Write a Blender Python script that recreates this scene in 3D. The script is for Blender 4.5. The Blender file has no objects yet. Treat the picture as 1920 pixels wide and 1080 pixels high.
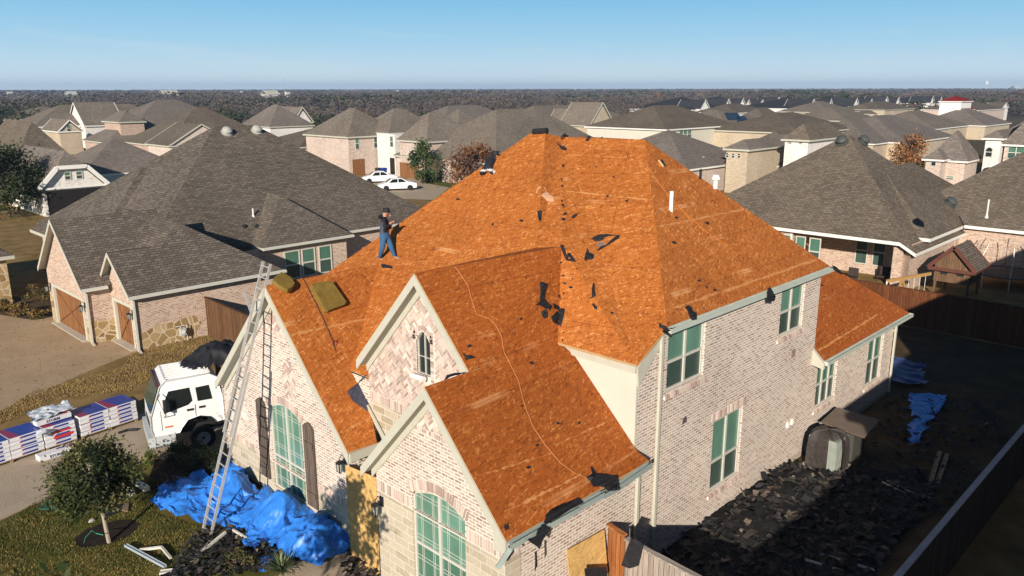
import bpy, math, random
from mathutils import Vector, Matrix, noise
from mathutils.geometry import tessellate_polygon
R = math.radians
random.seed(7)
scene = bpy.context.scene
COL = scene.collection

# ------------------------------------------------------------------ camera
F_PX, PITCH, ROLL, YAW = 1489.47, R(14.104), R(-0.0947), R(44.256)
CAM = Vector((-14.253, -9.905, 11.669))
fw = Vector((math.cos(PITCH)*math.cos(YAW), math.cos(PITCH)*math.sin(YAW), -math.sin(PITCH)))
rt0 = Vector((math.sin(YAW), -math.cos(YAW), 0))
up0 = rt0.cross(fw)
rt = rt0*math.cos(ROLL) + up0*math.sin(ROLL)
up = -rt0*math.sin(ROLL) + up0*math.cos(ROLL)
cam_d = bpy.data.cameras.new('camera'); cam = bpy.data.objects.new('camera', cam_d); COL.objects.link(cam)
cam_d.sensor_width = 36; cam_d.lens = F_PX*36/1920; cam_d.clip_end = 30000; cam_d.clip_start = 0.1
M3 = Matrix((rt, up, -fw)).transposed()
cam.matrix_world = Matrix.Translation(CAM) @ M3.to_4x4()
scene.camera = cam

# ------------------------------------------------------------------ sky and sun
SUN_EL, SUN_AZ = R(19.3), R(31)      # azimuth the light travels towards
world = bpy.data.worlds.new("World"); scene.world = world; world.use_nodes = True
wn = world.node_tree; bg = wn.nodes['Background']
sky = wn.nodes.new('ShaderNodeTexSky'); sky.sky_type = 'NISHITA'; sky.sun_disc = False
sky.sun_elevation = SUN_EL
sky.sun_rotation = math.atan2(-math.cos(SUN_AZ), -math.sin(SUN_AZ))
sky.air_density = 1.0; sky.dust_density = 0.0; sky.ozone_density = 4.0
tc = wn.nodes.new('ShaderNodeTexCoord'); sx_ = wn.nodes.new('ShaderNodeSeparateXYZ'); wn.links.new(tc.outputs['Generated'], sx_.inputs[0])
rp = wn.nodes.new('ShaderNodeValToRGB'); wn.links.new(sx_.outputs[2], rp.inputs[0])
while len(rp.color_ramp.elements) < 5: rp.color_ramp.elements.new(.5)
for e_, (p_, c_) in zip(rp.color_ramp.elements, ((0, (.62, .74, .79)), (.02, (.54, .70, .79)), (.055, (.35, .60, .78)), (.10, (.21, .50, .74)), (.3, (.06, .26, .52)))):
    e_.position = p_; e_.color = (*c_, 1)
# thin high cloud streaks low over the horizon
mp = wn.nodes.new('ShaderNodeMapping'); mp.inputs['Scale'].default_value = (1.2, 1.2, 9); wn.links.new(tc.outputs['Generated'], mp.inputs[0])
cn = wn.nodes.new('ShaderNodeTexNoise'); cn.inputs['Scale'].default_value = 2.2; cn.inputs['Detail'].default_value = 6; cn.inputs['Distortion'].default_value = .6; wn.links.new(mp.outputs[0], cn.inputs['Vector'])
cr_ = wn.nodes.new('ShaderNodeValToRGB'); cr_.color_ramp.elements[0].position = .5; cr_.color_ramp.elements[1].position = .8; cr_.color_ramp.elements[1].color = (.5, .5, .5, 1); wn.links.new(cn.outputs['Fac'], cr_.inputs[0])
mc = wn.nodes.new('ShaderNodeMix'); mc.data_type = 'RGBA'; wn.links.new(cr_.outputs[0], mc.inputs[0]); wn.links.new(rp.outputs[0], mc.inputs[6]); mc.inputs[7].default_value = (.66, .76, .78, 1)
sc_ = wn.nodes.new('ShaderNodeVectorMath'); sc_.operation = 'SCALE'; sc_.inputs['Scale'].default_value = 17.5; wn.links.new(mc.outputs[2], sc_.inputs[0])
hz = wn.nodes.new('ShaderNodeMapRange'); hz.inputs['From Min'].default_value = .12; hz.inputs['From Max'].default_value = .5; wn.links.new(sx_.outputs[2], hz.inputs['Value'])
mx_ = wn.nodes.new('ShaderNodeMix'); mx_.data_type = 'RGBA'; wn.links.new(hz.outputs[0], mx_.inputs[0]); wn.links.new(sc_.outputs[0], mx_.inputs[6]); wn.links.new(sky.outputs[0], mx_.inputs[7])
wn.links.new(mx_.outputs[2], bg.inputs[0]); bg.inputs[1].default_value = 0.05
sl = bpy.data.lights.new('sun', 'SUN'); sl.energy = 5.0; sl.angle = R(0.5); sl.color = (1, .9, .78)
so = bpy.data.objects.new('sun', sl); COL.objects.link(so)
sd = Vector((math.cos(SUN_EL)*math.cos(SUN_AZ), math.cos(SUN_EL)*math.sin(SUN_AZ), -math.sin(SUN_EL)))
so.rotation_euler = sd.to_track_quat('-Z', 'Y').to_euler()
scene.view_settings.view_transform = 'Standard'; scene.view_settings.look = 'None'
scene.view_settings.exposure = 0.34; scene.view_settings.gamma = 1
scene.cycles.max_bounces = 5; scene.cycles.diffuse_bounces = 2; scene.cycles.glossy_bounces = 2
scene.cycles.transparent_max_bounces = 6; scene.cycles.volume_bounces = 0

# ------------------------------------------------------------------ measuring helpers (pixel of the 1920 photo -> point on a real plane)
def ray(px, py): return fw + rt*((px-960)/F_PX) + up*((540-py)/F_PX)
def atz(px, py, z=0.0):
    r = ray(px, py); return CAM + r*((z-CAM.z)/r.z)
def atx(px, py, x):
    r = ray(px, py); return CAM + r*((x-CAM.x)/r.x)
def aty(px, py, y):
    r = ray(px, py); return CAM + r*((y-CAM.y)/r.y)
def atp(px, py, p0, n):
    r = ray(px, py); n = Vector(n); return CAM + r*((Vector(p0)-CAM).dot(n)/r.dot(n))
def plane3(a, b, c): return (Vector(b)-Vector(a)).cross(Vector(c)-Vector(a)).normalized()

# ------------------------------------------------------------------ materials
MATS = {}
def nt(name, rough=0.9, spec=0.2):
    m = bpy.data.materials.new(name); m.use_nodes = True; t = m.node_tree
    b = t.nodes['Principled BSDF']; b.inputs['Roughness'].default_value = rough
    b.inputs['Specular IOR Level'].default_value = spec
    return m, t, b
def N(t, typ, **kw):
    n = t.nodes.new(typ)
    for k, v in kw.items():
        if k.startswith('i_'): n.inputs[k[2:]].default_value = v
        elif k.startswith('n'): n.inputs[int(k[1:])].default_value = v
        else: setattr(n, k, v)
    return n
def ramp(t, stops, src, interp='LINEAR'):
    n = t.nodes.new('ShaderNodeValToRGB'); cr = n.color_ramp; cr.interpolation = interp
    while len(cr.elements) < len(stops): cr.elements.new(.5)
    for e, (p, c) in zip(cr.elements, stops):
        e.position = p; e.color = (c[0], c[1], c[2], 1) if hasattr(c, '__len__') else (c, c, c, 1)
    t.links.new(src, n.inputs[0]); return n.outputs[0]
def mixc(t, a, b, f, mode='MIX'):
    n = t.nodes.new('ShaderNodeMix'); n.data_type = 'RGBA'; n.blend_type = mode
    for s, v in ((n.inputs[6], a), (n.inputs[7], b), (n.inputs[0], f)):
        if isinstance(v, bpy.types.NodeSocket): t.links.new(v, s)
        elif isinstance(v, (int, float)): s.default_value = v
        else: s.default_value = (v[0], v[1], v[2], 1)
    return n.outputs[2]
def uvmap(t, scale=(1, 1, 1), rot=0, loc=(0, 0, 0)):
    c = t.nodes.new('ShaderNodeTexCoord'); m = t.nodes.new('ShaderNodeMapping')
    m.inputs['Scale'].default_value = scale; m.inputs['Rotation'].default_value = (0, 0, rot); m.inputs['Location'].default_value = loc
    t.links.new(c.outputs['UV'], m.inputs[0]); return m.outputs[0]
def noi(t, vec, scale, detail=3, rough=.6):
    n = N(t, 'ShaderNodeTexNoise', i_Scale=scale, i_Detail=detail, i_Roughness=rough); t.links.new(vec, n.inputs['Vector']); return n.outputs['Fac']
def bump(t, b, h, strength=.3, dist=.01):
    n = N(t, 'ShaderNodeBump', i_Strength=strength, i_Distance=dist); t.links.new(h, n.inputs['Height']); t.links.new(n.outputs[0], b.inputs['Normal'])
def flat(name, col, rough=.8, spec=.25, var=.12, nscale=3, metal=0):
    if name in MATS: return MATS[name]
    m, t, b = nt(name, rough, spec); b.inputs['Metallic'].default_value = metal
    n = noi(t, uvmap(t), nscale, 4)
    c = ramp(t, [(.3, [x*(1-var) for x in col]), (.7, [min(1, x*(1+var)) for x in col])], n)
    t.links.new(c, b.inputs['Base Color']); MATS[name] = m; return m
def brick(name, c1, c2, c3, mortar, w=.21, h=.076, ms=.013, offset=.5, dirt=.15):
    if name in MATS: return MATS[name]
    m, t, b = nt(name, .92, .15); uv = uvmap(t)
    bt = N(t, 'ShaderNodeTexBrick', offset=offset, i_Scale=1.0, n5=ms); bt.inputs['Mortar Smooth'].default_value = .15
    bt.inputs['Brick Width'].default_value = w; bt.inputs['Row Height'].default_value = h; bt.inputs['Bias'].default_value = 0
    bt.inputs['Mortar Size'].default_value = ms
    bt.inputs['Color1'].default_value = (0, 0, 0, 1); bt.inputs['Color2'].default_value = (1, 1, 1, 1); bt.inputs['Mortar'].default_value = (.5, .5, .5, 1)
    t.links.new(uv, bt.inputs['Vector'])
    c = ramp(t, [(0, c1), (.45, c2), (1, c3)], bt.outputs['Color'])
    n1 = noi(t, uv, 9, 3); c = mixc(t, c, mortar, ramp(t, [(.48, 0), (.75, .55)], n1))
    c = mixc(t, c, mortar, bt.outputs['Fac'])
    n2 = noi(t, uv, .35, 3); c = mixc(t, c, ramp(t, [(.3, [1-dirt]*3), (.65, [1, 1, 1])], n2), 1, 'MULTIPLY')
    t.links.new(c, b.inputs['Base Color'])
    inv = N(t, 'ShaderNodeMath', operation='SUBTRACT', n0=1.0); t.links.new(bt.outputs['Fac'], inv.inputs[1]); bump(t, b, inv.outputs[0], .5, .006)
    MATS[name] = m; return m
def shingle(name, c1, c2, c3, row=.145, w=.32):
    if name in MATS: return MATS[name]
    m, t, b = nt(name, .95, .1); uv = uvmap(t)
    bt = N(t, 'ShaderNodeTexBrick', offset=.37, i_Scale=1.0); bt.inputs['Mortar Size'].default_value = .017; bt.inputs['Mortar Smooth'].default_value = .5
    bt.inputs['Brick Width'].default_value = w; bt.inputs['Row Height'].default_value = row
    bt.inputs['Color1'].default_value = (0, 0, 0, 1); bt.inputs['Color2'].default_value = (1, 1, 1, 1); bt.inputs['Mortar'].default_value = (0, 0, 0, 1)
    t.links.new(uv, bt.inputs['Vector'])
    n0 = noi(t, uvmap(t, (1.2, 5, 1)), 2.2, 3)
    mx = mixc(t, bt.outputs['Color'], n0, .55)
    c = ramp(t, [(.1, c1), (.5, c2), (.9, c3)], mx)
    c = mixc(t, c, [x*.5 for x in c1], ramp(t, [(0, 0), (1, .8)], bt.outputs['Fac']))
    n3 = noi(t, uv, 40, 2); c = mixc(t, c, ramp(t, [(.3, .8), (.7, 1.18)], n3), 1, 'MULTIPLY')
    n2 = noi(t, uv, .25, 4); c = mixc(t, c, ramp(t, [(.3, .84), (.7, 1.1)], n2), 1, 'MULTIPLY')
    t.links.new(c, b.inputs['Base Color'])
    inv = N(t, 'ShaderNodeMath', operation='SUBTRACT', n0=1.0); t.links.new(bt.outputs['Fac'], inv.inputs[1]); bump(t, b, inv.outputs[0], .6, .012)
    MATS[name] = m; return m
def osb(name, dark, mid, light, band=True, seed=0):
    if name in MATS: return MATS[name]
    m, t, b = nt(name, .75, .2)
    def chips(scale, rot, loc):
        v = N(t, 'ShaderNodeTexVoronoi', feature='F1', i_Scale=1.0, i_Randomness=1.0)
        m2 = t.nodes.new('ShaderNodeMapping'); m2.inputs['Scale'].default_value = scale; t.links.new(uvmap(t, (1, 1, 1), rot, loc), m2.inputs[0])
        t.links.new(m2.outputs[0], v.inputs['Vector'])
        s = t.nodes.new('ShaderNodeSeparateColor'); t.links.new(v.outputs['Color'], s.inputs[0]); return s.outputs[0]
    a = chips((6, 34, 1), -.45+seed*.3, (0, 0, 0)); c_ = chips((7, 38, 1), .35+seed*.3, (3, 1, 0)); d = chips((24, 9, 1), -.2+seed, (7, 2, 0))
    mask = noi(t, uvmap(t), 7, 2)
    v1 = mixc(t, a, c_, ramp(t, [(.52, 0), (.6, 1)], mask)); v1 = mixc(t, v1, d, .35)
    n2 = noi(t, uvmap(t), .7, 4); v1 = mixc(t, v1, n2, .25)
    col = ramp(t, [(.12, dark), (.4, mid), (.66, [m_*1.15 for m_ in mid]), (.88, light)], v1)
    if band:   # pale streaks left where felt and starter strips were pulled off, and the sheet joints
        n3 = noi(t, uvmap(t, (.5, .5, 1), 0, (seed*9, 0, 0)), 1.3, 5)
        sp = t.nodes.new('ShaderNodeSeparateXYZ'); t.links.new(uvmap(t), sp.inputs[0])
        w = N(t, 'ShaderNodeMath', operation='PINGPONG', n1=.61); t.links.new(sp.outputs[1], w.inputs[0])
        k = ramp(t, [(0, 1), (.05, .9), (.09, 0)], w.outputs[0])
        kk = mixc(t, k, ramp(t, [(.56, 0), (.66, .6)], n3), 1, 'MULTIPLY')
        col = mixc(t, col, [min(.9, x*1.1+.05) for x in light], kk)
        bt = N(t, 'ShaderNodeTexBrick', offset=.5, i_Scale=1.0); bt.inputs['Mortar Size'].default_value = .006
        bt.inputs['Brick Width'].default_value = 2.44; bt.inputs['Row Height'].default_value = 1.22
        bt.inputs['Color1'].default_value = (.9, .9, .9, 1); bt.inputs['Color2'].default_value = (1, 1, 1, 1); bt.inputs['Mortar'].default_value = (.45, .4, .4, 1)
        t.links.new(uvmap(t), bt.inputs['Vector']); col = mixc(t, col, bt.outputs['Color'], 1, 'MULTIPLY')
    t.links.new(col, b.inputs['Base Color']); bump(t, b, v1, .25, .004); MATS[name] = m; return m
def stone(name, cols, mortar, scale, thick=.06):
    if name in MATS: return MATS[name]
    m, t, b = nt(name, .9, .2); uv = uvmap(t)
    v = N(t, 'ShaderNodeTexVoronoi', feature='F1', i_Scale=scale); v2 = N(t, 'ShaderNodeTexVoronoi', feature='DISTANCE_TO_EDGE', i_Scale=scale)
    t.links.new(uv, v.inputs['Vector']); t.links.new(uv, v2.inputs['Vector'])
    s = t.nodes.new('ShaderNodeSeparateColor'); t.links.new(v.outputs['Color'], s.inputs[0])
    c = ramp(t, [(.1, cols[0]), (.5, cols[1]), (.9, cols[2])], s.outputs[0])
    c = mixc(t, c, ramp(t, [(.3, .8), (.7, 1.15)], noi(t, uv, 8, 4)), 1, 'MULTIPLY')
    e = ramp(t, [(thick*.6, 1), (thick, 0)], v2.outputs['Distance']); c = mixc(t, c, mortar, e)
    t.links.new(c, b.inputs['Base Color']); bump(t, b, v2.outputs['Distance'], .4, .02); MATS[name] = m; return m
def ground_mat(name, stops, scale, fine=40, coords='Object', rough=.95, fleck=None):
    if name in MATS: return MATS[name]
    m, t, b = nt(name, rough, .1)
    uv = uvmap(t)
    a = noi(t, uv, scale, 6, .65); f = noi(t, uv, fine, 3, .7)
    mx = mixc(t, a, f, .45); c = ramp(t, stops, mx)
    if fleck:
        k = noi(t, uv, fleck[1], 2); c = mixc(t, c, fleck[0], ramp(t, [(fleck[2], 0), (fleck[2]+.03, 1)], k))
    t.links.new(c, b.inputs['Base Color']); bump(t, b, f, .6, .03); MATS[name] = m; return m
def vcol(name, rough=.9, spec=.1, transl=0, nz=0):
    if name in MATS: return MATS[name]
    m, t, b = nt(name, rough, spec)
    a = t.nodes.new('ShaderNodeVertexColor'); a.layer_name = 'Col'
    c = a.outputs[0]
    if nz: c = mixc(t, c, ramp(t, [(.3, 1-nz), (.7, 1+nz)], noi(t, uvmap(t), 25, 3)), 1, 'MULTIPLY')
    t.links.new(c, b.inputs['Base Color'])
    MATS[name] = m; return m
def wood(name, c1, c2, w=.14, metal=0):
    if name in MATS: return MATS[name]
    m, t, b = nt(name, .85, .15); uv = uvmap(t)
    bt = N(t, 'ShaderNodeTexBrick', offset=0, i_Scale=1.0); bt.inputs['Mortar Size'].default_value = .006
    bt.inputs['Brick Width'].default_value = w; bt.inputs['Row Height'].default_value = 50
    bt.inputs['Color1'].default_value = (.7, .7, .7, 1); bt.inputs['Color2'].default_value = (1.1, 1.1, 1.1, 1); bt.inputs['Mortar'].default_value = (.12, .12, .12, 1)
    t.links.new(uv, bt.inputs['Vector'])
    n = noi(t, uvmap(t, (12, 1, 1)), 2, 4); c = ramp(t, [(.3, c1), (.7, c2)], n)
    c = mixc(t, c, bt.outputs['Color'], 1, 'MULTIPLY'); t.links.new(c, b.inputs['Base Color']); MATS[name] = m; return m
def glass(name, col, rough=.12):
    if name in MATS: return MATS[name]
    m, t, b = nt(name, rough, .5)
    n = noi(t, uvmap(t, (1, .35, 1)), 1.6, 2); c = ramp(t, [(.3, [x*.8 for x in col]), (.7, [x*1.15 for x in col])], n)
    t.links.new(c, b.inputs['Base Color']); MATS[name] = m; return m

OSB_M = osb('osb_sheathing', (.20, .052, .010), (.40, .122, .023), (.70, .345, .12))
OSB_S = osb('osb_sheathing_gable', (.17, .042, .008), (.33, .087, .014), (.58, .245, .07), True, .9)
OSB_N = osb('osb_panel_new', (.42, .24, .08), (.58, .36, .13), (.72, .5, .22), False, .4)
BRICK = brick('whitewashed_brick', (.31, .205, .165), (.47, .355, .29), (.60, .495, .415), (.80, .73, .64))
BRICK_R = brick('rose_brick', (.28, .15, .10), (.46, .29, .21), (.58, .42, .32), (.66, .56, .46), .2, .075, .012)
BRICK_P = brick('pink_brick', (.36, .22, .165), (.46, .31, .24), (.53, .39, .3), (.55, .45, .37), .3, .1, .012)
BRICK_T = brick('tan_brick', (.40, .31, .21), (.49, .395, .28), (.55, .455, .33), (.52, .45, .35), .3, .1, .012)
BRICK_W = brick('white_brick', (.6, .55, .5), (.75, .71, .66), (.82, .79, .75), (.78, .75, .7), .3, .1, .01)
BRICK_M = brick('mixed_brick', (.32, .2, .16), (.5, .36, .3), (.62, .5, .42), (.66, .58, .5), .24, .08, .014)
STONE_C = brick('limestone_block', (.38, .32, .22), (.48, .41, .30), (.56, .49, .38), (.64, .58, .48), .52, .2, .014, .37)
STONE_Y = stone('flagstone', [(.24, .15, .065), (.38, .26, .12), (.46, .34, .18)], (.56, .47, .34), 2.4)
SH_B = shingle('shingle_brown', (.095, .077, .062), (.158, .131, .106), (.25, .21, .172))
SH_G = shingle('shingle_grey', (.11, .088, .066), (.17, .14, .108), (.25, .205, .16))
SH_C = shingle('shingle_taupe', (.14, .115, .098), (.22, .187, .16), (.31, .27, .232)); SH_F = shingle('shingle_faded', (.145, .12, .095), (.225, .19, .152), (.32, .275, .225))
SH_D = shingle('shingle_dark', (.025, .027, .033), (.045, .047, .055), (.075, .077, .085))
SH_R = shingle('shingle_red', (.2, .01, .012), (.3, .02, .02), (.36, .03, .03))
BEIGE = flat('beige_trim', (.50, .485, .40), .6, .3, .05)
WHITE = flat('white_trim', (.8, .78, .72), .5, .35, .04)
GUT = flat('gutter_paint', (.50, .55, .48), .35, .5, .06)
STUCCO = flat('cream_siding', (.60, .57, .48), .85, .15, .04, 1.2)
PANE_G = glass('green_pane', (.08, .18, .13)); PANE_D = glass('screen_pane', (.05, .085, .07), .3); PANE_K = glass('dark_pane', (.02, .03, .03), .08)
PANE_L = glass('light_green_pane', (.125, .255, .19))
FRAME = flat('window_frame', (.55, .53, .47), .5, .3, .04)
FELT = flat('black_felt', (.017, .017, .02), .7, .3, .35, 9)
CONC = ground_mat('drive_concrete', [(.3, (.34, .27, .19)), (.5, (.45, .36, .26)), (.72, (.54, .44, .33))], .9, 25)
CONC_N = ground_mat('drive_concrete_brown', [(.3, (.34, .24, .145)), (.5, (.44, .32, .2)), (.72, (.52, .38, .25))], .7, 30, fleck=((.09, .055, .03), 5, .66))
DRY = ground_mat('dry_grass', [(.34, (.12, .075, .025)), (.5, (.26, .17, .065)), (.68, (.42, .29, .13))], .8, 34)
LAWN = ground_mat('patchy_lawn', [(.34, (.05, .052, .012)), (.48, (.115, .11, .025)), (.6, (.25, .175, .052)), (.75, (.38, .27, .1))], .6, 22)
SOIL = ground_mat('bare_soil', [(.3, (.05, .035, .02)), (.7, (.13, .09, .055))], 1, 20)
MULCH = ground_mat('mulch', [(.3, (.008, .006, .005)), (.55, (.035, .026, .02)), (.8, (.09, .07, .055))], 3, 22)
FARG = ground_mat('far_field', [(.3, (.06, .05, .03)), (.7, (.13, .10, .06))], .01, .6)
FENCE = wood('cedar_fence', (.11, .036, .014), (.20, .075, .03)); FENCE_D = wood('stained_fence', (.10, .05, .025), (.19, .10, .05)); FENCE_W = wood('weathered_fence', (.3, .25, .21), (.5, .43, .37))
CEDAR = wood('cedar_door', (.20, .085, .03), (.34, .16, .07), .11)
VC = vcol('painted_pieces', .85, .15, 0, .12); LEAF = vcol('leaves', .7, .2); SCRAP = vcol('torn_shingles', .8, .25, 0, .3)

# ------------------------------------------------------------------ mesh builder
class MB:
    def __init__(s): s.v = []; s.f = []; s.c = []; s.m = []
    def poly(s, pts, col=None, mi=0):
        i = len(s.v); s.v += [Vector(p) for p in pts]; s.f.append(list(range(i, i+len(pts)))); s.c.append(col); s.m.append(mi)
    def ngon(s, pts, col=None, mi=0, flip=False):
        pts = [Vector(p) for p in pts]
        for t in tessellate_polygon([pts]):
            tr = [pts[k] for k in t]; s.poly(tr[::-1] if flip else tr, col, mi)
    def hull8(s, p, col=None, mi=0):  # p: 4 bottom (ccw) + 4 top
        for q in ((3, 2, 1, 0), (4, 5, 6, 7), (0, 1, 5, 4), (1, 2, 6, 5), (2, 3, 7, 6), (3, 0, 4, 7)): s.poly([p[k] for k in q], col, mi)
    def box(s, x0, x1, y0, y1, z0, z1, col=None, mi=0):
        if x1 < x0: x0, x1 = x1, x0
        if y1 < y0: y0, y1 = y1, y0
        s.hull8([(x0, y0, z0), (x1, y0, z0), (x1, y1, z0), (x0, y1, z0), (x0, y0, z1), (x1, y0, z1), (x1, y1, z1), (x0, y1, z1)], col, mi)
    def bar(s, a, b, w, h, upv=(0, 0, 1), col=None, mi=0):
        a = Vector(a); b = Vector(b); d = (b-a).normalized(); u = Vector(upv); sd_ = d.cross(u)
        if sd_.length < 1e-4: sd_ = d.cross(Vector((1, 0, 0)))
        sd_.normalize(); u = sd_.cross(d).normalized(); sd_ *= w/2; u *= h/2
        s.hull8([a-sd_-u, b-sd_-u, b+sd_-u, a+sd_-u, a-sd_+u, b-sd_+u, b+sd_+u, a+sd_+u], col, mi)
    def tube(s, pts, r, n=6, col=None, mi=0, r2=None):
        pts = [Vector(p) for p in pts]; rings = []
        for i, p in enumerate(pts):
            d = (pts[min(i+1, len(pts)-1)]-pts[max(i-1, 0)]).normalized()
            a = d.cross(Vector((0, 0, 1)));
            if a.length < 1e-3: a = d.cross(Vector((1, 0, 0)))
            a.normalize(); b_ = d.cross(a)
            rr = r if r2 is None else r+(r2-r)*i/(len(pts)-1)
            rings.append([p+(a*math.cos(k*2*math.pi/n)+b_*math.sin(k*2*math.pi/n))*rr for k in range(n)])
        for i in range(len(rings)-1):
            for k in range(n): s.poly([rings[i][k], rings[i+1][k], rings[i+1][(k+1) % n], rings[i][(k+1) % n]], col, mi)
        s.poly(rings[0], col, mi); s.poly(rings[-1][::-1], col, mi)
    def prism(s, pts, vec, col=None, mi=0):   # closed outline pushed along vec
        a = [Vector(p) for p in pts]; v = Vector(vec); b_ = [p+v for p in a]; n = len(a)
        s.ngon(a, col, mi); s.ngon(b_, col, mi, True)
        for i in range(n): s.poly([a[i], b_[i], b_[(i+1) % n], a[(i+1) % n]], col, mi)
    def leaf(s, c, size, col, stretch=1.0, nrm=None):
        a = Vector((random.gauss(0, 1), random.gauss(0, 1), random.gauss(0, 1))).normalized(); b_ = a.orthogonal().normalized()
        b_.rotate(Matrix.Rotation(random.random()*6.28, 3, a)); cc = a.cross(b_)
        s.poly([c-b_*size*stretch, c-cc*size*.6, c+b_*size*stretch, c+cc*size*.6], col)
    def build(s, name, mats, parent=None, label=None, cat=None, group=None, kind=None, smooth=False, origin=None, local=False, merge=False):
        me = bpy.data.meshes.new(name)
        if not isinstance(mats, (list, tuple)): mats = [mats]
        if origin is None:
            if parent is not None: origin = Vector(parent['_o']) if '_o' in parent else Vector((0, 0, 0))
            elif kind or local: origin = Vector((0, 0, 0))
            else:
                xs = [p.x for p in s.v]; ys = [p.y for p in s.v]; zs = [p.z for p in s.v]
                origin = Vector(((min(xs)+max(xs))/2, (min(ys)+max(ys))/2, min(zs)))
        if local: origin = Vector((0, 0, 0))
        me.from_pydata([p-origin for p in s.v], [], s.f)
        for m in mats: me.materials.append(m)
        uvl = me.uv_layers.new(name='UVMap'); hascol = any(c is not None for c in s.c)
        ca = me.color_attributes.new('Col', 'FLOAT_COLOR', 'CORNER') if hascol else None
        Z = Vector((0, 0, 1)); uvl = me.uv_layers['UVMap']
        if hascol: ca = me.color_attributes['Col']
        for pi, p in enumerate(me.polygons):
            p.material_index = s.m[pi]; n = p.normal
            if abs(n.z) > .999: h = Vector((1, 0, 0)); v = Vector((0, 1, 0))
            else: h = Z.cross(n).normalized(); v = n.cross(h)
            c = s.c[pi] or (1, 1, 1)
            for li, vi in zip(p.loop_indices, p.vertices):
                w = s.v[vi]; uvl.data[li].uv = (w.dot(h), w.dot(v))
                if ca: ca.data[li].color = (c[0], c[1], c[2], 1)
            p.use_smooth = smooth
        o = bpy.data.objects.new(name, me); COL.objects.link(o)
        if merge:
            import bmesh
            bm = bmesh.new(); bm.from_mesh(me); bmesh.ops.remove_doubles(bm, verts=bm.verts, dist=1e-4); bm.to_mesh(me); bm.free()
        if parent is not None: o.parent = parent; o.location = origin - (Vector(parent['_o']) if '_o' in parent else Vector((0, 0, 0)))
        else: o.location = origin
        o['_o'] = tuple(origin)
        tag(o, label, cat, group, kind); return o
def tag(o, label=None, cat=None, group=None, kind=None):
    if label: o['label'] = label
    if cat: o['category'] = cat
    if group: o['group'] = group
    if kind: o['kind'] = kind
def empty(name, loc, label, cat, group=None, rz=0):
    o = bpy.data.objects.new(name, None); COL.objects.link(o); o.location = loc; o.rotation_euler = (0, 0, rz)
    o['_o'] = (0, 0, 0) if rz else tuple(loc); tag(o, label, cat, group); return o
def build_split(mb, name, mats, parent):
    grp = {}; key = lambda p: (round(p.x, 3), round(p.y, 3), round(p.z, 3))
    def find(a):
        while grp[a] != a: a = grp[a]
        return a
    for f in mb.f:
        ks = [key(mb.v[i]) for i in f]
        for k in ks: grp.setdefault(k, k)
        for k in ks[1:]:
            a, b_ = find(ks[0]), find(k)
            if a != b_: grp[b_] = a
    parts = {}
    for fi, f in enumerate(mb.f):
        r_ = find(key(mb.v[f[0]])); m = parts.setdefault(r_, MB()); m.poly([mb.v[i] for i in f], mb.c[fi], mb.m[fi])
    for m in parts.values(): m.build(name, mats, parent)
def copy_tree(o, parent=None):
    c = o.copy(); COL.objects.link(c); c.parent = parent
    for ch in [x for x in COL.objects if x.parent == o]: copy_tree(ch, c)
    return c
def jit(col, a=.15):
    k = 1+random.uniform(-a, a); return tuple(max(0, x*k*(1+random.uniform(-a*.3, a*.3))) for x in col)
def inpoly(x, y, P):
    r = False; j = len(P)-1
    for i in range(len(P)):
        if (P[i][1] > y) != (P[j][1] > y) and x < (P[j][0]-P[i][0])*(y-P[i][1])/(P[j][1]-P[i][1])+P[i][0]: r = not r
        j = i
    return r
def clip(poly, region):   # convex clip in 2D, region ccw
    out = poly
    for i in range(len(region)):
        a = region[i]; b = region[(i+1) % len(region)]; inp = out; out = []
        if not inp: return []
        f = lambda p: (b[0]-a[0])*(p[1]-a[1])-(b[1]-a[1])*(p[0]-a[0])
        for k in range(len(inp)):
            p = inp[k]; q = inp[(k+1) % len(inp)]; fp, fq = f(p), f(q)
            if fp >= 0: out.append(p)
            if (fp >= 0) != (fq >= 0):
                t = fp/(fp-fq); out.append((p[0]+(q[0]-p[0])*t, p[1]+(q[1]-p[1])*t))
    return out
BC = [(.42, .31, .26), (.50, .39, .33), (.57, .47, .40), (.64, .55, .48), (.37, .27, .23), (.54, .42, .36)]
def brick_poly(mb, p2, to3, nrm, t=.008):
    """one laid brick (2D outline) stands t proud of the wall"""
    col = jit(random.choice(BC), .12); a = [to3(*p) for p in p2]; b_ = [q+nrm*t for q in a]; n = len(a)
    mb.poly(b_, col)
    for i in range(n): mb.poly([a[i], a[(i+1) % n], b_[(i+1) % n], b_[i]], col)

# ------------------------------------------------------------------ wall with openings
def wall(mb, outline, holes, to3, inward, depth=.12, mi=0):
    """outline and holes are 2D (u, z) lists; to3 maps to the outer face; reveals go inward"""
    o3 = [[Vector((p[0], p[1], 0)) for p in outline]]+[[Vector((p[0], p[1], 0)) for p in h] for h in holes]
    flatp = [p for l in o3 for p in l]; a0 = None
    for t in tessellate_polygon(o3):
        tri = [to3(flatp[k].x, flatp[k].y) for k in t]
        n = (tri[1]-tri[0]).cross(tri[2]-tri[0])
        if n.dot(inward) > 0: tri.reverse()
        mb.poly(tri, None, mi)
    iv = Vector(inward)*depth
    for h in holes:
        c = [to3(*p) for p in h]; cen = sum(c, Vector())/len(c)
        for i in range(len(c)):
            a, b_ = c[i], c[(i+1) % len(c)]; q = [a, b_, b_+iv, a+iv]
            n = (q[1]-q[0]).cross(q[2]-q[0])
            if n.dot(cen-(a+b_)/2) < 0: q.reverse()
            mb.poly(q, None, mi)
def rect(u0, u1, z0, z1): return [(u0, z0), (u1, z0), (u1, z1), (u0, z1)]
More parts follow.
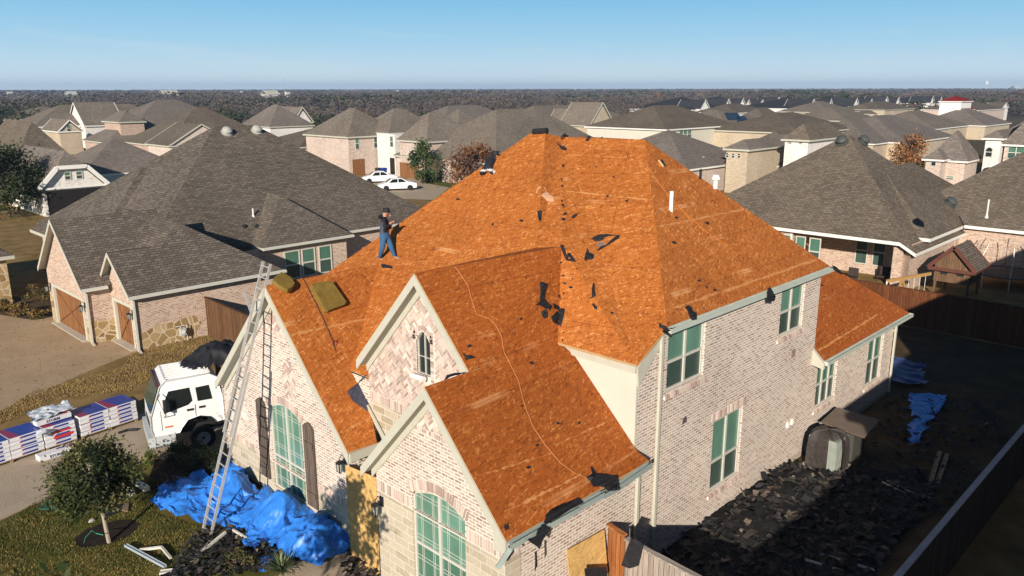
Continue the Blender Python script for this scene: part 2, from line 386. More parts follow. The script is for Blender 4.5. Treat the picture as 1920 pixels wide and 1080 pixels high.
def archrect(u0, u1, z0, z1, rise, n=8):
    pts = [(u0, z0), (u1, z0)]
    for k in range(n+1):
        a = k/n; u = u1+(u0-u1)*a; pts.append((u, z1-rise+rise*math.sin(math.pi*(.5 if rise > 9 else a))))
    return pts
def window(parent, u0, u1, z0, z1, to3, inward, cols=2, split=.5, arch=0, upper=None, lower=None, grille=0, depth=.1, fr=.055, name='window', thing=None):
    upper = upper or PANE_G; lower = lower or PANE_D; inw = Vector(inward)
    f = MB(); p = MB()
    def T(u, z, d=0): return to3(u, z)+inw*(depth-d)
    def fb(ua, ub, za, zb, d=.05):
        q = [T(ua, za), T(ub, za), T(ub, zb), T(ua, zb)]; q2 = [T(ua, za, d), T(ub, za, d), T(ub, zb, d), T(ua, zb, d)]
        f.hull8(q+q2)
    fb(u0, u1, z0, z0+fr); fb(u0, u0+fr, z0+fr, z1-arch); fb(u1-fr, u1, z0+fr, z1-arch)
    if not arch: fb(u0+fr, u1-fr, z1-fr, z1)
    else:
        n = 8
        for k in range(n):
            a, b_ = k/n, (k+1)/n; ua, ub = u0+(u1-u0)*a, u0+(u1-u0)*b_
            za, zb = z1-arch+arch*math.sin(math.pi*a), z1-arch+arch*math.sin(math.pi*b_)
            f.hull8([T(ua, za-fr), T(ub, zb-fr), T(ub, zb), T(ua, za), T(ua, za-fr, .05), T(ub, zb-fr, .05), T(ub, zb, .05), T(ua, za, .05)])
    for k in range(1, cols):
        u = u0+(u1-u0)*k/cols; fb(u-fr*.7, u+fr*.7, z0+fr, z1-fr*(0 if not arch else 1)+(0 if not arch else -.01), .055)
    zs = z0+(z1-z0)*split
    if split: fb(u0+fr, u1-fr, zs-fr*.6, zs+fr*.6, .045)
    if grille:
        for c in range(cols):
            ca, cb = u0+(u1-u0)*c/cols, u0+(u1-u0)*(c+1)/cols; w = cb-ca
            for g in (.25, .31, .69, .75): fb(ca+w*g-.006, ca+w*g+.006, z0+fr, z1-(arch or fr)*.55, .02)
            zz = z0+.28
            while zz < z1-.2:
                fb(ca+fr, cb-fr, zz-.006, zz+.006, .022); fb(ca+fr, cb-fr, zz+.08, zz+.092, .022); zz += .52
    top = z1-arch*.35
    e = .012
    if arch:
        n = 8; pts = [(u0+e, zs), (u1-e, zs)]+[(u1-e+(u0-u1+2*e)*k/n, z1-arch+arch*math.sin(math.pi*k/n)-e) for k in range(n+1)]
    else: pts = [(u0+e, zs), (u1-e, zs), (u1-e, z1-e), (u0+e, z1-e)]
    tr = [T(u, z, .015) for u, z in pts]
    nn = (tr[1]-tr[0]).cross(tr[2]-tr[0]); p.ngon(tr, None, 0, nn.dot(inw) > 0)
    if split:
        tr = [T(u0+e, z0+e, .013), T(u1-e, z0+e, .013), T(u1-e, zs, .013), T(u0+e, zs, .013)]
        if (tr[1]-tr[0]).cross(tr[2]-tr[0]).dot(inw) > 0: tr.reverse()
        p.poly(tr, None, 1)
    # make frame boxes face outward whatever the handedness
    fo = f.build(name, FRAME, parent); po = p.build('pane', [upper, lower], fo)
    return fo

# ================================================================== GROUND
def sheet(name, pts, mat, z, kind='structure', label=None):
    m = MB(); m.ngon([(p[0], p[1], z) for p in pts], None)
    for i, f in enumerate(m.f):
        a, b_, c = [m.v[k] for k in f]
        if (b_-a).cross(c-a).z < 0: m.f[i] = f[::-1]
    return m.build(name, mat, kind=kind, label=label)
sheet('ground', [(-9000, -9000), (9000, -9000), (9000, 9000), (-9000, 9000)], FARG, -.012)
sheet('yard_ground', [(-40, -40), (140, -40), (140, 160), (-40, 160)], DRY, -.004)
P = lambda *q: [tuple(atz(x, y)[:2]) for x, y in q]
sheet('neighbour_driveway', [(-1.0, 27.1), (-1.0, 31), (-2.2, 31), (-2.2, 36.2), (-3.0, 38.2), (-12, 40), (-22, 33), (-13.5, 22.6), (-7.77, 23.2), (-3.5, 25.6), (-1.3, 26.6)], CONC_N, 0)
sheet('driveway', [(-20, 14), (-9.95, 14.25), (-8.3, 14.75), (-5.4, 15.0), (-4.6, 14.0), (-1, 14.0), (-1, 18.9), (-4.2, 19.1), (-9.0, 19.4), (-22, 19.0)], CONC, 0.004)
sheet('front_lawn', [(-22, 13.7), (-9.95, 14.2), (-8.3, 14.7), (-5.5, 14.95), (-4.7, 13.6), (-3.95, 13), (-3.95, 4.4), (-4.3, 4.2), (-4.3, 0), (-4.3, -8), (-22, -8)], LAWN, 0.0)
sheet('side_yard_lawn', [(-1.1, 0), (-1.4, -5.5), (27, -5.6), (27, 12), (17, 12), (17, 0)], ground_mat('side_soil', [(.3, (.03, .025, .015)), (.5, (.09, .06, .03)), (.72, (.2, .13, .06))], .7, 24), 0.0)
sheet('flower_bed', [(-5.4, 14.9), (-6.6, 12.8), (-5.6, 11), (-5.3, 6), (-4.31, 4.5), (-3.9, 4.6), (-3.9, 13.5)], MULCH, .005)
tree_xy = atz(200, 1000)
ring = []
for k in range(26):
    a = k*2*math.pi/26; ring.append((tree_xy.x+(.78+random.uniform(-.06, .06))*math.cos(a)*1.02, tree_xy.y+(.62+random.uniform(-.05, .05))*math.sin(a)))
sheet('walkway', P((500, 1100), (540, 1062), (600, 1040), (690, 1030), (760, 1100)), CONC, .009)
sheet('mulch_ring', ring, MULCH, .008)
sheet('far_driveway', P((760, 335), (790, 330), (835, 348), (842, 352), (812, 375), (740, 372), (660, 340), (700, 328)), CONC, .004)
sheet('far_lawn', P((790, 342), (870, 322), (890, 345), (845, 352), (822, 348)), ground_mat('green_lawn', [(.3, (.05, .07, .015)), (.6, (.12, .13, .035)), (.8, (.2, .17, .06))], .8, 10), .006)

# ================================================================== MAIN HOUSE
H = empty('brick_house', (5, 5, 0), 'large brick house in the foreground with its whole roof stripped to orange sheathing', 'house')
ZG1, ZG2, MG = 3.25, 6.30, 1.077
ridge2 = atz(1210, 262, 10.185); V0 = atz(1055, 257, 10.185)
EX = -.05; ZE = 5.57; pe = Vector((EX, 0, ZE))
n2 = Vector((-(10.185-ZE)/(ridge2.x-EX), 0, 1)).normalized()
V0 = atp(1055, 257, pe, n2)
G1 = aty(1240, 619, -.2); G2 = aty(1557, 499, -.2); G1.z = ZG2; G2.z = ZG2
G1 = Vector((EX+(ZG2-ZE)*-n2.z/n2.x, -.2, ZG2))
V1 = atp(1053, 462, pe, n2); V2 = atp(1046, 642, pe, n2)
A1 = Vector((.71, 3.75, 7.665)); ApR = Vector((3.88, 6.35, 10.36)); ApL = Vector((3.86, 6.9, 10.36))
tip = Vector((EX, -.03, ZE))
deck = MB()
def roofpoly(pts, t=.06, mi=0):
    """sheathing of thickness t, outline given in order; underside dropped by t"""
    pts = [Vector(p) for p in pts]; a = pts; b_ = [p-Vector((0, 0, t)) for p in pts]; n = len(a)
    tr = tessellate_polygon([a])
    for t_ in tr:
        q = [a[k] for k in t_]; q2 = [b_[k] for k in t_]
        if (q[1]-q[0]).cross(q[2]-q[0]).z < 0: q.reverse()
        else: q2.reverse()
        deck.poly(q, None, mi); deck.poly(q2, None, 2)
    for i in range(n): deck.poly([a[i], b_[i], b_[(i+1) % n], a[(i+1) % n]], None, 2)
YB = 13.5
ck = lambda p, f: CAM+(p-CAM)*f
V0 = ck(V0, .945); V1 = ck(V1, .935); V2 = ck(V2, .975)
roofpoly([tip, G1, ridge2]); roofpoly([tip, ridge2, V0]); roofpoly([tip, V0, V1]); roofpoly([tip, V1, V2])   # front slope of the tall block
roofpoly([G1, G2, ridge2])                                               # right-hand hip
m1n = plane3((.71, 3.75, 7.665), (.71, 6, 7.665), (3.88, 6.35, 10.36))

rb = Vector((ridge2.x, V0.y+.2, ridge2.z))
roofpoly([G2, (G2.x, 10.6, ZG2), rb, ridge2])                            # rear slope
roofpoly([ridge2, rb, V0]); roofpoly([rb, (G2.x, 10.6, ZG2), (5, 10.6, ZG2), (5.2, 8, 8.6)])
roofpoly([A1, V1, V0, ApR])                                              # narrow side slope in the valley
roofpoly([A1, ApR, ApL, (-.862, 10.745, 6.33), (-3.3, 12.5, 4.25), (-3.05, 6.95, 4.47), (-3.05, 6.15, 4.47), (-2.3, 6.15, 5.1)])
roofpoly([ApL, (-.862, 10.745, 6.33), (-3.3, 12.5, 4.25), (9, 12.5, 4.25)])
roofpoly([ApR, ApL, (9, 12.5, 4.25), (10, 8, 4.5), V0+Vector((0, .05, -.02))])
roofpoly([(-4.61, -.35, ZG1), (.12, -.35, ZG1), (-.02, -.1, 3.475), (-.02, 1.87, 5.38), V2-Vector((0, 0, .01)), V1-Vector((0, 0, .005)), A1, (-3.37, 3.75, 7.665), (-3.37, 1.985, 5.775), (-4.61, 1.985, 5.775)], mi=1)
roofpoly([(-4.61, 1.985, 5.775), (-3.05, 1.985, 5.775), (-3.05, 4.37, 3.2), (-4.61, 4.37, 3.2)])
roofpoly([(-3.37, 3.75, 7.665), A1, (-2.3, 6.15, 5.1), (-3.37, 6.15, 5.1)])
roofpoly([(-4.21, 9, 6.625), (-.51, 9, 6.625), (-3.05, 6.95, 4.47), (-3.05, 6.17, 3.66), (-3.35, 5.5, 2.96), (-4.21, 5.54, 3.0)])
roofpoly([(-4.21, 9, 6.625), (-.51, 9, 6.625), (-3.1, 12.5, 3.1), (-4.21, 12.52, 3.02)])
# rear single-storey roof
roofpoly([(9.72, -.36, 3.28), (17.43, -.36, 3.28), (14.2, 2.55, 5.75), (9.72, 2.55, 5.75)], mi=1)
roofpoly([(17.43, -.36, 3.28), (17.43, 12, 3.28), (14.2, 9, 5.75), (14.2, 2.55, 5.75)])
DTRI = [([deck.v[k] for k in f]) for f, mi_ in zip(deck.f, deck.m) if mi_ != 2]
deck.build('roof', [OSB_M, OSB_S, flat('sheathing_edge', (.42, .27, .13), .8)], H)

# --- walls
wl = MB()
py = lambda u, z: Vector((u, 0, z))           # right-hand wall, plane y = 0
RW = [(1.24, 2.92, 4.53, 5.97, .5), (7.08, 8.62, 4.57, 5.99, .5), (3.63, 5.22, .92, 3.0, .4), (10.15, 11.75, 1.4, 2.96, .5), (14.55, 16.0, .93, 2.96, .45)]
out = [(-4.3, -.1), (17.08, -.1), (17.08, 3.2), (9.71, 3.2), (9.71, 6.22), (.86, 6.22), (0, 5.4), (0, 3.5), (-.3, 3.17), (-4.3, 3.17)]
wall(wl, out, [rect(a, b_, c, d) for a, b_, c, d, s_ in RW], py, Vector((0, 1, 0)))
# rear end and step walls
wl.poly([(17.08, 0, -.1), (17.08, 12, -.1), (17.08, 12, 3.2), (17.08, 0, 3.2)])
wl.poly([(9.71, 0, 3.2), (9.71, 12, 3.2), (9.71, 12, 6.2), (9.71, 0, 6.2)])
wl.poly([(17.08, 12, -.1), (-3.9, 12.85, -.1), (-3.9, 12.85, 3.0), (17.08, 12, 3.2)])
# front gable wall x = -4.3
fx = lambda u, z: Vector((-4.3, u, z))
wall(wl, [(0, 1.2+1.3), (4.25, 2.5), (4.25, 3.2), (1.985, 5.66), (0, 3.54)], [archrect(1.17, 2.93, 2.499, 3.18, .24)[0:0] or [(1.17, 2.52), (2.93, 2.52)]+[(2.93-1.76*k/8, 2.94+.24*math.sin(math.pi*k/8)) for k in range(9)]], fx, Vector((1, 0, 0)))
st = MB()
wall(st, [(0, -.1), (4.25, -.1), (4.25, 2.5), (2.93, 2.5), (2.93, .5), (1.17, .5), (1.17, 2.5), (0, 2.5)], [], fx, Vector((1, 0, 0)))
for u in (1.17, 2.93): st.poly([(-4.3, u, .5), (-4.18, u, .5), (-4.18, u, 2.52), (-4.3, u, 2.52)])
st.poly([(-4.3, 1.17, .5), (-4.3, 2.93, .5), (-4.18, 2.93, .5), (-4.18, 1.17, .5)])
wl.poly([(-4.3, 4.25, -.1), (-2.9, 4.25, -.1), (-2.9, 4.25, 3.2), (-4.3, 4.25, 3.2)])
# second gable wall x = -3.05
sx = lambda u, z: Vector((-3.05, u, z))
wall(wl, [(1.5, 3.9), (6.14, 3.9), (6.14, 5.0), (3.75, 7.55), (1.5, 5.15)], [[(3.66, 5.12), (4.16, 5.12)]+[(4.16-.5*k/8, 5.93+.25*math.sin(math.pi*k/8)) for k in range(9)]], sx, Vector((1, 0, 0)), .14)
st.poly([(-3.05, 1.5, 2.6), (-3.05, 6.14, 2.6), (-3.05, 6.14, 3.9), (-3.05, 1.5, 3.9)])
wl.poly([(-3.05, 6.14, 2.9), (-3.05, 6.14, 5.02), (-2.2, 6.14, 5.02), (-2.2, 6.14, 2.9)])
wl.poly([(-3.05, 6.14, 3.6), (-3.05, 7.0, 4.45), (-3.05, 6.14, 4.44)])
# left gable wall x = -3.9
lx = lambda u, z: Vector((-3.9, u, z))
LWH = [(8.2, 2.75), (8.2, 1.12), (9.93, 1.12)]
wall(wl, [(5.9, 1.1), (12.72, 1.1), (12.72, 2.75), (9.0, 6.5), (5.9, 3.25)], [[(8.2, 1.15), (9.93, 1.15)]+[(9.93-1.73*k/8, 2.86+.26*math.sin(math.pi*k/8)) for k in range(9)]], lx, Vector((1, 0, 0)))
wall(st, [(5.9, -.1), (12.72, -.1), (12.72, 1.1), (9.93, 1.1), (9.93, .35), (8.2, .35), (8.2, 1.1), (5.9, 1.1)], [], lx, Vector((1, 0, 0)))
for u in (8.2, 9.93): st.poly([(-3.9, u, .35), (-3.78, u, .35), (-3.78, u, 1.16), (-3.9, u, 1.16)])
st.poly([(-3.9, 8.2, .35), (-3.9, 9.93, .35), (-3.78, 9.93, .35), (-3.78, 8.2, .35)])
wl.poly([(-3.9, 5.9, -.1), (-2.6, 5.9, -.1), (-2.6, 5.9, 3.3), (-3.9, 5.9, 3.3)])
wl.poly([(-2.7, 4.2, -.1), (-2.7, 6.2, -.1), (-2.7, 6.2, 3.3), (-2.7, 4.2, 3.3)])
wallo = wl.build('wall', BRICK, H)
# stone corner return at the front right corner
st.box(-4.312, -3.86, -.012, .02, -.1, 2.52)
build_split(st, 'wall', STONE_C, H)
cr = MB(); cr.poly([(-.01, 0, 3.3), (-.01, 0, 5.56), (-.01, 2.5, 5.56), (-.01, 2.5, 3.3)]); cr.box(-.012, .04, -.006, .05, 3.4, 5.45)
cr.build('wall', STUCCO, H, label='plain cream panel wall of the upper storey step')
# rake frieze and foundation
fd = MB(); fd.box(-4.2, 17.0, -.02, 0, -.1, .16); fd.build('foundation', flat('concrete_base', (.42, .38, .3), .9, .1), H)

# --- laid brick patterns: soldier bands, arches, herringbone gables, window sills
lb = MB(); mor = MB()
def band(to3, nrm, u0, u1, z0, z1, n=None, w=.068):
    nn = int(abs(u1-u0)/.078)
    for k in range(nn):
        u = u0+(u1-u0)*(k+.5)/nn
        brick_poly(lb, [(u-w/2+.005, z0+.01), (u+w/2-.005, z0+.01), (u+w/2-.005, z1-.01), (u-w/2+.005, z1-.01)], to3, nrm, .012)
    a = [to3(u0, z0), to3(u1, z0), to3(u1, z1), to3(u0, z1)]; mor.poly([q+nrm*.003 for q in a])
nx = Vector((-1, 0, 0)); ny = Vector((0, -1, 0))
band(fx, nx, 2.95, 4.25, 2.52, 2.8); band(fx, nx, 0, 1.13, 2.52, 2.8); band(fx, nx, .93, 3.05, 4.52, 4.62)
band(py, ny, -4.3, -3.88, 2.52, 2.8)
band(sx, nx, 4.0, 6.14, 3.88, 4.13); band(lx, nx, 7.83, 10.2, 5.13, 5.24)
band(lx, nx, 5.95, 7.62, 1.1, 1.3); band(lx, nx, 10.9, 12.7, 1.1, 1.3)
def arch(to3, nrm, u0, u1, z, rise, h, n):
    for k in range(n):
        a = (k+.5)/n; u = u0+(u1-u0)*a; zz = z+rise*math.sin(math.pi*a); sl_ = (a-.5)*-.5*(1 if u1 > u0 else -1)
        w = abs(u1-u0)/n*.42; dx = -(a-.5)*.16*(-1)
        brick_poly(lb, [(u-w, zz+.01), (u+w, zz+.01), (u+w+dx, zz+h), (u-w+dx, zz+h)], to3, nrm, .014)
    for k in range(12):
        a, b_ = k/12, (k+1)/12
        q = [(u0+(u1-u0)*a, z+rise*math.sin(math.pi*a)), (u0+(u1-u0)*b_, z+rise*math.sin(math.pi*b_))]
        mor.poly([to3(q[0][0], q[0][1])+nrm*.004, to3(q[1][0], q[1][1])+nrm*.004, to3(q[1][0], q[1][1]+h+.02)+nrm*.004, to3(q[0][0], q[0][1]+h+.02)+nrm*.004])
arch(fx, nx, 1.1, 3.0, 2.94, .26, .24, 27); arch(lx, nx, 8.13, 10.0, 2.84, .28, .23, 26)
def herring(to3, nrm, region, skip=None, Lb=.2, Wb=.067, g=.011):
    us = [p[0] for p in region]; zs = [p[1] for p in region]; cu, cz = (min(us)+max(us))/2, (min(zs)+max(zs))/2
    c, s_ = math.cos(math.pi/4), math.sin(math.pi/4); A, B = Lb+g, Wb+g
    for i in range(-60, 60):
        for j in range(-30, 30):
            ox, oy = i*B+j*A, i*B-j*A
            if abs(ox)+abs(oy) > 9: continue
            for (x0, y0, x1, y1) in ((0, 0, A, B), (A, B-A, A+B, B)):
                q = [(ox+x0+g/2, oy+y0+g/2), (ox+x1-g/2, oy+y0+g/2), (ox+x1-g/2, oy+y1-g/2), (ox+x0+g/2, oy+y1-g/2)]
                q = [(cu+x*c-y*s_, cz+x*s_+y*c) for x, y in q]
                mx, mz = sum(p[0] for p in q)/4, sum(p[1] for p in q)/4
                if skip and skip(mx, mz): continue
                if not (min(us)-.2 < mx < max(us)+.2 and min(zs)-.2 < mz < max(zs)+.2): continue
                q = clip(q, region)
                if len(q) > 2: brick_poly(lb, q, to3, nrm, .008)
    mor.ngon([to3(*p)+nrm*.003 for p in region]) if not skip else None
herring(fx, nx, [(1.0, 4.63), (2.98, 4.63), (1.985, 5.62)])
herring(lx, nx, [(7.85, 5.25), (10.15, 5.25), (9.0, 6.42)])
herring(lx, nx, [(8.35, 3.4), (8.95, 3.4), (8.95, 4.35), (8.65, 4.6), (8.35, 4.35)])
herring(sx, nx, [(1.5, 4.14), (6.14, 4.14), (6.14, 4.95), (3.75, 7.5), (1.5, 5.1)], lambda u, z: 3.52 < u < 4.3 and 4.98 < z < 6.36)
# mortar ground behind the second gable, built round its window
wall(mor, [(1.5, 4.14), (6.14, 4.14), (6.14, 4.95), (3.75, 7.5), (1.5, 5.1)], [rect(3.66, 4.16, 5.12, 6.2)], lambda u, z: Vector((-3.053, u, z)), Vector((1, 0, 0)), .02)
for k in range(16): # brick surround of the little window
    z = 5.0+k*.078
    for u in (3.53, 4.17): brick_poly(lb, [(u+.005, z), (u+.115, z), (u+.115, z+.066), (u+.005, z+.066)], sx, nx, .016)
for k in range(9):
    a = math.pi*(k+.5)/9; cu, cz = 3.915, 5.95
    q = [(cu+math.cos(a+s_)*r_, cz+math.sin(a+s_)*r_*1.05) for s_, r_ in ((-.14, .26), (.14, .26), (.14, .37), (-.14, .37))]
    brick_poly(lb, q, sx, nx, .016)
# sills under and soldier lintels over the side windows
for a, b_, c, d, s_ in RW:
    n_ = int((b_-a+.2)/.075)
    for k in range(n_):
        u = a-.1+(b_-a+.2)*(k+.5)/n_
        col = jit(random.choice(BC), .12); lb.hull8([(u-.03, -.055, c-.17), (u+.03, -.055, c-.17), (u+.03, .1, c-.12), (u-.03, .1, c-.12), (u-.03, -.055, c-.07), (u+.03, -.055, c-.07), (u+.03, .12, c), (u-.03, .12, c)], col)
    mor.box(a-.1, b_+.1, -.045, .1, c-.16, c-.08)
band(py, ny, 3.5, 5.35, 3.03, 3.27); band(py, ny, .9, 9.68, 6.02, 6.2) if 0 else None
for (ua, ub) in ((3.0, 7.0), (8.7, 9.7)): band(py, ny, ua, ub, 6.0, 6.2)
lb.build('brick_pattern', VC, H); build_split(mor, 'mortar_bed', flat('mortar', (.72, .65, .57), .95, .1), H)

# --- windows of the main house
for (a, b_, c, d, s_) in RW: window(H, a, b_, c, d, py, (0, 1, 0), 2 if a != 10.15 else 3, s_, upper=PANE_L if a < 8 else PANE_G)
window(H, 1.17, 2.93, .5, 3.18, fx, (1, 0, 0), 2, .45, .24, PANE_L, PANE_G, grille=1)
window(H, 8.2, 9.93, .35, 3.12, lx, (1, 0, 0), 2, .37, .26, PANE_L, PANE_G, grille=1)
window(H, 3.66, 4.16, 5.12, 6.18, sx, (1, 0, 0), 2, .4, .25, PANE_K, PANE_K, fr=.012)
# rolled white flashing on the little window sill
m = MB(); m.tube([(-3.2, 4.18, 5.08), (-3.22, 3.95, 5.1), (-3.2, 3.72, 5.1)], .07, 10); m.build('flashing_roll', WHITE, H)

# --- rake boards, soffits and friezes on the three gables
def rake(a, b_, xo, xi, name='rake_board'):
    """a = peak (y,z), b_ = eave end (y,z) of the roof underside; xo outer plane, xi wall plane"""
    a = Vector((0, a[0], a[1])); b_ = Vector((0, b_[0], b_[1])); d = (b_-a).normalized(); dn = Vector((0, -d.z, d.y)); dn = dn if dn.z < 0 else -dn
    m = MB(); X = lambda v, x: Vector((x, v.y, v.z))
    drop = Vector((0, 0, -.22)); dr0 = Vector((0, 0, -.012))
    m.hull8([X(a+drop, xo-.03), X(b_+drop, xo-.03), X(b_+drop, xo), X(a+drop, xo), X(a+dr0*-3, xo-.03), X(b_+dr0*-3, xo-.03), X(b_+dr0*-3, xo), X(a+dr0*-3, xo)])
    sa, sb = a+Vector((0, 0, -.13)), b_+Vector((0, 0, -.13))
    m.hull8([X(sa-Vector((0, 0, .02)), xo), X(sb-Vector((0, 0, .02)), xo), X(sb-Vector((0, 0, .02)), xi), X(sa-Vector((0, 0, .02)), xi), X(sa, xo), X(sb, xo), X(sb, xi), X(sa, xi)])
    fa, fb_ = a+Vector((0, 0, -.15)), b_+Vector((0, 0, -.15)); fd_ = Vector((0, 0, -.2))
    m.hull8([X(fa+fd_, xi-.035), X(fb_+fd_, xi-.035), X(fb_+fd_, xi-.001), X(fa+fd_, xi-.001), X(fa, xi-.035), X(fb_, xi-.035), X(fb_, xi-.001), X(fa, xi-.001)])
    m.build(name, BEIGE, H)
rake((1.985, 5.72), (4.39, 3.13), -4.61, -4.3); rake((1.985, 5.72), (-.34, 3.2), -4.61, -4.3)
rake((3.75, 7.6), (6.17, 5.0), -3.37, -3.06); rake((3.75, 7.6), (1.99, 5.7), -3.37, -3.06)
rake((9.0, 6.56), (5.5, 2.9), -4.21, -3.91); rake((9.0, 6.56), (12.54, 2.97), -4.21, -3.91)
m = MB()
m.bar((-4.21, 5.46, 2.86), (-3.1, 5.46, 2.86), .06, .22); m.poly([(-4.2, 5.47, 2.78), (-3.1, 5.47, 2.78), (-3.1, 5.95, 2.78), (-4.2, 5.95, 2.78)])
m.bar((-3.12, 6.2, 3.7), (-3.12, 5.2, 2.7), .05, .1)
m.prism([(-.045, -.05, 5.5), (G1.x, -.05, ZG2-.06), (G1.x+.35, -.05, ZG2-.12), (.02, -.05, 5.02)][::-1], (0, .045, 0))
m.prism([(-.1, -.02, ZE-.03), (-.1, 2.35, ZE-.03), (-.1, 2.35, ZE-.2), (-.1, -.02, ZE-.2)], (.07, 0, 0))
# boxed return at the foot of the rear roof
m.prism([(9.6, -.4, 3.22), (9.6, 0, 3.62), (9.6, 0, 3.1), (9.6, -.4, 3.02)], (.12, 0, 0))
m.box(9.72, 17.4, -.34, 0.0, 3.06, 3.09); m.box(-4.6, -.1, -.33, 0, 3.0, 3.03); m.box(.85, 9.85, -.19, 0, 6.19, 6.21)
m.prism([(-4.62, -.38, 3.18), (-4.62, 0, 3.5), (-4.62, 0, 2.92), (-4.62, -.38, 2.98)], (.08, 0, 0))
build_split(m, 'fascia', BEIGE, H)
def gutter(x0, x1, y, z, name='gutter', par=None, mat=None):
    m = MB(); m.box(x0, x1, y-.13, y-.12, z-.12, z); m.box(x0, x1, y-.12, y, z-.125, z-.115); m.box(x0, x1, y-.012, y, z-.115, z+.02)
    m.box(x0-.01, x0, y-.13, y, z-.125, z); m.box(x1, x1+.01, y-.13, y, z-.125, z)
    xx = x0+.5
    while xx < x1: m.box(xx, xx+.02, y-.12, y-.01, z-.02, z-.01); xx += 1.2
    return m.build(name, mat or GUT, par or H)
gutter(G1.x-.02, G2.x+.02, -.2, ZG2-.01); gutter(9.7, 17.45, -.37, 3.27)
# the front gutter is torn loose, in three pieces
m = MB()
def gpiece(a, b_):
    a = Vector(a); b_ = Vector(b_); d = (b_-a)
    for off, w, h in ((Vector((0, -.12, -.05)), .012, .12), (Vector((0, -.06, -.11)), .12, .012), (Vector((0, -.006, -.05)), .012, .13)): m.bar(a+off, b_+off, w, h)
gpiece((-4.62, -.35, 3.22), (-3.5, -.35, 3.22)); gpiece((-2.55, -.35, 3.2), (-1.75, -.38, 3.22)); gpiece((-1.2, -.37, 3.17), (.05, -.36, 3.26)); gpiece((-3.5, -.35, 3.2), (-2.55, -.36, 3.19)); gpiece((-1.75, -.37, 3.17), (-1.2, -.37, 3.15))
m.bar((-4.6, -.45, 3.15), (-4.8, -.3, 2.75), .05, .1)
m.build('gutter', flat('gutter_metal', (.42, .5, .47), .3, .5, .1, 5, .3), H, label='bent torn front gutter')
def downspout(x, z0, z1, yy=-.06):
    m = MB(); m.box(x-.045, x+.045, yy-.07, yy, z0, z1)
    for z in (z0+.6, z1-.5): m.box(x-.06, x+.06, yy-.075, -.001, z, z+.04)
    m.build('downspout', BEIGE, H)
downspout(.83, .05, 6.12); downspout(.08, .05, 3.1); downspout(16.95, .1, 3.1)
# wall fittings on the side wall
m = MB(); m.box(8.02, 8.28, -.03, 0, 3.72, 3.95); m.build('vent_cover', flat('brown_vent', (.3, .22, .19), .6), H)
p_ = aty(1283, 789, 0)
m = MB(); m.prism([(p_.x-.1, -.02, p_.z-.07), (p_.x+.1, -.02, p_.z-.05), (p_.x+.06, -.02, p_.z+.12), (p_.x-.08, -.02, p_.z+.08)], (0, .03, 0)); m.build('vent_flap', flat('dark_vent', (.12, .09, .09), .6), H)
for px_ in ((1476, 796), (1484, 790)):
    p_ = aty(*px_, 0); m = MB(); m.box(p_.x-.06, p_.x+.06, -.06, 0, p_.z-.09, p_.z+.09); m.build('outlet_box', WHITE, H)
# shutters
def shutter(y0, y1, z0, z1):
    m = MB(); n = 8; ys = [(y0, z0), (y1, z0)]+[(y1+(y0-y1)*k/n, z1-.14+.14*math.sin(math.pi*k/n)) for k in range(n+1)]
    m.prism([(-3.905, y, z) for y, z in ys], (-.05, 0, 0))
    for zz in (z0+.3, z1-.7): m.box(-3.975, -3.955, y0+.03, y1-.03, zz, zz+.14)
    m.build('shutter', wood('shutter_wood', (.10, .075, .06), (.17, .13, .10), .11), H)
shutter(7.55, 8.05, .5, 3.0); shutter(10.1, 10.6, .5, 3.0)
# carriage lamps
def lamp(p, par=None):
    m = MB(); x, y, z = p; K = flat('black_iron', (.015, .015, .015), .4, .5)
    m.box(x-.03, x, y-.06, y+.06, z-.05, z+.2); m.tube([(x-.02, y, z+.15), (x-.12, y, z+.25), (x-.2, y, z+.18), (x-.2, y, z+.1)], .012, 5)
    for s1 in (-.07, .07):
        for s2 in (-.07, .07): m.bar((x-.2+s1*.7, y+s2*.7, z-.2), (x-.2+s1, y+s2, z+.05), .016, .016)
    n = 6
    for k in range(n):
        a, b_ = k*2*math.pi/n, (k+1)*2*math.pi/n; c = (x-.2, y, z+.14)
        m.poly([(x-.2+.12*math.cos(a), y+.12*math.sin(a), z+.05), (x-.2+.12*math.cos(b_), y+.12*math.sin(b_), z+.05), c])
        m.poly([(x-.2+.06*math.cos(a), y+.06*math.sin(a), z-.2), (x-.2+.06*math.cos(b_), y+.06*math.sin(b_), z-.2), (x-.2, y, z-.26)])
    o = m.build('wall_lamp', K, par or H); g = MB(); g.tube([(x-.2, y, z-.19), (x-.2, y, z+.05)], .055, 8, r2=.08); g.build('glass', flat('lamp_glass', (.35, .36, .33), .15, .5), o)
lamp((-4.3, 4.06, 2.2)); lamp((-3.9, 6.1, 2.42))
m = MB(); m.box(-3.93, -3.9, 11.3, 11.6, 2.0, 2.22); m.build('number_plaque', flat('plaque', (.72, .68, .62), .7), H)

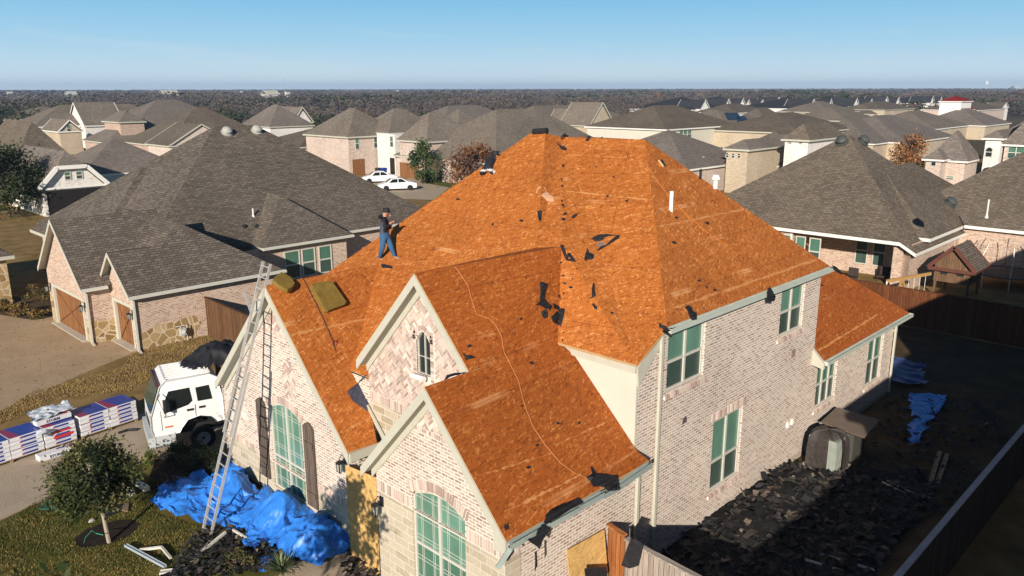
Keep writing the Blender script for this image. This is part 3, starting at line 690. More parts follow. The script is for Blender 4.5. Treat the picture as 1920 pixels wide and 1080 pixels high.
# ================================================================== OTHER HOUSES
def hipblock(rf, x0, x1, y0, y1, ze, m, kind='hip', oh=.0, fas=.2):
    """adds a hip (or gabled) roof: slopes slot 0, fascia and soffit slot 1; returns ridge height"""
    w, l = x1-x0, y1-y0
    base = [(x0, y0), (x1, y0), (x1, y1), (x0, y1)]
    if kind == 'gx': zr = ze+m*l/2; r0 = Vector((x0, (y0+y1)/2, zr)); r1 = Vector((x1, (y0+y1)/2, zr))
    elif kind in ('gy', 'jk'): zr = ze+m*w/2; r0 = Vector(((x0+x1)/2, y0, zr)); r1 = Vector(((x0+x1)/2, y1, zr))
    elif w >= l: zr = ze+m*l/2; r0 = Vector((x0+l/2, (y0+y1)/2, zr)); r1 = Vector((x1-l/2, (y0+y1)/2, zr))
    else: zr = ze+m*w/2; r0 = Vector(((x0+x1)/2, y0+w/2, zr)); r1 = Vector(((x0+x1)/2, y1-w/2, zr))
    c = [Vector((a, b_, ze)) for a, b_ in base]
    along_x = (kind == 'gx') or (kind == 'hip' and w >= l)
    if along_x:
        rf.poly([c[0], c[1], r1, r0]); rf.poly([c[2], c[3], r0, r1])
        if kind == 'hip': rf.poly([c[3], c[0], r0]); rf.poly([c[1], c[2], r1])
        else:
            for (p, q, r) in ((c[3], c[0], r0), (c[1], c[2], r1)):   # rake trim
                for e in (p, q): rf.bar(e+Vector((0, 0, -.06)), r+Vector((0, 0, -.06)), .06, .2, (0, 0, 1), None, 1)
    else:
        if kind == 'jk':
            k_ = .58; lo_, hi_ = c[0].lerp(r0, k_), c[1].lerp(r0, k_); rs = r0+Vector((0, (zr-lo_.z)/m, 0))
            rf.poly([c[3], c[0], lo_, rs, r1]); rf.poly([c[1], c[2], r1, rs, hi_]); rf.poly([lo_, hi_, rs])
            for a, b_ in ((c[0], lo_), (lo_, hi_), (hi_, c[1])): rf.bar(a+Vector((0, -.04, -.08)), b_+Vector((0, -.04, -.08)), .3, .35, (0, 0, 1), None, 1)
        else: rf.poly([c[3], c[0], r0, r1]); rf.poly([c[1], c[2], r1, r0])
        if kind == 'jk': pass
        elif kind == 'hip': rf.poly([c[0], c[1], r0]); rf.poly([c[2], c[3], r1])
        else:
            for (p, q, r) in ((c[0], c[1], r0), (c[2], c[3], r1)):
                for e in (p, q): rf.bar(e+Vector((0, 0, -.06)), r+Vector((0, 0, -.06)), .06, .2, (0, 0, 1), None, 1)
    d = [p-Vector((0, 0, fas)) for p in c]
    for i in range(4):
        j = (i+1) % 4
        rf.poly([d[i], d[j], c[j], c[i]], None, 1)
    rf.poly(d[::-1], None, 1)
    return zr
def wallbox(wb, x0, x1, y0, y1, z0, z1, mi=0, gable=None, m=0):
    wb.poly([(x0, y0, z0), (x1, y0, z0), (x1, y0, z1), (x0, y0, z1)], None, mi); wb.poly([(x1, y1, z0), (x0, y1, z0), (x0, y1, z1), (x1, y1, z1)], None, mi)
    wb.poly([(x0, y1, z0), (x0, y0, z0), (x0, y0, z1), (x0, y1, z1)], None, mi); wb.poly([(x1, y0, z0), (x1, y1, z0), (x1, y1, z1), (x1, y0, z1)], None, mi)
    if gable == 'gx':
        h = z1+m*(y1-y0)/2; yc = (y0+y1)/2
        wb.poly([(x0, y1, z1), (x0, y0, z1), (x0, yc, h)], None, mi); wb.poly([(x1, y0, z1), (x1, y1, z1), (x1, yc, h)], None, mi)
    if gable == 'jk':
        h = z1+m*(x1-x0)/2*.58; dx_ = (x1-x0)/2*.58; wb.poly([(x0, y0, z1), (x1, y0, z1), (x1-dx_, y0, h), (x0+dx_, y0, h)], None, mi)
    if gable == 'gy':
        h = z1+m*(x1-x0)/2; xc = (x0+x1)/2
        wb.poly([(x0, y0, z1), (x1, y0, z1), (xc, y0, h)], None, mi); wb.poly([(x1, y1, z1), (x0, y1, z1), (xc, y1, h)], None, mi)
def simple_window(parent, side, u0, u1, z0, z1, plane, cols=2, arch=0, upper=None, lower=None, grid=0, name='window'):
    to3 = (lambda u, z: Vector((plane-.03, u, z))) if side == 'x' else (lambda u, z: Vector((u, plane-.03, z)))
    inw = (1, 0, 0) if side == 'x' else (0, 1, 0)
    return window(parent, u0, u1, z0, z1, to3, inw, cols, .5, arch, upper, lower, 0, .02, .07, name)
def house(name, loc, label, blocks, walls, roof, trim=WHITE, group=None):
    """blocks: (x0,x1,y0,y1,eave z,pitch,kind,wall material index or None)"""
    e = empty('house', (loc[0], loc[1], 0), label, 'house', group)
    for k, b_ in enumerate(blocks):
        rf, wb = MB(), MB()
        x0, x1, y0, y1, ze, m, kind, wi = b_[:8]; z0 = b_[8] if len(b_) > 8 else -.1
        hipblock(rf, x0, x1, y0, y1, ze, m, kind)
        if wi is not None:
            o = .35+.013*k
            xo0, xo1, yo0, yo1 = x0+o, x1-o, y0+o, y1-o
            if kind == 'gx': xo0 = x0+.25
            if kind in ('gy', 'jk'): yo0 = y0+.25
            wallbox(wb, xo0, xo1, yo0, yo1, z0, ze-.05, 0, kind if kind != 'hip' else None, m); wb.build('wall', walls[wi], e)
        rf.build('roof', [roof, trim], e)
    return e

# ---- left neighbour
LN = empty('brick_house', (3, 32, 0), 'brown shingled neighbouring house with two cedar garage doors and two steep front gables', 'house')
rf, wb, sb = MB(), MB(), MB()
ZL = 2.78
def gable_roof_x(rf, x0, x1, yr, zr, yl, zl, yrg, zrg, t=.12, near=True):
    """gable with ridge along x; (yl,zl) far eave, (yrg,zrg) near eave"""
    if near: rf.poly([(x0, yrg, zrg), (x1, yrg, zrg), (x1, yr, zr), (x0, yr, zr)])
    rf.poly([(x1, yl, zl), (x0, yl, zl), (x0, yr, zr), (x1, yr, zr)])
    D = Vector((0, 0, -.2))
    for (y, z) in ((yl, zl), (yrg, zrg)):
        a, b_ = Vector((x0, yr, zr+.02)), Vector((x0, y, z+.02))
        rf.hull8([a+D+Vector((-.03, 0, 0)), b_+D+Vector((-.03, 0, 0)), b_+D, a+D, a+Vector((-.03, 0, 0)), b_+Vector((-.03, 0, 0)), b_, a], None, 1)
        a1, b1 = a+Vector((0, 0, -.12)), b_+Vector((0, 0, -.12))
        rf.hull8([a1, b1, b1+Vector((.4, 0, 0)), a1+Vector((.4, 0, 0)), a1+Vector((0, 0, .03)), b1+Vector((0, 0, .03)), b1+Vector((.4, 0, .03)), a1+Vector((.4, 0, .03))], None, 1)
# garage gable (far), small garage gable (near)
Lp = atx(92.5, 412.5, -2.75); Ll = atx(71, 502, -2.75); Lr = atx(151, 544, -2.75)
Sp = atx(200, 474.5, -1.65); Sl = atx(187, 520, -1.65); Sr = atx(241, 558, -1.65)
gable_roof_x(rf, -2.75, 2.3, Lp.y, Lp.z, Ll.y, Ll.z, Lr.y, Lr.z)
gable_roof_x(rf, -1.65, 1.5, Sp.y, Sp.z, Sl.y, Sl.z, Sr.y, Sr.z, near=False)
XE = aty(530, 506, Sr.y).x
top3 = (Vector((Sp.x, Sp.y, Sp.z))-Vector((Sr.x, Sr.y, Sr.z))); mL = top3.z/top3.y
def onL(px, py_): return atp(px, py_, Sr, (0, -mL, 1))
a_ = onL(333, 417); b_ = onL(304, 460); cdr = Vector((XE+.1, Sr.y, Sr.z))
b_ = atp(304, 460, a_, (-.66, 0, 1)); b2 = atp(237, 467, a_, (-.66, 0, 1))
rf.ngon([Sr, cdr, a_, b_, b2, Sp])
back = a_+Vector((-.1, 3.6, .55))
d1 = Vector((a_.x, 34.6, a_.z))
rf.ngon([b_, a_, d1, b2])                    # light side slope facing the street
rf.ngon([a_, cdr, cdr+Vector((0, 9, 0)), a_+Vector((0, 7, 0))])
# big main hip
zr_, yr_, xa_, xb_ = None, None, None, None
ZM = 2.9; YW = atz(500, 465, ZM).y; YE = YW+1.2; mM = .72
def onM(px, py_): return atp(px, py_, (0, YE, ZM), (0, -mM, 1))
Ra, Rb = onM(400, 235), onM(478, 236); zrid = (Ra.z+Rb.z)/2; yrid = (Ra.y+Rb.y)/2
Ra = Vector((Ra.x, yrid, zrid)); Rb = Vector((Rb.x, yrid, zrid)); dd = yrid-YE
xw = Ra.x-dd
rf.poly([(xw, YE, ZM), (Rb.x+dd, YE, ZM), Rb, Ra]); rf.poly([(Rb.x+dd, YE+2*dd, ZM), (xw, YE+2*dd, ZM), Ra, Rb])
rf.poly([(xw, YE+2*dd, ZM), (xw, YE, ZM), Ra]); rf.poly([(Rb.x+dd, YE, ZM), (Rb.x+dd, YE+2*dd, ZM), Rb])
W0, W1 = aty(492, 466, YW), aty(662, 438, YW)
hipblock(rf, W0.x, W1.x, YW, YW+9, ZM+.01, .8)
k0 = atz(82, 440, 2.75); k1 = atx(55, 427, k0.x); hipblock(rf, k0.x, k0.x+14, k1.y-11, k1.y, 2.75, .72)
rf.build('roof', [SH_B, BEIGE], LN)

# window wing wall, front walls
XG, XS = -2.45, -1.35
ZB = -.1
wb.poly([(XS, Sr.y+.35, ZB), (XE-.3, Sr.y+.35, ZB), (XE-.3, Sr.y+.35, Sr.z-.05), (XS, Sr.y+.35, Sr.z-.05)])
wb.poly([(XE-.3, Sr.y+.35, ZB), (XE-.3, YE+.4, ZB), (XE-.3, YE+.4, 2.8), (XE-.3, Sr.y+.35, 2.6)])
wb.poly([(XE-.3, YW+.35, ZB), (W1.x-.3, YW+.35, ZB), (W1.x-.3, YW+.35, ZM-.05), (XE-.3, YW+.35, ZM-.05)])
wb.poly([(W1.x-.35, YE+.35, ZB), (Rb.x+dd-.3, YE+.35, ZB), (Rb.x+dd-.3, YE+.35, ZM-.05), (W1.x-.35, YE+.35, ZM-.05)]); wb.poly([(W1.x-.3, YW+.35, ZB), (W1.x-.3, YE+.35, ZB), (W1.x-.3, YE+.35, ZM-.05), (W1.x-.3, YW+.35, ZM-.05)])
wb.poly([(xw+.3, YE+2*dd, ZB), (xw+.3, Ll.y, ZB), (xw+.3, Ll.y, ZM-.05), (xw+.3, YE+2*dd, ZM-.05)])
wb.poly([(Rb.x+dd-.3, YE+.35, ZB), (Rb.x+dd-.3, YE+2*dd-.3, ZB), (Rb.x+dd-.3, YE+2*dd-.3, ZM-.05), (Rb.x+dd-.3, YE+.35, ZM-.05)])
gx1 = lambda u, z: Vector((XG, u, z)); gx2 = lambda u, z: Vector((XS, u, z))
ya, yb_ = Lr.y+.35, Ll.y-.3
D1 = (ya+.75, yb_-.75); zt = 2.05
wall(wb, [(ya, ZB), (D1[0], ZB), (D1[0], zt), (D1[1], zt), (D1[1], ZB), (yb_, ZB), (yb_, Ll.z-.1), (Lp.y, Lp.z-.2), (ya, Lr.z-.1)], [], gx1, Vector((1, 0, 0)))
wb.poly([(XG, ya, ZB), (XS+.01, ya, ZB), (XS+.01, ya, Lr.z-.05), (XG, ya, Lr.z-.05)])
wb.poly([(XG, yb_, ZB), (4, yb_, ZB), (4, yb_, Ll.z-.05), (XG, yb_, Ll.z-.05)])
yc, yd = Sr.y+.35, ya
D2 = (yc+.45, yd-.35)
wall(wb, [(yc, ZB), (D2[0], ZB), (D2[0], zt), (D2[1], zt), (D2[1], ZB), (yd, ZB), (yd, Sl.z-.1+.0), (Sp.y, Sp.z-.2), (yc, Sr.z-.1)], [], gx2, Vector((1, 0, 0)))
wb.build('wall', BRICK_R, LN)
# flagstone patches
def patch(m, pts, to3, off): m.ngon([to3(*p)+off for p in pts])
sb.box(XG-.02, XG-.012, ya-.005, D1[0]-.28, ZB, 1.1); sb.box(XG-.02, XG-.012, D1[1]+.28, yb_, ZB, 1.3)
sb.box(XG-.02, XS, ya-.02, ya-.012, ZB, 1.05); sb.box(XS-.02, XS-.012, yc-.01, D2[0]-.2, ZB, .9)
pt = [(XS, ZB), (1.4, ZB), (1.35, .35), (1.75, .8), (1.3, 1.15), (.4, 1.05), (-.4, 1.0), (XS, .75)]
sb.prism([(x, yc-.015, z) for x, z in pt], (0, .01, 0))
sb.build('wall', STONE_Y, LN, label='golden flagstone wall base')
def gdoor(par, plane, y0, y1, z0, z1):
    m = MB(); m.box(plane+.12, plane+.16, y0, y1, z0, z1); w = y1-y0; n = max(1, int(w/2.2))
    for k in range(n+1): m.box(plane+.1, plane+.12, y0+w*k/n-.06, y0+w*k/n+.06, z0, z1)
    m.box(plane+.1, plane+.12, y0, y1, z1-.14, z1); m.box(plane+.1, plane+.12, y0, y1, z0, z0+.12)
    for k in range(n):
        a, b_ = y0+w*k/n+.06, y0+w*(k+1)/n-.06
        m.bar((plane+.11, a, z0+.12), (plane+.11, b_, z1-.14), .02, .09, (1, 0, 0)); m.bar((plane+.11, b_, z0+.12), (plane+.112, a, z1-.14), .02, .09, (1, 0, 0))
    o = m.build('garage_door', CEDAR, par)
    t_ = MB(); t_.box(plane-.02, plane+.16, y0-.22, y0, -.02, z1+.16); t_.box(plane-.02, plane+.16, y1, y1+.22, -.02, z1+.16); t_.box(plane-.018, plane+.16, y0, y1, z1, z1+.16)
    t_.build('door_frame', BEIGE, par)
gdoor(LN, XG, D1[0], D1[1], 0, zt-.1); gdoor(LN, XS, D2[0], D2[1], 0, zt-.1)
m = MB(); m.box(XG-.25, XG+.15, D1[0]-.3, D1[1]+.3, -.05, .035); m.box(XS-.3, XS+.15, D2[0]-.3, D2[1]+.2, -.05, .03)
m.build('doorstep', flat('pale_concrete', (.5, .45, .37), .9), LN)
gm = flat('white_gutter', (.56, .55, .49), .4, .4, .04)
gutter(-1.7, XE+.15, Sr.y, Sr.z, 'gutter', LN, gm); gutter(-2.78, -1.6, Lr.y, Lr.z, 'gutter', LN, gm); gutter(W0.x, W1.x, YW, ZM, 'gutter', LN, gm); gutter(W1.x, Rb.x+dd, YE, ZM, 'gutter', LN, gm)
for (x, y, zt_) in ((XS+.02, yc-.03, Sr.z-.1), (XG+.03, ya-.03, Lr.z-.1)):
    m = MB(); m.box(x-.1, x+.0, y-.08, y, .0, zt_); m.box(x-.1, x, y-.3, y-.07, zt_-.07, zt_); m.bar((x-.05, y-.04, .06), (x-.1, y-.45, .02), .09, .07); m.build('downspout', gm, LN)
for i, px_ in enumerate(((532, 561), (565, 590), (597, 621))):
    a, b_ = aty(px_[0], 478, YW+.35), aty(px_[1], 472, YW+.35)
    simple_window(LN, 'y', a.x, b_.x, .75, 2.45, YW+.35, 1)
lamp((XG, D1[0]-.45, 1.75), LN); lamp((XS, D2[0]-.25, 1.7), LN); lamp((XG, D1[1]+.45, 1.85), LN)
# roof fittings
def turbine_pad(par, p, n, r=.28, mat=None, name='roof_vent', dome=True):
    m = MB(); n = Vector(n).normalized(); a = n.orthogonal().normalized(); b_ = n.cross(a)
    rings = [(1.15, 0), (1.15, .05), (.8, .06), (.8, .16), (1.0, .17), (.95, .24), (.6, .32), (.2, .36)]
    pr = None
    for (q, h) in rings:
        ring = [Vector(p)+n*h*(r/.28)+(a*math.cos(k*math.pi/7)+b_*math.sin(k*math.pi/7))*r*q for k in range(14)]
        if pr:
            for k in range(14): m.poly([pr[k], pr[(k+1) % 14], ring[(k+1) % 14], ring[k]])
        pr = ring
    m.poly(pr); return m.build(name, mat or flat('galvanised_vent', (.40, .40, .36), .4, .5, .08), par)
nM = (0, -mM, 1)
for q in ((425, 249), (481, 246)): turbine_pad(LN, onM(*q), nM, .33)
def pipe(par, p, h=.5, r=.05, mat=None, name='vent_pipe'):
    m = MB(); p = Vector(p); m.tube([p-Vector((0, 0, .15)), p+Vector((0, 0, h))], r, 8); m.tube([p-Vector((0, 0, .12)), p+Vector((0, 0, .06))], r*2.2, 8, r2=r*1.3)
    return m.build(name, mat or flat('pipe_white', (.7, .68, .62), .5), par)
pipe(LN, onM(475, 405), .45); 
for q in ((458, 425), (482, 425)): turbine_pad(LN, onM(*q), nM, .12, FELT)
# gas meter and hose bib on its side wall
gp = aty(342, 615, yc-.2)
gme = empty('gas_meter', (gp.x, gp.y, 0), 'small grey gas meter on the brick side wall of the garage house', 'gas meter')
m = MB(); m.box(gp.x-.13, gp.x+.13, gp.y-.1, gp.y+.1, .35, .68); m.tube([(gp.x+.2, gp.y, 0), (gp.x+.2, gp.y, .8), (gp.x+.08, gp.y, .85), (gp.x+.08, gp.y, .66)], .025, 6); m.tube([(gp.x-.08, gp.y, .66), (gp.x-.08, gp.y, .8), (gp.x-.3, gp.y+.1, .8)], .022, 6)
m.build('meter_body', flat('meter_grey', (.45, .48, .47), .5, .4), gme)
m = MB(); m.tube([(gp.x, gp.y-.1, .52), (gp.x, gp.y-.14, .52)], .08, 10); m.build('dial', flat('dial_white', (.7, .7, .68), .4), gme)

# far-left wing of the neighbour (stone wall, lower roof)
lw = atz(78, 472, 2.75)
house('house', (-6, 39, 0), 'low stone-walled wing with grey shingles at the left edge beyond the garage', [(-14, -2.6, lw.y, lw.y+8.5, 2.75, .62, 'hip', 0)], [STONE_Y], SH_B, BEIGE)

# ---- right neighbour
RN = empty('brick_house', (36, 10, 0), 'grey-brown hip-roofed house behind the back fence with a covered patio', 'house')
ZR = 2.95
E0 = atz(1450, 425, ZR); E1 = atz(1686, 455, ZR); xR = (E0.x+E1.x)/2; yR = atx(1717, 476, xR).y; E2 = aty(1790, 446, yR)
apex = atp(1592, 252, (xR, 0, ZR), (-.78, 0, 1))
rf, wb = MB(), MB(); D = apex.x-xR
yfar = apex.y+D+1.0

cx0 = xR
c0 = Vector((xR, yfar, ZR)); c1 = Vector((xR, E1.y, ZR)); c2 = atx(1717, 476, xR); c3 = Vector((apex.x+D, yR, c2.z)); c4 = Vector((apex.x+D, yfar, ZR))
rf.poly([c0, c1, apex]); rf.poly([c1, c2, apex]); rf.poly([c2, c3, apex]); rf.poly([c3, c4, apex]); rf.poly([c4, c0, apex])
for a, b_ in ((c0, c1), (c1, c2), (c2, c3), (c3, c4), (c4, c0)): rf.poly([a-Vector((0, 0, .2)), b_-Vector((0, 0, .2)), b_, a], None, 1)
rf.poly([p-Vector((0, 0, .2)) for p in (c4, c3, c2, c1, c0)], None, 1)
# second lower hip to the right
q2 = atz(1790, 446, ZR)
hipblock(rf, q2.x-1.5, q2.x+14, yR-.0, yR+9.8, ZR+.02, .72)
ext = atz(1840, 427, 2.9)
hipblock(rf, ext.x, ext.x+14, ext.y-11, ext.y+6, 2.95, .7)
rf.build('roof', [SH_G, WHITE], RN)
wx = xR+.45
# patio recess: wall, posts
pA, pB = atx(1485, 440, wx).y, atx(1690, 460, wx).y
ys_ = [atx(p, 440, wx).y for p in (1462, 1487, 1502, 1521, 1540)]
wb.poly([(wx, yfar-.4, 0), (wx, pA, 0), (wx, pA, ZR-.1), (wx, yfar-.4, ZR-.1)])
wb.poly([(wx, pA, 0), (wx+3.2, pA, 0), (wx+3.2, pA, ZR-.1), (wx, pA, ZR-.1)])
wb.poly([(wx+3.2, pA, 0), (wx+3.2, yR+.4, 0), (wx+3.2, yR+.4, ZR-.1), (wx+3.2, pA, ZR-.1)])
wb.box(wx+.05, wx+.55, E1.y-.1, E1.y+.45, 0, ZR-.1)
wb.poly([(cx0+.4, yR+.4, 0), (apex.x+D-.4, yR+.4, 0), (apex.x+D-.4, yR+.4, ZR-.1), (cx0+.4, yR+.4, ZR-.1)])
wb.poly([(cx0+.4, yR+.4, ZR-.2), (cx0+.4, yR+.4, 0), (wx+.4, E1.y, 0), (wx+.4, E1.y, ZR-.2)])
wallbox(wb, q2.x+5, q2.x+13.5, yR+.36, yR+9.2, 0, ZR)
wallbox(wb, ext.x+.4, ext.x+13.6, ext.y-10.6, ext.y+5.6, 0, ZR-.05)
wb.build('wall', BRICK_R, RN)
for k, (a, b_) in enumerate(((1455, 1484), (1493, 1512), (1519, 1541))):
    simple_window(RN, 'x', atx(b_, 445, wx).y, atx(a, 445, wx).y, .75, 2.5, wx, 1, upper=PANE_G, lower=PANE_D)
wxx = wx+3.2

for (a, b_) in ((1604, 1628), (1637, 1662)):
    simple_window(RN, 'x', atx(b_, 470, wxx).y, atx(a, 470, wxx).y, .6, 2.4, wxx, 1, upper=PANE_D, lower=PANE_D)
m = MB(); m.box(wx-.02, wx+.12, pA-.02, pA+.1, 0, ZR-.1); m.build('downspout', WHITE, RN)
for q, nn in (((1579, 267), (-.78, 0, 1)), ((1617, 266), (0, -.78, 1))): turbine_pad(RN, atp(q[0], q[1], (xR, 0, ZR) if nn[1] == 0 else (0, yR, ZR), (-D*0-.78, 0, 1) if nn[1] == 0 else (0, -(apex.z-ZR)/(apex.y-yR), 1)), nn, .38, flat('dark_vent_cap', (.07, .075, .07), .5))
pv = atz(1850, 405, 4.2); pipe(RN, pv, 1.0, .05)
turbine_pad(RN, atz(1780, 383, 5.6), (0, -.7, 1), .32, flat('dark_vent_cap', (.07, .075, .07), .5))

# ---- off-frame neighbour on the near right: only its shadow reaches the side yard
house('house', (0, -14, 0), 'neighbouring house whose roof shades the side yard', [(-3.0, 6, -15.0, -9.1, 6.9, .2, 'hip', 0), (5, 42, -16, -9.12, 8.9, .2, 'hip', 0), (-11, -2, -14.5, -9.15, 5.3, .2, 'hip', 0)], [BRICK_R], SH_B, BEIGE)

# ---- houses beyond, each placed from its eave corner
def XY(px, py_, z): p = atz(px, py_, z); return p.x, p.y
def blk(corner, ze, L=None, R_=None, wx=None, wy=None, m=.75, kind='hip', wi=0, z0=-.1, apex=None):
    """corner = pixel of the near eave corner; L pixel along +y (or wy metres), R_ pixel along +x (or wx)"""
    x0, y0 = XY(corner[0], corner[1], ze)
    y1 = y0+wy if wy else atx(L[0], L[1], x0).y
    x1 = x0+wx if wx else aty(R_[0], R_[1], y0).x
    if apex:
        w, l = x1-x0, y1-y0; hx = x0+(w/2 if w < l or kind in ('gy', 'jk') else l/2); hy = y0+l/2 if w >= l else y0+w/2
        r = ray(*apex); k = ((hx-CAM.x)*r.x+(hy-CAM.y)*r.y)/(r.x*r.x+r.y*r.y); zz = CAM.z+r.z*k
        half = (l/2 if kind == 'gx' else w/2 if kind == 'gy' else min(w, l)/2); m = max(.3, min(1.5, (zz-ze)/half))
    return (x0, x1, y0, y1, ze, m, kind, wi, z0)
def win_px(par, side, plane, a, b_, cols=2, arch=0, up_=None, lo_=None):
    """a, b_: pixels of upper-left and lower-right corner on a wall plane"""
    if side == 'x':
        p, q = atx(*a, plane), atx(*b_, plane); u0, u1 = sorted((p.y, q.y))
    else:
        p, q = aty(*a, plane), aty(*b_, plane); u0, u1 = sorted((p.x, q.x))
    if side == 'x': zz = sorted((p.z, q.z))
    else: zz = sorted((p.z, q.z))
    return simple_window(par, side, u0, u1, max(.1, zz[0]), zz[1], plane, cols, arch, up_, lo_)

# centre: two-storey brick house with garages
b1 = blk((651, 257), 5.3, L=(567, 251), wx=10, apex=(612, 203))
b2 = blk((800, 266), 5.0, L=(742, 264), wx=9, apex=(775, 210)); 
b3 = blk((745, 249), 5.7, wy=9, wx=9, apex=(690, 203)); b3 = (b3[0]-1.5,)+b3[1:]
b4 = blk((858, 247), 5.6, L=(797, 250), wx=7, apex=(815, 205))
C7 = house('house', (b1[0]+4, b1[2]+4, 0), 'large two-storey brick house with a white entry tower and brown garage doors', [b1, b2, b3, b4], [BRICK_M], SH_F, BEIGE)
tw = atz(733, 333, 0)
m = MB(); t0 = XY(745, 333, 0); txw = b3[0]+.1
ta, tb = atx(712, 300, txw), atx(745, 300, txw)
m.box(txw-.3, txw+3, tb.y, ta.y, 0, 5.6); m.build('tower_wall', BRICK_W, C7)
win_px(C7, 'x', txw-.3, (731, 255), (738, 276), 1)
m = MB(); a = atx(731, 295, txw-.3); b_ = atx(741, 330, txw-.3); m.box(txw-.33, txw-.28, b_.y, a.y, .1, 2.4); m.build('door', flat('dark_door', (.03, .02, .015), .5), C7)
win_px(C7, 'y', b1[2]+.35, (665, 258), (674, 280), 1); win_px(C7, 'y', b1[2]+.35, (700, 258), (708, 277), 1)
gd = MB(); a = atx(750, 304, b2[0]+.36); b_ = atx(786, 331, b2[0]+.36); gd.box(b2[0]+.3, b2[0]+.36, b_.y, a.y, 0, a.z); gd.build('garage_door', CEDAR, C7)
gd = MB(); a = aty(661, 308, b1[2]+.36); b_ = aty(684, 328, b1[2]+.36); gd.box(a.x, b_.x, b1[2]+.29, b1[2]+.36, 0, 2.2); gd.build('garage_door', CEDAR, C7)
win_px(C7, 'y', b4[2]+.36, (822, 255), (838, 275), 2, .2)
for q in (810, 828, 846): win_px(C7, 'y', b4[2]+.36, (q, 300), (q+6, 321), 1)

def H(name, label, blocks, walls, roof, trim=WHITE, wins=(), group=None):
    e = house('house', (blocks[0][0]+3, blocks[0][2]+3, 0), label, blocks, walls, roof, trim, group)
    for w in wins:
        bi, side, a, b_ = w[:4]; pl = (blocks[bi][0] if side == 'x' else blocks[bi][2])+.35+.013*bi
        if blocks[bi][6] == 'gx' and side == 'x': pl = blocks[bi][0]+.25
        if blocks[bi][6] in ('gy', 'jk') and side == 'y': pl = blocks[bi][2]+.25
        win_px(e, side, pl, a, b_, *(w[4:] if len(w) > 4 else (1,)))
    return e
# left background
H('a', 'house with a white clipped gable and two small square windows, beside the dark tree', [blk((150, 330), 2.6, wy=12, wx=12, m=.6, kind='hip', wi=0), blk((72, 354), 2.7, wy=14, R_=(203, 341), m=1.05, kind='jk', wi=0)], [BRICK_W], SH_C, WHITE, [(1, 'y', (119, 322), (134, 337)), (1, 'y', (141, 321), (156, 335))])
pa_ = [o for o in COL.objects if o.get('label', '').startswith('house with a white clipped')][0]
bb = atz(72, 354, 2.7); m = MB(); A_, B_ = aty(86, 356, bb.y+.2), aty(196, 352, bb.y+.2); m.box(A_.x, B_.x, bb.y+.2, bb.y+.25, 0, 2.35); m.build('porch_shade_panel', flat('porch_shade_dark', (.015, .013, .012)), pa_)  # near-black panel over the wall, painted shade in place of a recessed porch
H('b', 'long dark-shingled roof with a white vent pipe at the left edge', [blk((20, 322), 2.8, wy=18, R_=(155, 289), apex=(20, 228), wi=0), blk((-70, 340), 2.8, wy=14, wx=8, m=.6, wi=0)], [BRICK_P], SH_G, WHITE)
H('c', 'tan gabled house with a dark shuttered window and a pale side wing', [blk((60, 238), 4.5, wy=16, wx=30, apex=(140, 196)), blk((108, 247), 4.2, wy=10, R_=(157, 243), apex=(130, 224), kind='gy', wi=0), blk((158, 236), 4.5, wy=10, wx=8, m=.9, kind='gx', wi=1)], [BRICK_T, BRICK_W], SH_F, WHITE, [(1, 'y', (124, 234), (134, 247))])
H('d', 'pink brick house with a tall square tower in front of steep brown roofs', [blk((222, 229), 6.2, L=(190, 227), R_=(275, 228), apex=(236, 208)), blk((250, 232), 4.9, wy=18, wx=22, apex=(262, 187)), blk((200, 268), 2.9, wy=12, wx=16, m=.6)], [BRICK_P], SH_C, BEIGE)
H('e', 'low pink brick house with a long brown roof and one speckled brick gable', [blk((312, 275), 3.0, L=(228, 269), wx=20, apex=(345, 202)), blk((316, 274), 3.2, wy=9, wx=11, apex=(352, 231), kind='gy', wi=1)], [BRICK_P, BRICK], SH_G, BEIGE)
H('f', 'small brown hip roof at the far left beyond the dark-shingled roof', [blk((25, 224), 3.5, wy=22, wx=22, apex=(40, 204))], [BRICK_P], SH_F, BEIGE)
H('g', 'white farmhouse-style house with three pointed gables on the wood edge', [blk((505, 238), 4.6, wy=12, R_=(590, 222), apex=(545, 196)), blk((503, 238), 4.2, wy=8, R_=(537, 232), apex=(523, 215), kind='gy'), blk((550, 230), 4.8, wy=8, R_=(588, 224), apex=(564, 200), kind='gy')], [BRICK_W], SH_C, BEIGE, [(1, 'y', (518, 225), (531, 238), 2)])
H('h', 'low brown roof between the white gabled house and the two-storey brick house', [blk((562, 276), 3.2, wy=14, wx=14, apex=(575, 240))], [BRICK_M], SH_G, BEIGE)
H('i', 'brown roofed house right of the two-storey brick house, behind the russet shrub', [blk((930, 308), 2.9, wy=20, wx=26, apex=(910, 205)), blk((985, 300), 2.9, wy=14, wx=20, apex=(975, 220))], [BRICK_M], SH_F, BEIGE)
H('j', 'grey-brown roof with white-tipped chimney pipes behind the two-storey brick house', [blk((835, 234), 3.5, wy=16, wx=26, apex=(815, 198))], [BRICK_W], SH_C, BEIGE)
H('k', 'brown roof with a triangular white brick gable just left of the bare roof peak', [blk((985, 256), 3.4, wy=10, wx=10, kind='gy', apex=(986, 224))], [BRICK], SH_G, BEIGE)
H('l', 'wide roof with two small triangular dormers right behind the bare roof peak', [blk((1005, 241), 3.8, wy=18, R_=(1205, 241), apex=(1050, 198)), blk((1082, 234), 4.6, wy=8, wx=4.6, m=1.3, kind='gy', wi=1), blk((1106, 236), 4.6, wy=8, wx=8, m=1.1, kind='gy', wi=1)], [BRICK_M, BRICK_T], SH_F, BEIGE)
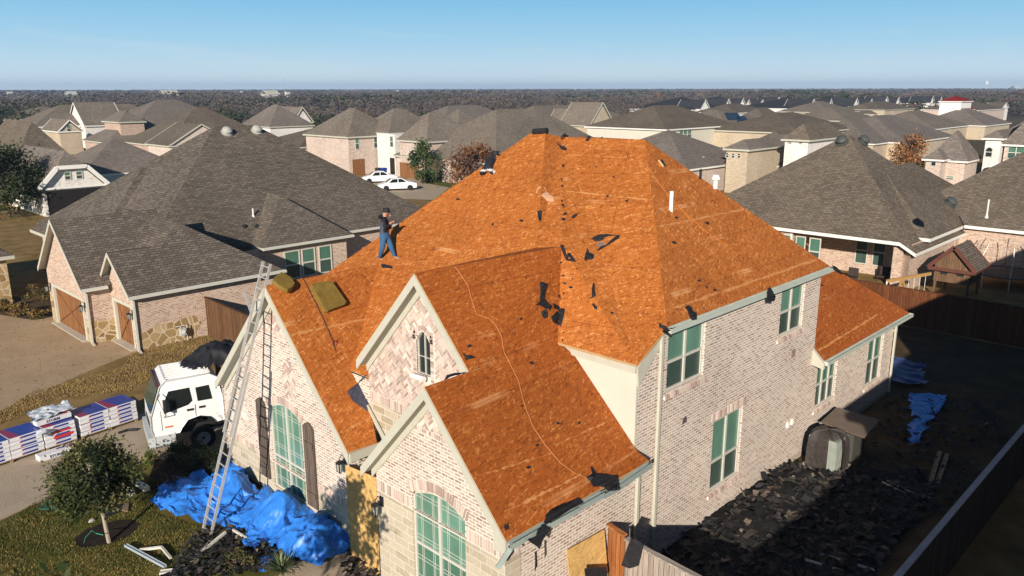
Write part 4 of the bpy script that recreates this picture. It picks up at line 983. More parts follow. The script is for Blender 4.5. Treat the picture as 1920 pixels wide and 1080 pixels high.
H('m', 'long grey roof directly behind the bare orange hip, ending in a tall gable', [blk((1290, 318), 3.0, wy=16, wx=16, apex=(1215, 243)), blk((1290, 314), 2.9, wy=8, R_=(1345, 305), apex=(1318, 292), kind='gy')], [BRICK_M], SH_C, WHITE)
H('n', 'house with a white upper storey, triple window and white-posted patio', [blk((1250, 243), 5.6, wy=16, wx=22, m=.7, wi=1, apex=(1320, 198)), blk((1262, 256), 3.7, wy=12, R_=(1358, 254), m=.5, wi=0)], [BRICK_M, STUCCO], SH_G, WHITE, [(0, 'y', (1273, 245), (1296, 259), 3)])
H('o', 'brown roofed house with a stepped row of black solar panels', [blk((1370, 245), 4.2, wy=16, R_=(1440, 243), m=.6, apex=(1395, 206))], [BRICK_T], SH_F, BEIGE, [(0, 'y', (1377, 244), (1392, 252), 3)])
H('p', 'tan two-storey house with three arched windows in its corner tower', [blk((1405, 281), 5.0, L=(1355, 278), wx=12, m=.6, wi=0), blk((1460, 311), 2.7, L=(1395, 307), wx=10, apex=(1450, 252), wi=0)], [BRICK_T], SH_C, BEIGE, [(0, 'x', (1361, 285), (1367, 296), 1, .3, PANE_K, PANE_K), (0, 'x', (1372, 286), (1378, 297), 1, .3, PANE_K, PANE_K), (0, 'x', (1383, 286), (1389, 297), 1, .3, PANE_K, PANE_K), (1, 'x', (1400, 313), (1409, 332))])
H('q', 'brown roofed house with a white tower and a pale patch near its ridge', [blk((1519, 263), 6.1, L=(1464, 261), wx=10, wi=1, apex=(1500, 232)), blk((1500, 250), 5.0, wy=16, wx=22, apex=(1550, 212)), blk((1487, 295), 3.0, wy=10, wx=14, wi=0, m=.6)], [BRICK_T, BRICK_W], SH_G, BEIGE, [(0, 'x', (1478, 263), (1485, 270), 1, 0, PANE_K, PANE_K), (0, 'x', (1498, 263), (1505, 270), 1, 0, PANE_K, PANE_K)])
H('r', 'tan brick house with a pale triple window under a brown hip roof', [blk((1560, 211), 5.2, wy=16, R_=(1612, 212), apex=(1565, 190)), blk((1590, 227), 5.0, wy=14, R_=(1650, 228), apex=(1630, 201))], [BRICK_T], SH_F, BEIGE, [(0, 'y', (1593, 212), (1602, 218), 2), (1, 'y', (1631, 229), (1640, 238), 2)])
H('s', 'dark grey hip roof with two white pipes behind the russet tree', [blk((1640, 270), 3.0, wy=16, wx=24, apex=(1715, 225)), blk((1700, 268), 3.0, wy=18, wx=26, apex=(1740, 218))], [BRICK_T], SH_C, WHITE)
H('t', 'pale brown hip roofs in a row left of the red roof', [blk((1660, 206), 4.4, wy=16, wx=30, apex=(1715, 191)), blk((1640, 214), 3.0, wy=14, wx=24, apex=(1690, 195))], [BRICK_T], SH_G, BEIGE)
H('u', 'white house with a bright red two-tier roof', [blk((1805, 190), 8.5, L=(1759, 189), wx=9, apex=(1780, 181), wi=0), blk((1804, 206), 6.3, L=(1762, 205), wx=11, apex=(1780, 191), wi=0)], [WHITE], SH_R, WHITE)
V_ = [blk((1815, 303), 3.3, L=(1735, 298), R_=(1842, 296), apex=(1782, 245), wi=0), blk((1883, 260), 5.9, L=(1841, 258), wx=8, m=.75, wi=1), blk((1965, 274), 5.2, L=(1876, 271), wx=14, apex=(1890, 200), wi=0), blk((1770, 300), 3.5, L=(1728, 298), wx=4, m=.9, wi=0), blk((1985, 268), 5.3, L=(1850, 262), wx=22, m=.75, wi=0)]
H('v3', 'brown hip roof between the red roof and the white entry tower', [blk((1850, 236), 3.2, wy=16, wx=22, apex=(1838, 203))], [BRICK_T], SH_C, WHITE)
H('v2', 'wide brown hip roof in front of the red-roofed house', [blk((1755, 242), 3.2, wy=18, wx=26, apex=(1765, 209))], [BRICK_T], SH_F, WHITE)
VH = H('v', 'brick house with a white arched entry tower at the right edge', V_, [BRICK_M, BRICK_W], SH_C, WHITE, [(1, 'x', (1849, 275), (1860, 295), 1, .3, PANE_K, PANE_K), (2, 'x', (1891, 274), (1919, 299), 2), (2, 'x', (1883, 325), (1917, 353), 2), (0, 'x', (1774, 329), (1788, 338), 1), (3, 'x', (1747, 294), (1755, 312), 1, 0, PANE_K, PANE_K)])
m = MB(); pl = V_[1][0]+.36; a, b_ = atx(1840, 330, pl), atx(1863, 352, pl); m.prism([(pl-.03, a.y, 0), (pl-.03, b_.y, 0), (pl-.03, b_.y, 2.0)]+[(pl-.03, (a.y+b_.y)/2+(b_.y-a.y)/2*math.cos(math.pi*k/8), 2.0+.5*math.sin(math.pi*k/8)) for k in range(1, 8)]+[(pl-.03, a.y, 2.0)], (.04, 0, 0)); m.build('door', flat('dark_door', (.03, .02, .015), .5), VH)
H('w', 'brown roof with a square chimney and two white gables at the far right', [blk((1835, 207), 4.4, wy=18, wx=34, apex=(1870, 197)), blk((1880, 202), 4.6, wy=6, R_=(1892, 202), apex=(1886, 192), kind='gy', wi=1)], [BRICK_M, WHITE], SH_G, WHITE)
# dark roofed newer houses with white walls
for k, (cx, cy, L_, R__, ap, lab) in enumerate((
    ((1300, 206), None, 26, 26, (1330, 190), 'black-roofed white house leftmost in the far row'), ((1345, 203), None, 22, 26, (1362, 188), 'black-roofed house second from the left in the far row'),
    ((1372, 203), None, 26, 26, (1400, 186), 'black-roofed white gabled house in the middle of the far row'), ((1443, 197), None, 20, 24, (1462, 186), 'white two-storey house with a black roof beside the street'),
    ((1505, 204), None, 24, 26, (1535, 187), 'black-roofed house right of the white two-storey house'), ((1588, 201), None, 24, 26, (1615, 186), 'black-roofed house with two cream gables'),
    ((1648, 195), None, 20, 26, (1670, 184), 'black-roofed white house second from the right in the far row'), ((1735, 194), None, 20, 24, (1752, 187), 'black-roofed house directly left of the red roof'))):
    bb = blk(cx, 4.8, wy=L_, wx=R__, apex=ap); w_ = (bb[1]-bb[0])
    H('x', lab, [bb, (bb[0]+2, bb[0]+8, bb[2]-1.5, bb[2]+8, 5.0, 1.0, 'gy', 0), (bb[0]+w_-9, bb[0]+w_-3, bb[2]-1.2, bb[2]+8, 4.6, 1.0, 'gy', 0)], [WHITE], SH_D, WHITE, [(0, 'y', (cx[0]+8, cx[1]+3), (cx[0]+11, cx[1]+6)), (0, 'y', (cx[0]+18, cx[1]+3), (cx[0]+21, cx[1]+6))], 'black-roofed new houses')
H('y', 'small tan gabled house between the solar panels and the white tower', [blk((1438, 235), 4.0, wy=10, wx=14, m=.7), blk((1436, 236), 3.4, wy=5, wx=5, m=1.1, kind='gy'), blk((1452, 233), 3.4, wy=5, wx=5, m=1.1, kind='gy')], [BRICK_P], SH_B, BEIGE)
H('z', 'pale brown hip roof behind the solar-panelled house', [blk((1378, 212), 4.6, wy=14, wx=22, apex=(1405, 195)), ], [BRICK_W], SH_B, WHITE)

# ================================================================== FENCES
def fence(name, a, b_, h, mat, label, group=None, cap=True, gap=0, z0=0.0, rails=False, t=.03, posts=2.4):
    a = Vector((a[0], a[1], z0)); b_ = Vector((b_[0], b_[1], z0)); d = (b_-a); L = d.length; d.normalize(); n = Vector((-d.y, d.x, 0))
    e = empty(name, tuple(a), label, 'fence', group)
    m = MB(); k = 0; x = 0
    while x < L-.02:
        w = min(.138, L-x); hh = h+random.uniform(-.012, .012)
        p = a+d*x; q = a+d*(x+w)
        o = n*random.uniform(0, .006)
        m.hull8([p+o, q+o, q+o+n*t, p+o+n*t, p+o+Vector((0, 0, hh)), q+o+Vector((0, 0, hh)), q+o+n*t+Vector((0, 0, hh)), p+o+n*t+Vector((0, 0, hh))])
        x += .142
    m.build('board_panel', mat, e)
    if cap:
        m = MB(); m.bar(a+Vector((0, 0, h+.035))+n*.01, b_+Vector((0, 0, h+.035))+n*.01, .14, .035); m.build('cap_rail', mat if name != 'wooden_fence' or 'pale cap' not in label else flat('pale_cap', (.38, .38, .40), .8), e)
    x = 0.1
    while x < L and posts:
        p = a+d*x+n*.08; m = MB(); m.tube([p, p+Vector((0, 0, h-.05))], .03, 6); m.build('post', flat('steel_post', (.32, .33, .34), .45, .5), e); x += posts
    return e
fence('wooden_fence', (1.95, 27.0), (1.7, 20.2), 1.9, FENCE_D, 'dark stained board fence running from the garage house wall towards the truck', cap=True)
bf = atz(1602, 526, 1.85)
fence('wooden_fence', (27.5, 11.5), (27.2, -5.6), 1.85, FENCE, 'long red-brown back fence beyond the rear of the bare-roofed house')
fence('wooden_fence', (.2, -5.5), (27.2, -5.55), 1.8, wood('dark_grey_fence', (.07, .06, .055), (.13, .11, .10)), 'side yard fence with a pale cap board at the lower right')
fence('wooden_fence', (27.3, -2.6), (44, -3.2), 1.8, FENCE_D, 'short fence dividing the shaded yards at the right edge')
fence('wooden_fence', (-1.0, -.06), (-1.12, -.62), 1.93, wood('orange_fence', (.34, .12, .035), (.5, .2, .07)), 'narrow orange-stained fence panel against the brick side wall', posts=0)
fence('wooden_gate', (-1.14, -.66), (-1.5, -5.45), 1.88, FENCE_W, 'weathered grey gate panel at the bottom, draped with black felt', posts=0)
fence('wooden_fence', (23.5, 66), (25, 60), 1.8, flat('yellow_wood', (.5, .3, .09), .8), 'yellow wooden fence between the pink brick houses', posts=0) if 0 else None
fa = atz(175, 298, 0)
fence('wooden_fence', (atz(178, 296, 0).x, atz(178, 296, 0).y), (atz(214, 300, 0).x, atz(214, 300, 0).y), 1.8, wood('yellow_wood', (.42, .24, .07), (.55, .34, .11)), 'yellow wooden fence between the pink brick houses', posts=0)
f1, f2, f3 = atz(1300, 292, 0), atz(1330, 295, 0), atz(1355, 300, 0)
fence('wooden_fence', (f1.x, f1.y), (f3.x, f3.y), 1.8, FENCE_D, 'dark fence below the white-posted patio', posts=0)

# ================================================================== VEGETATION
def crown(mb, c, rad, n, size, cols, clumps=14, hollow=.55, stretch=1.3):
    c = Vector(c); cl = []
    for k in range(clumps):
        a = random.random()*6.28; u = random.uniform(-.75, 1); rr = math.sqrt(max(0, 1-u*u))*random.uniform(hollow, .98)
        cl.append((c+Vector((math.cos(a)*rr*rad[0], math.sin(a)*rr*rad[1], u*rad[2]*.85)), random.uniform(.22, .42), random.choice(cols)))
    for k in range(n):
        q, r_, col = random.choice(cl)
        v = Vector((random.gauss(0, 1), random.gauss(0, 1), random.gauss(0, 1)))*.55
        p = q+Vector((v.x*rad[0]*r_, v.y*rad[1]*r_, v.z*rad[2]*r_))
        mb.leaf(p, size*random.uniform(.6, 1.3), jit(col, .3), stretch)
    return cl
def tree(name, base, h, rad, cols, n, size, label, group=None, trunk=.06, lean=(0, 0), tcol=(.16, .12, .09), clumps=14, cat='tree'):
    b_ = Vector((base[0], base[1], base[2] if len(base) > 2 else 0)); top = b_+Vector((lean[0], lean[1], h-rad[2]*.6))
    e = empty(name, tuple(b_), label, cat, group)
    cm = MB(); cl = crown(cm, b_+Vector((lean[0], lean[1], h-rad[2])), rad, n, size, cols, clumps)
    tm = MB(); tm.tube([b_-Vector((0, 0, .05)), b_.lerp(top, .5)+Vector((trunk*.3, 0, 0)), top], trunk, 7, r2=trunk*.5)
    for q, r_, c_ in cl[::2]:
        s_ = b_.lerp(top, random.uniform(.5, .95)); tm.tube([s_, s_.lerp(q, .5)+Vector((0, 0, .05*h)), q], trunk*.35, 4, r2=trunk*.08)
    tm.build('trunk', flat(name+'_bark', tcol, .9), e); cm.build('crown', LEAF, e)
    return e
GREENS = [(.03, .05, .018), (.05, .075, .022), (.075, .10, .03), (.035, .055, .02), (.10, .12, .045)]
tb = atz(205, 1018)
tree('oak_tree', (tb.x, tb.y), 2.6, (1.0, 1.0, .92), [(.022, .032, .011), (.035, .05, .015), (.06, .07, .022), (.10, .10, .038)], 17000, .045, 'small round live oak on the front lawn in a mulch ring', lean=(-.02, .62), trunk=.055, tcol=(.34, .28, .22), clumps=40)
def shrub(px, py_, z, r, h, cols, n, size, label, name='shrub', group=None):
    p = atz(px, py_, z); e = empty(name, (p.x, p.y, 0), label, 'shrub', group)
    m = MB(); crown(m, (p.x, p.y, h*.5), (r, r, h*.5), n, size, cols, 12, .3); m.build('foliage', LEAF, e)
    m = MB()
    for k in range(5):
        a = k*1.26; m.tube([(p.x, p.y, 0), (p.x+math.cos(a)*r*.5, p.y+math.sin(a)*r*.5, h*.6)], .012, 4)
    m.build('stem', flat('shrub_stem', (.12, .08, .05)), e)
RUST = [(.10, .05, .02), (.07, .06, .02), (.16, .07, .025), (.05, .06, .02)]
shrub(500, 865, .3, .55, .95, RUST, 1500, .035, 'reddish green nandina shrub beside the front window above the tarp')
shrub(458, 848, .2, .35, .8, RUST, 900, .035, 'low russet shrub at the corner behind the ladder')
shrub(285, 865, .1, .28, .5, [(.09, .12, .02), (.15, .15, .03)], 500, .03, 'small yellow-green shrub on the driveway edge in front of the truck')
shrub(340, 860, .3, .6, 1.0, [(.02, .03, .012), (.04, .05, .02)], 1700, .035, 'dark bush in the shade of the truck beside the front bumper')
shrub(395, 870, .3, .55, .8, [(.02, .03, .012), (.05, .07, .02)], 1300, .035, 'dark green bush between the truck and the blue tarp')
shrub(315, 905, .1, .4, .4, [(.06, .04, .02), (.08, .06, .03), (.05, .06, .02)], 600, .03, 'withered low plant in the bed in front of the blue tarp')
shrub(445, 1065, .1, .45, .55, [(.05, .06, .02), (.1, .08, .03)], 700, .03, 'sprawling thin shrub at the bottom edge beside the yucca')
# yucca
yp = atz(530, 1078); e = empty('yucca_plant', (yp.x, yp.y, 0), 'spiky grey-green yucca at the bottom edge by the blue tarp', 'plant')
m = MB()
for k in range(110):
    a = random.random()*6.28; el = random.uniform(.15, 1.45); l = random.uniform(.4, .62)
    d = Vector((math.cos(a)*math.cos(el), math.sin(a)*math.cos(el), math.sin(el))); s_ = Vector((-math.sin(a), math.cos(a), 0))*.016
    p0 = Vector((yp.x, yp.y, .12)); p1 = p0+d*l*.6; p2 = p0+d*l+Vector((0, 0, -.06))
    c = jit(random.choice([(.13, .17, .08), (.2, .23, .12), (.09, .12, .05)]), .2); m.poly([p0-s_, p0+s_, p1+s_*.8, p1-s_*.8], c); m.poly([p1-s_*.8, p1+s_*.8, p2], c)
m.build('foliage', LEAF, e)
# far-left dark tree and garden plants by the stone wing
dt = atz(20, 440, 0)
dt = atz(18, 408)
tree('evergreen_tree', (dt.x, dt.y), 6.3, (3.3, 3.3, 3.0), [(.018, .03, .012), (.03, .045, .015), (.05, .065, .022)], 9000, .13, 'big dark evergreen tree at the left edge in front of the white gable', trunk=.18, clumps=45)
for (px_, py_, r_, h_, lab) in ((78, 560, .7, 1.2, 'straw-coloured bush by the cedar garage door'), (35, 585, .6, .6, 'brown dead plant in the bed below the stone wall'), (70, 590, .5, .45, 'low russet plant at the driveway corner'), (10, 575, .5, .6, 'dry plant at the left edge of the stone-wall bed')):
    shrub(px_, py_, .2, r_, h_, [(.2, .13, .04), (.13, .07, .03), (.1, .09, .03)], 700, .05, lab)
sheet('planting_bed', [tuple(atz(*q)[:2]) for q in ((0, 555), (95, 560), (100, 592), (60, 600), (0, 590))], SOIL, .006)
# plants round the two-storey house
def at_tree(px, py_, h, rad, cols, n, size, label, **k):
    p = atz(px, py_); return tree(k.pop('name', 'leafy_tree'), (p.x, p.y), h, rad, cols, n, size, label, **k)
at_tree(797, 345, 5.0, (1.8, 1.8, 2.5), [(.03, .055, .02), (.05, .075, .025)], 2500, .16, 'conical green evergreen beside the garage of the two-storey house', clumps=26, name='evergreen_tree')
at_tree(890, 352, 5.2, (3.2, 3.2, 2.7), [(.15, .07, .035), (.2, .10, .05), (.1, .05, .03)], 3000, .17, 'round russet-leaved tree beside the two-storey brick house', clumps=30)
at_tree(818, 352, 3.6, (1.0, 1.0, 1.0), [(.14, .09, .06), (.2, .14, .09)], 260, .07, 'thin bare young tree on the green lawn of the two-storey house', name='bare_tree')
for (q, w_) in (((808, 340), 1.4), ((826, 336), 1.3), ((842, 333), 1.3), ((862, 326), 1.5)):
    p = atz(*q); e = empty('hedge_shrub', (p.x, p.y, 0), 'dark clipped shrub below the windows of the two-storey house', 'shrub', 'clipped shrubs by the two-storey house'); m = MB(); crown(m, (p.x, p.y, .7), (w_, w_, .75), 700, .14, [(.03, .045, .018), (.05, .065, .02)], 10, .3); m.build('foliage', LEAF, e)
at_tree(1343, 330, 3.6, (2.0, 2.0, 1.8), [(.03, .055, .02), (.05, .08, .025)], 2200, .14, 'dark green tree beside the tan tower house', clumps=24)
at_tree(1703, 330, 5.6, (2.2, 2.2, 2.6), [(.24, .11, .04), (.3, .15, .06), (.16, .08, .035)], 2200, .17, 'orange-brown leafed tree behind the grey hip roof', clumps=22)
at_tree(1848, 372, 2.0, (1.2, 1.2, .9), [(.2, .09, .05), (.1, .07, .03)], 500, .1, 'small reddish shrub before the white entry tower')

# --- the bare winter woods that reach to the horizon: one mass
wd = MB(); rnd = random.Random(3)
PURP = [(.080, .066, .062), (.10, .084, .074), (.066, .056, .053), (.11, .092, .075), (.09, .078, .066), (.074, .063, .062)]
EVG = [(.03, .045, .025), (.045, .055, .03), (.025, .035, .022)]
def in_hood(x, y):
    d = math.hypot(x-CAM.x, y-CAM.y); az = math.degrees(math.atan2(y-CAM.y, x-CAM.x))
    if az > 62: return d < 240
    if az > 50: return d < 205+(az-50)*3
    if az > 38: return d < 195
    if az > 33: return d < 200
    return d < 420-(33-az)*3+max(0, (20-az))*4
def wtree(x, y, h, w, n, col, size):
    for k in range(n):
        a = rnd.random()*6.28; u = rnd.random(); rr = w*math.sqrt(rnd.random())*(1-.55*abs(u-.35)); z = h*(.12+.88*u)
        kk = rnd.uniform(.6, 1.3); c = tuple(ch*kk for ch in col); px_, py_ = x+math.cos(a)*rr, y+math.sin(a)*rr
        b_ = rnd.random()*3.14; dx, dy = math.cos(b_)*size, math.sin(b_)*size
        tz = size*rnd.uniform(.35, .8); z = min(z, 9.8-tz*.5)
        wd.poly([(px_-dx*.6, py_-dy*.6, z-tz*rnd.uniform(0, .5)), (px_+dx*.6, py_+dy*.6, z-tz*rnd.uniform(0, .5)), (px_+dx*rnd.uniform(.1, .6), py_+dy*rnd.uniform(.1, .6), z+tz*.5), (px_-dx*rnd.uniform(.1, .6), py_-dy*rnd.uniform(.1, .6), z+tz*.6)], c)
def ring_trees(d0, d1, count, h, w, n, size):
    k = 0
    while k < count:
        d = math.sqrt(rnd.uniform(d0*d0, d1*d1)); az = R(rnd.uniform(7, 82)); x, y = CAM.x+d*math.cos(az), CAM.y+d*math.sin(az); k += 1
        if in_hood(x, y): continue
        g = noise.noise(Vector((x*.006, y*.006, 0)))+rnd.uniform(-.25, .25)
        ev = g > .34; col = rnd.choice(EVG if ev else PURP)
        if not ev and rnd.random() < .01: col = (.17, .08, .045)
        hh = h*rnd.uniform(.6, 1.15)*(.75+.5*noise.noise(Vector((x*.01, y*.01, 5))))
        wtree(x, y, hh, w*rnd.uniform(.7, 1.2), n, col, size*(1.25 if ev else 1))
ring_trees(180, 330, 1900, 7.0, 3.2, 80, .5)
ring_trees(330, 620, 5000, 8.0, 4.2, 34, 1.0)
ring_trees(620, 1400, 9000, 8.5, 7, 14, 2.4)
ring_trees(1400, 3800, 11000, 9, 14, 6, 6)
wd.build('woodland', vcol('bare_twigs', .95, .05), label='bare brown winter woods reaching to the horizon', kind='stuff')
# small far buildings showing between the trees
for k, (px_, py_, w_, h_, roofm, lab) in enumerate(((135, 192, 26, 5, GUT, 'pale low warehouse in the woods at the left'), (318, 194, 40, 4, BEIGE, 'long flat pale building in the left woods'), (508, 195, 34, 5, BEIGE, 'long white building behind the white gabled house'), (540, 190, 12, 8, SH_B, 'distant pink gabled house at the wood edge'),
    (745, 178, 14, 5, WHITE, 'small white farm building in the centre woods'), (893, 178, 9, 9, WHITE, 'white pointed roof in the centre woods'), (865, 177, 22, 5, SH_B, 'distant long house in the centre woods'), (1080, 174, 16, 6, WHITE, 'bright white gabled barn right of centre'), (1134, 176, 12, 5, WHITE, 'small white barn beside the bright gabled barn'),
    (1395, 172, 26, 5, WHITE, 'distant white shed row on the right horizon'), (1640, 173, 24, 4, WHITE, 'distant white warehouse on the right'), (1902, 167.6, 90, 9, WHITE, 'large white warehouse on the far right horizon'), (20, 187, 16, 5, BEIGE, 'tiny pale house in the woods at the left edge'), (455, 182, 16, 6, SH_B, 'small house far in the woods left of centre'), (1320, 173, 14, 5, WHITE, 'small white house far out above the black roofs'))):
    p = atz(px_, py_, 0) if py_ > 172 else atz(px_, 171, 0); D_ = (p-CAM).length; 
    if D_ > 2600: p = CAM+(p-CAM)*(2600/D_); p.z = 0; D_ = 2600
    e = empty('far_building', (p.x, p.y, 0), lab, 'building', 'far buildings in the woods')
    a = math.atan2(p.y-CAM.y, p.x-CAM.x); W_ = w_*.3; hh = 6+h_*.3
    m = MB(); wallbox(m, p.x-W_*.5, p.x+W_*.5, p.y-W_*.5, p.y+W_*.5, 0, hh); m.build('wall', flat('far_wall', (.55, .53, .5)), e)
    m = MB(); hipblock(m, p.x-W_*.55, p.x+W_*.55, p.y-W_*.55, p.y+W_*.55, hh+.2, .5, 'gx'); m.build('roof', [roofm, WHITE], e)
# water tower and masts on the horizon
def mast(px_, hpx, D_, lab):
    r = ray(px_, 168); r2 = Vector((r.x, r.y, 0)).normalized(); p = CAM+r2*D_; p.z = 0; hh = CAM.z+hpx*D_/F_PX
    m = MB(); m.tube([p, p+Vector((0, 0, hh))], D_*.00035, 4, r2=D_*.00015); m.tube([p+Vector((0, 0, hh*.7)), p+Vector((D_*.0006, 0, hh*.7+.1))], D_*.0005, 4)
    m.build('radio_mast', flat('mast_grey', (.4, .42, .45)), label=lab, cat='mast', origin=p)
mast(533, 19, 2500, 'thin radio mast on the horizon left of centre'); mast(853, 14, 2500, 'thin radio mast on the horizon near the centre'); mast(1132, 9, 2400, 'short mast on the horizon above the bare roof'); mast(1573, 8, 2400, 'short mast on the horizon at the right')
r = ray(1848, 168); p = CAM+Vector((r.x, r.y, 0)).normalized()*2600; wt = empty('water_tower', (p.x, p.y, 0), 'pale water tower on the right horizon', 'water tower')
m = MB(); m.tube([(p.x, p.y, 0), (p.x, p.y, 22)], 1.6, 8); m.build('column', flat('tower_grey', (.45, .48, .5)), wt); m = MB(); m.tube([(p.x, p.y, 20), (p.x, p.y, 23), (p.x, p.y, 28)], 5, 12); m.tube([(p.x, p.y, 28), (p.x, p.y, 30)], 5, 12, r2=1); m.build('tank', flat('tower_white', (.6, .63, .64)), wt)

# ================================================================== AIR
hz_ = MB(); hz_.box(-60, 5200, -60, 5200, -1.2, 45); ho = hz_.build('haze', [], kind='stuff', label='faint blue winter haze')
hm = bpy.data.materials.new('haze'); hm.use_nodes = True; ht = hm.node_tree; ht.nodes.remove(ht.nodes['Principled BSDF'])
pv_ = ht.nodes.new('ShaderNodeVolumePrincipled'); pv_.inputs['Color'].default_value = (.50, .70, 1, 1); pv_.inputs['Density'].default_value = .00020; pv_.inputs['Anisotropy'].default_value = 0
ht.links.new(pv_.outputs[0], ht.nodes['Material Output'].inputs['Volume']); ho.data.materials.append(hm)

# ================================================================== THINGS ON THE MAIN ROOF
pM1 = (Vector((.71, 3.75, 7.665)), m1n); pM2 = (pe, n2); pR = (G1, plane3(G1, G2, ridge2))
pG = (Vector((-4.61, -.35, ZG1)), Vector((0, -MG, 1)).normalized()); pL = (Vector((-4.21, 9, 6.625)), Vector((0, -1.048, 1)).normalized()); pRR = (Vector((9.72, -.36, 3.28)), Vector((0, -.85, 1)).normalized())
from mathutils.geometry import intersect_ray_tri
def on(pl, px_, py_, lift=0):
    n = pl[1] if pl[1].z > 0 else -pl[1]
    if pl in (pM1, pM2, pG, pR, pL):
        r = ray(px_, py_).normalized(); best = None
        for T_ in DTRI:
            h = intersect_ray_tri(T_[0], T_[1], T_[2], r, CAM)
            if h is not None and (best is None or (h-CAM).length < (best-CAM).length): best = h
        if best is not None: return best+n*lift
    return atp(px_, py_, pl[0]+n*lift, n)
NS = 0
def felt(pl, pts, label, group=None, mat=None, lift=.025, curl=.035, name='felt_scrap', cat='roofing scrap', t=.008):
    n = pl[1] if pl[1].z > 0 else -pl[1]
    P_ = []
    L_ = len(pts)
    for i in range(L_):    # ragged edge: one extra point per side
        a, b_ = pts[i], pts[(i+1) % L_]; P_.append(a)
        ln = math.hypot(a[0]-b_[0], a[1]-b_[1])
        if ln > 6: P_.append(((a[0]+b_[0])/2+random.uniform(-1, 1)*ln*.05, (a[1]+b_[1])/2+random.uniform(-1, 1)*ln*.05))
    q = [on(pl, x, y, lift*.4+random.random()*curl) for x, y in P_]
    m = MB(); tr = tessellate_polygon([q])
    for t_ in tr:
        v = [q[k] for k in t_]
        if (v[1]-v[0]).cross(v[2]-v[0]).dot(n) < 0: v.reverse()
        mid = sum(v, Vector())/3+n*random.uniform(-.3, .6)*curl
        for k in range(3): m.poly([v[k], v[(k+1) % 3], mid]); m.poly([v[(k+1) % 3]-n*t, v[k]-n*t, mid-n*t])
    for i in range(len(q)):
        a, b_ = q[i], q[(i+1) % len(q)]; m.poly([a, a-n*t, b_-n*t, b_])
    return m.build(name, mat or FELT, label=label, cat=cat, group=group)
felt(pM2, [(1119, 470), (1136, 460), (1154, 444), (1163, 441), (1161, 448), (1123, 471)], 'long black felt strip of the triangular scrap high on the roof')
felt(pM2, [(1110, 449), (1117, 443), (1127, 440), (1150, 441), (1160, 443), (1135, 445), (1131, 451), (1118, 454)], 'black felt flap forming the top of the triangular scrap')
felt(pM2, [(1120, 458), (1130, 453), (1134, 459), (1124, 465)], 'grey underside piece inside the triangular felt scrap', mat=flat('grey_felt', (.16, .15, .14), .8))
felt(pM2, [(1051, 462), (1057, 460), (1063, 480), (1069, 474), (1081, 491), (1066, 490), (1062, 489)], 'notched black felt scrap in the valley below the triangular scrap')
felt(pM2, [(1096, 488), (1099, 472), (1103, 466), (1106, 475), (1115, 479), (1113, 487)], 'black felt scrap with a pointed tip right of the notched scrap')
felt(pM1, [(1009, 398), (1013, 395), (1017, 397), (1016, 416), (1011, 414)], 'narrow upright black scrap on the hip line')
felt(pM2, [(1072, 408), (1078, 403), (1086, 399), (1082, 406), (1075, 411)], 'small slanting black scrap above the notched scrap')
felt(pM1, [(1043, 266), (1047, 273), (1053, 281), (1060, 283), (1064, 279), (1058, 276), (1063, 269), (1056, 275), (1049, 272)], 'V-shaped black felt scrap just below the peak')
felt(pM2, [(1054, 264), (1054, 254), (1057, 250), (1060, 252), (1066, 254), (1060, 259), (1058, 264)], 'black felt rag on the ridge beside the peak', lift=.06, curl=.1)
felt(pM2, [(1098, 265), (1101, 257), (1109, 256), (1104, 265)], 'square black felt scrap on the ridge')
felt(pM2, [(1127, 262), (1129, 256), (1131, 258), (1129, 263)], 'tiny black scrap on the ridge right of the square scrap')
bx = Vector((3.86, 6.6, 10.36)); m = MB(); m.tube([on(pM1, 1000, 251, 0)+Vector((0, 0, .06)), on(pM1, 1026, 249, 0)+Vector((0, 0, .06))], .09, 8); m.build('felt_roll', FELT, label='black roll of felt lying along the roof peak', cat='felt roll')
felt(pM2, [(1104, 561), (1110, 556), (1113, 530), (1116, 534), (1118, 556), (1110, 559)], 'tall pointed black scrap alone on the tall front slope')
felt(pM2, [(1110, 571), (1114, 569), (1120, 576), (1120, 581), (1115, 580)], 'small black scrap under the tall pointed one')
cl_ = [([(1010, 532), (1014, 530), (1024, 535), (1018, 562), (1011, 563)], 'upper left black scrap of the valley cluster'), ([(1003, 573), (1014, 562), (1020, 563), (1032, 576), (1030, 583), (1020, 580), (1012, 576)], 'winged black scrap in the middle of the valley cluster'),
    ([(1014, 585), (1021, 582), (1023, 597), (1018, 599)], 'small black scrap under the winged scrap'), ([(1031, 596), (1043, 584), (1046, 592), (1045, 613), (1034, 606)], 'broad black scrap at the lower left of the valley cluster')]
for q, lb_ in cl_: felt(pG, q, lb_, curl=.08)
felt(pM2, [(1048, 582), (1060, 580), (1057, 600), (1052, 614), (1048, 600)], 'lower right black scrap of the valley cluster', curl=.08)
felt(pM2, [(1049, 560), (1046, 554), (1051, 553), (1052, 562)], 'small black curl at the top of the valley cluster')
felt(pG, [(1034, 570), (1046, 575), (1046, 583), (1036, 580)], 'black scrap at the centre right of the valley cluster', curl=.08)
felt(pG, [(866, 662), (873, 668), (880, 667), (892, 671), (878, 674), (872, 677)], 'black felt point sticking out beside the small gable')
felt(pG, [(831, 714), (838, 703), (852, 699), (874, 697), (860, 703), (845, 706)], 'black felt tucked under the foot of the small gable', curl=.03)
felt(pG, [(1148, 893), (1143, 884), (1147, 876), (1156, 885), (1153, 892)], 'square black scrap above the torn front gutter') if 0 else None
felt(pG, [(1096, 897), (1105, 891), (1103, 878), (1112, 884), (1118, 892), (1145, 892), (1158, 898), (1163, 918), (1140, 921), (1110, 914)], 'big ragged black felt sheet over the front gutter', curl=.12, lift=.08)
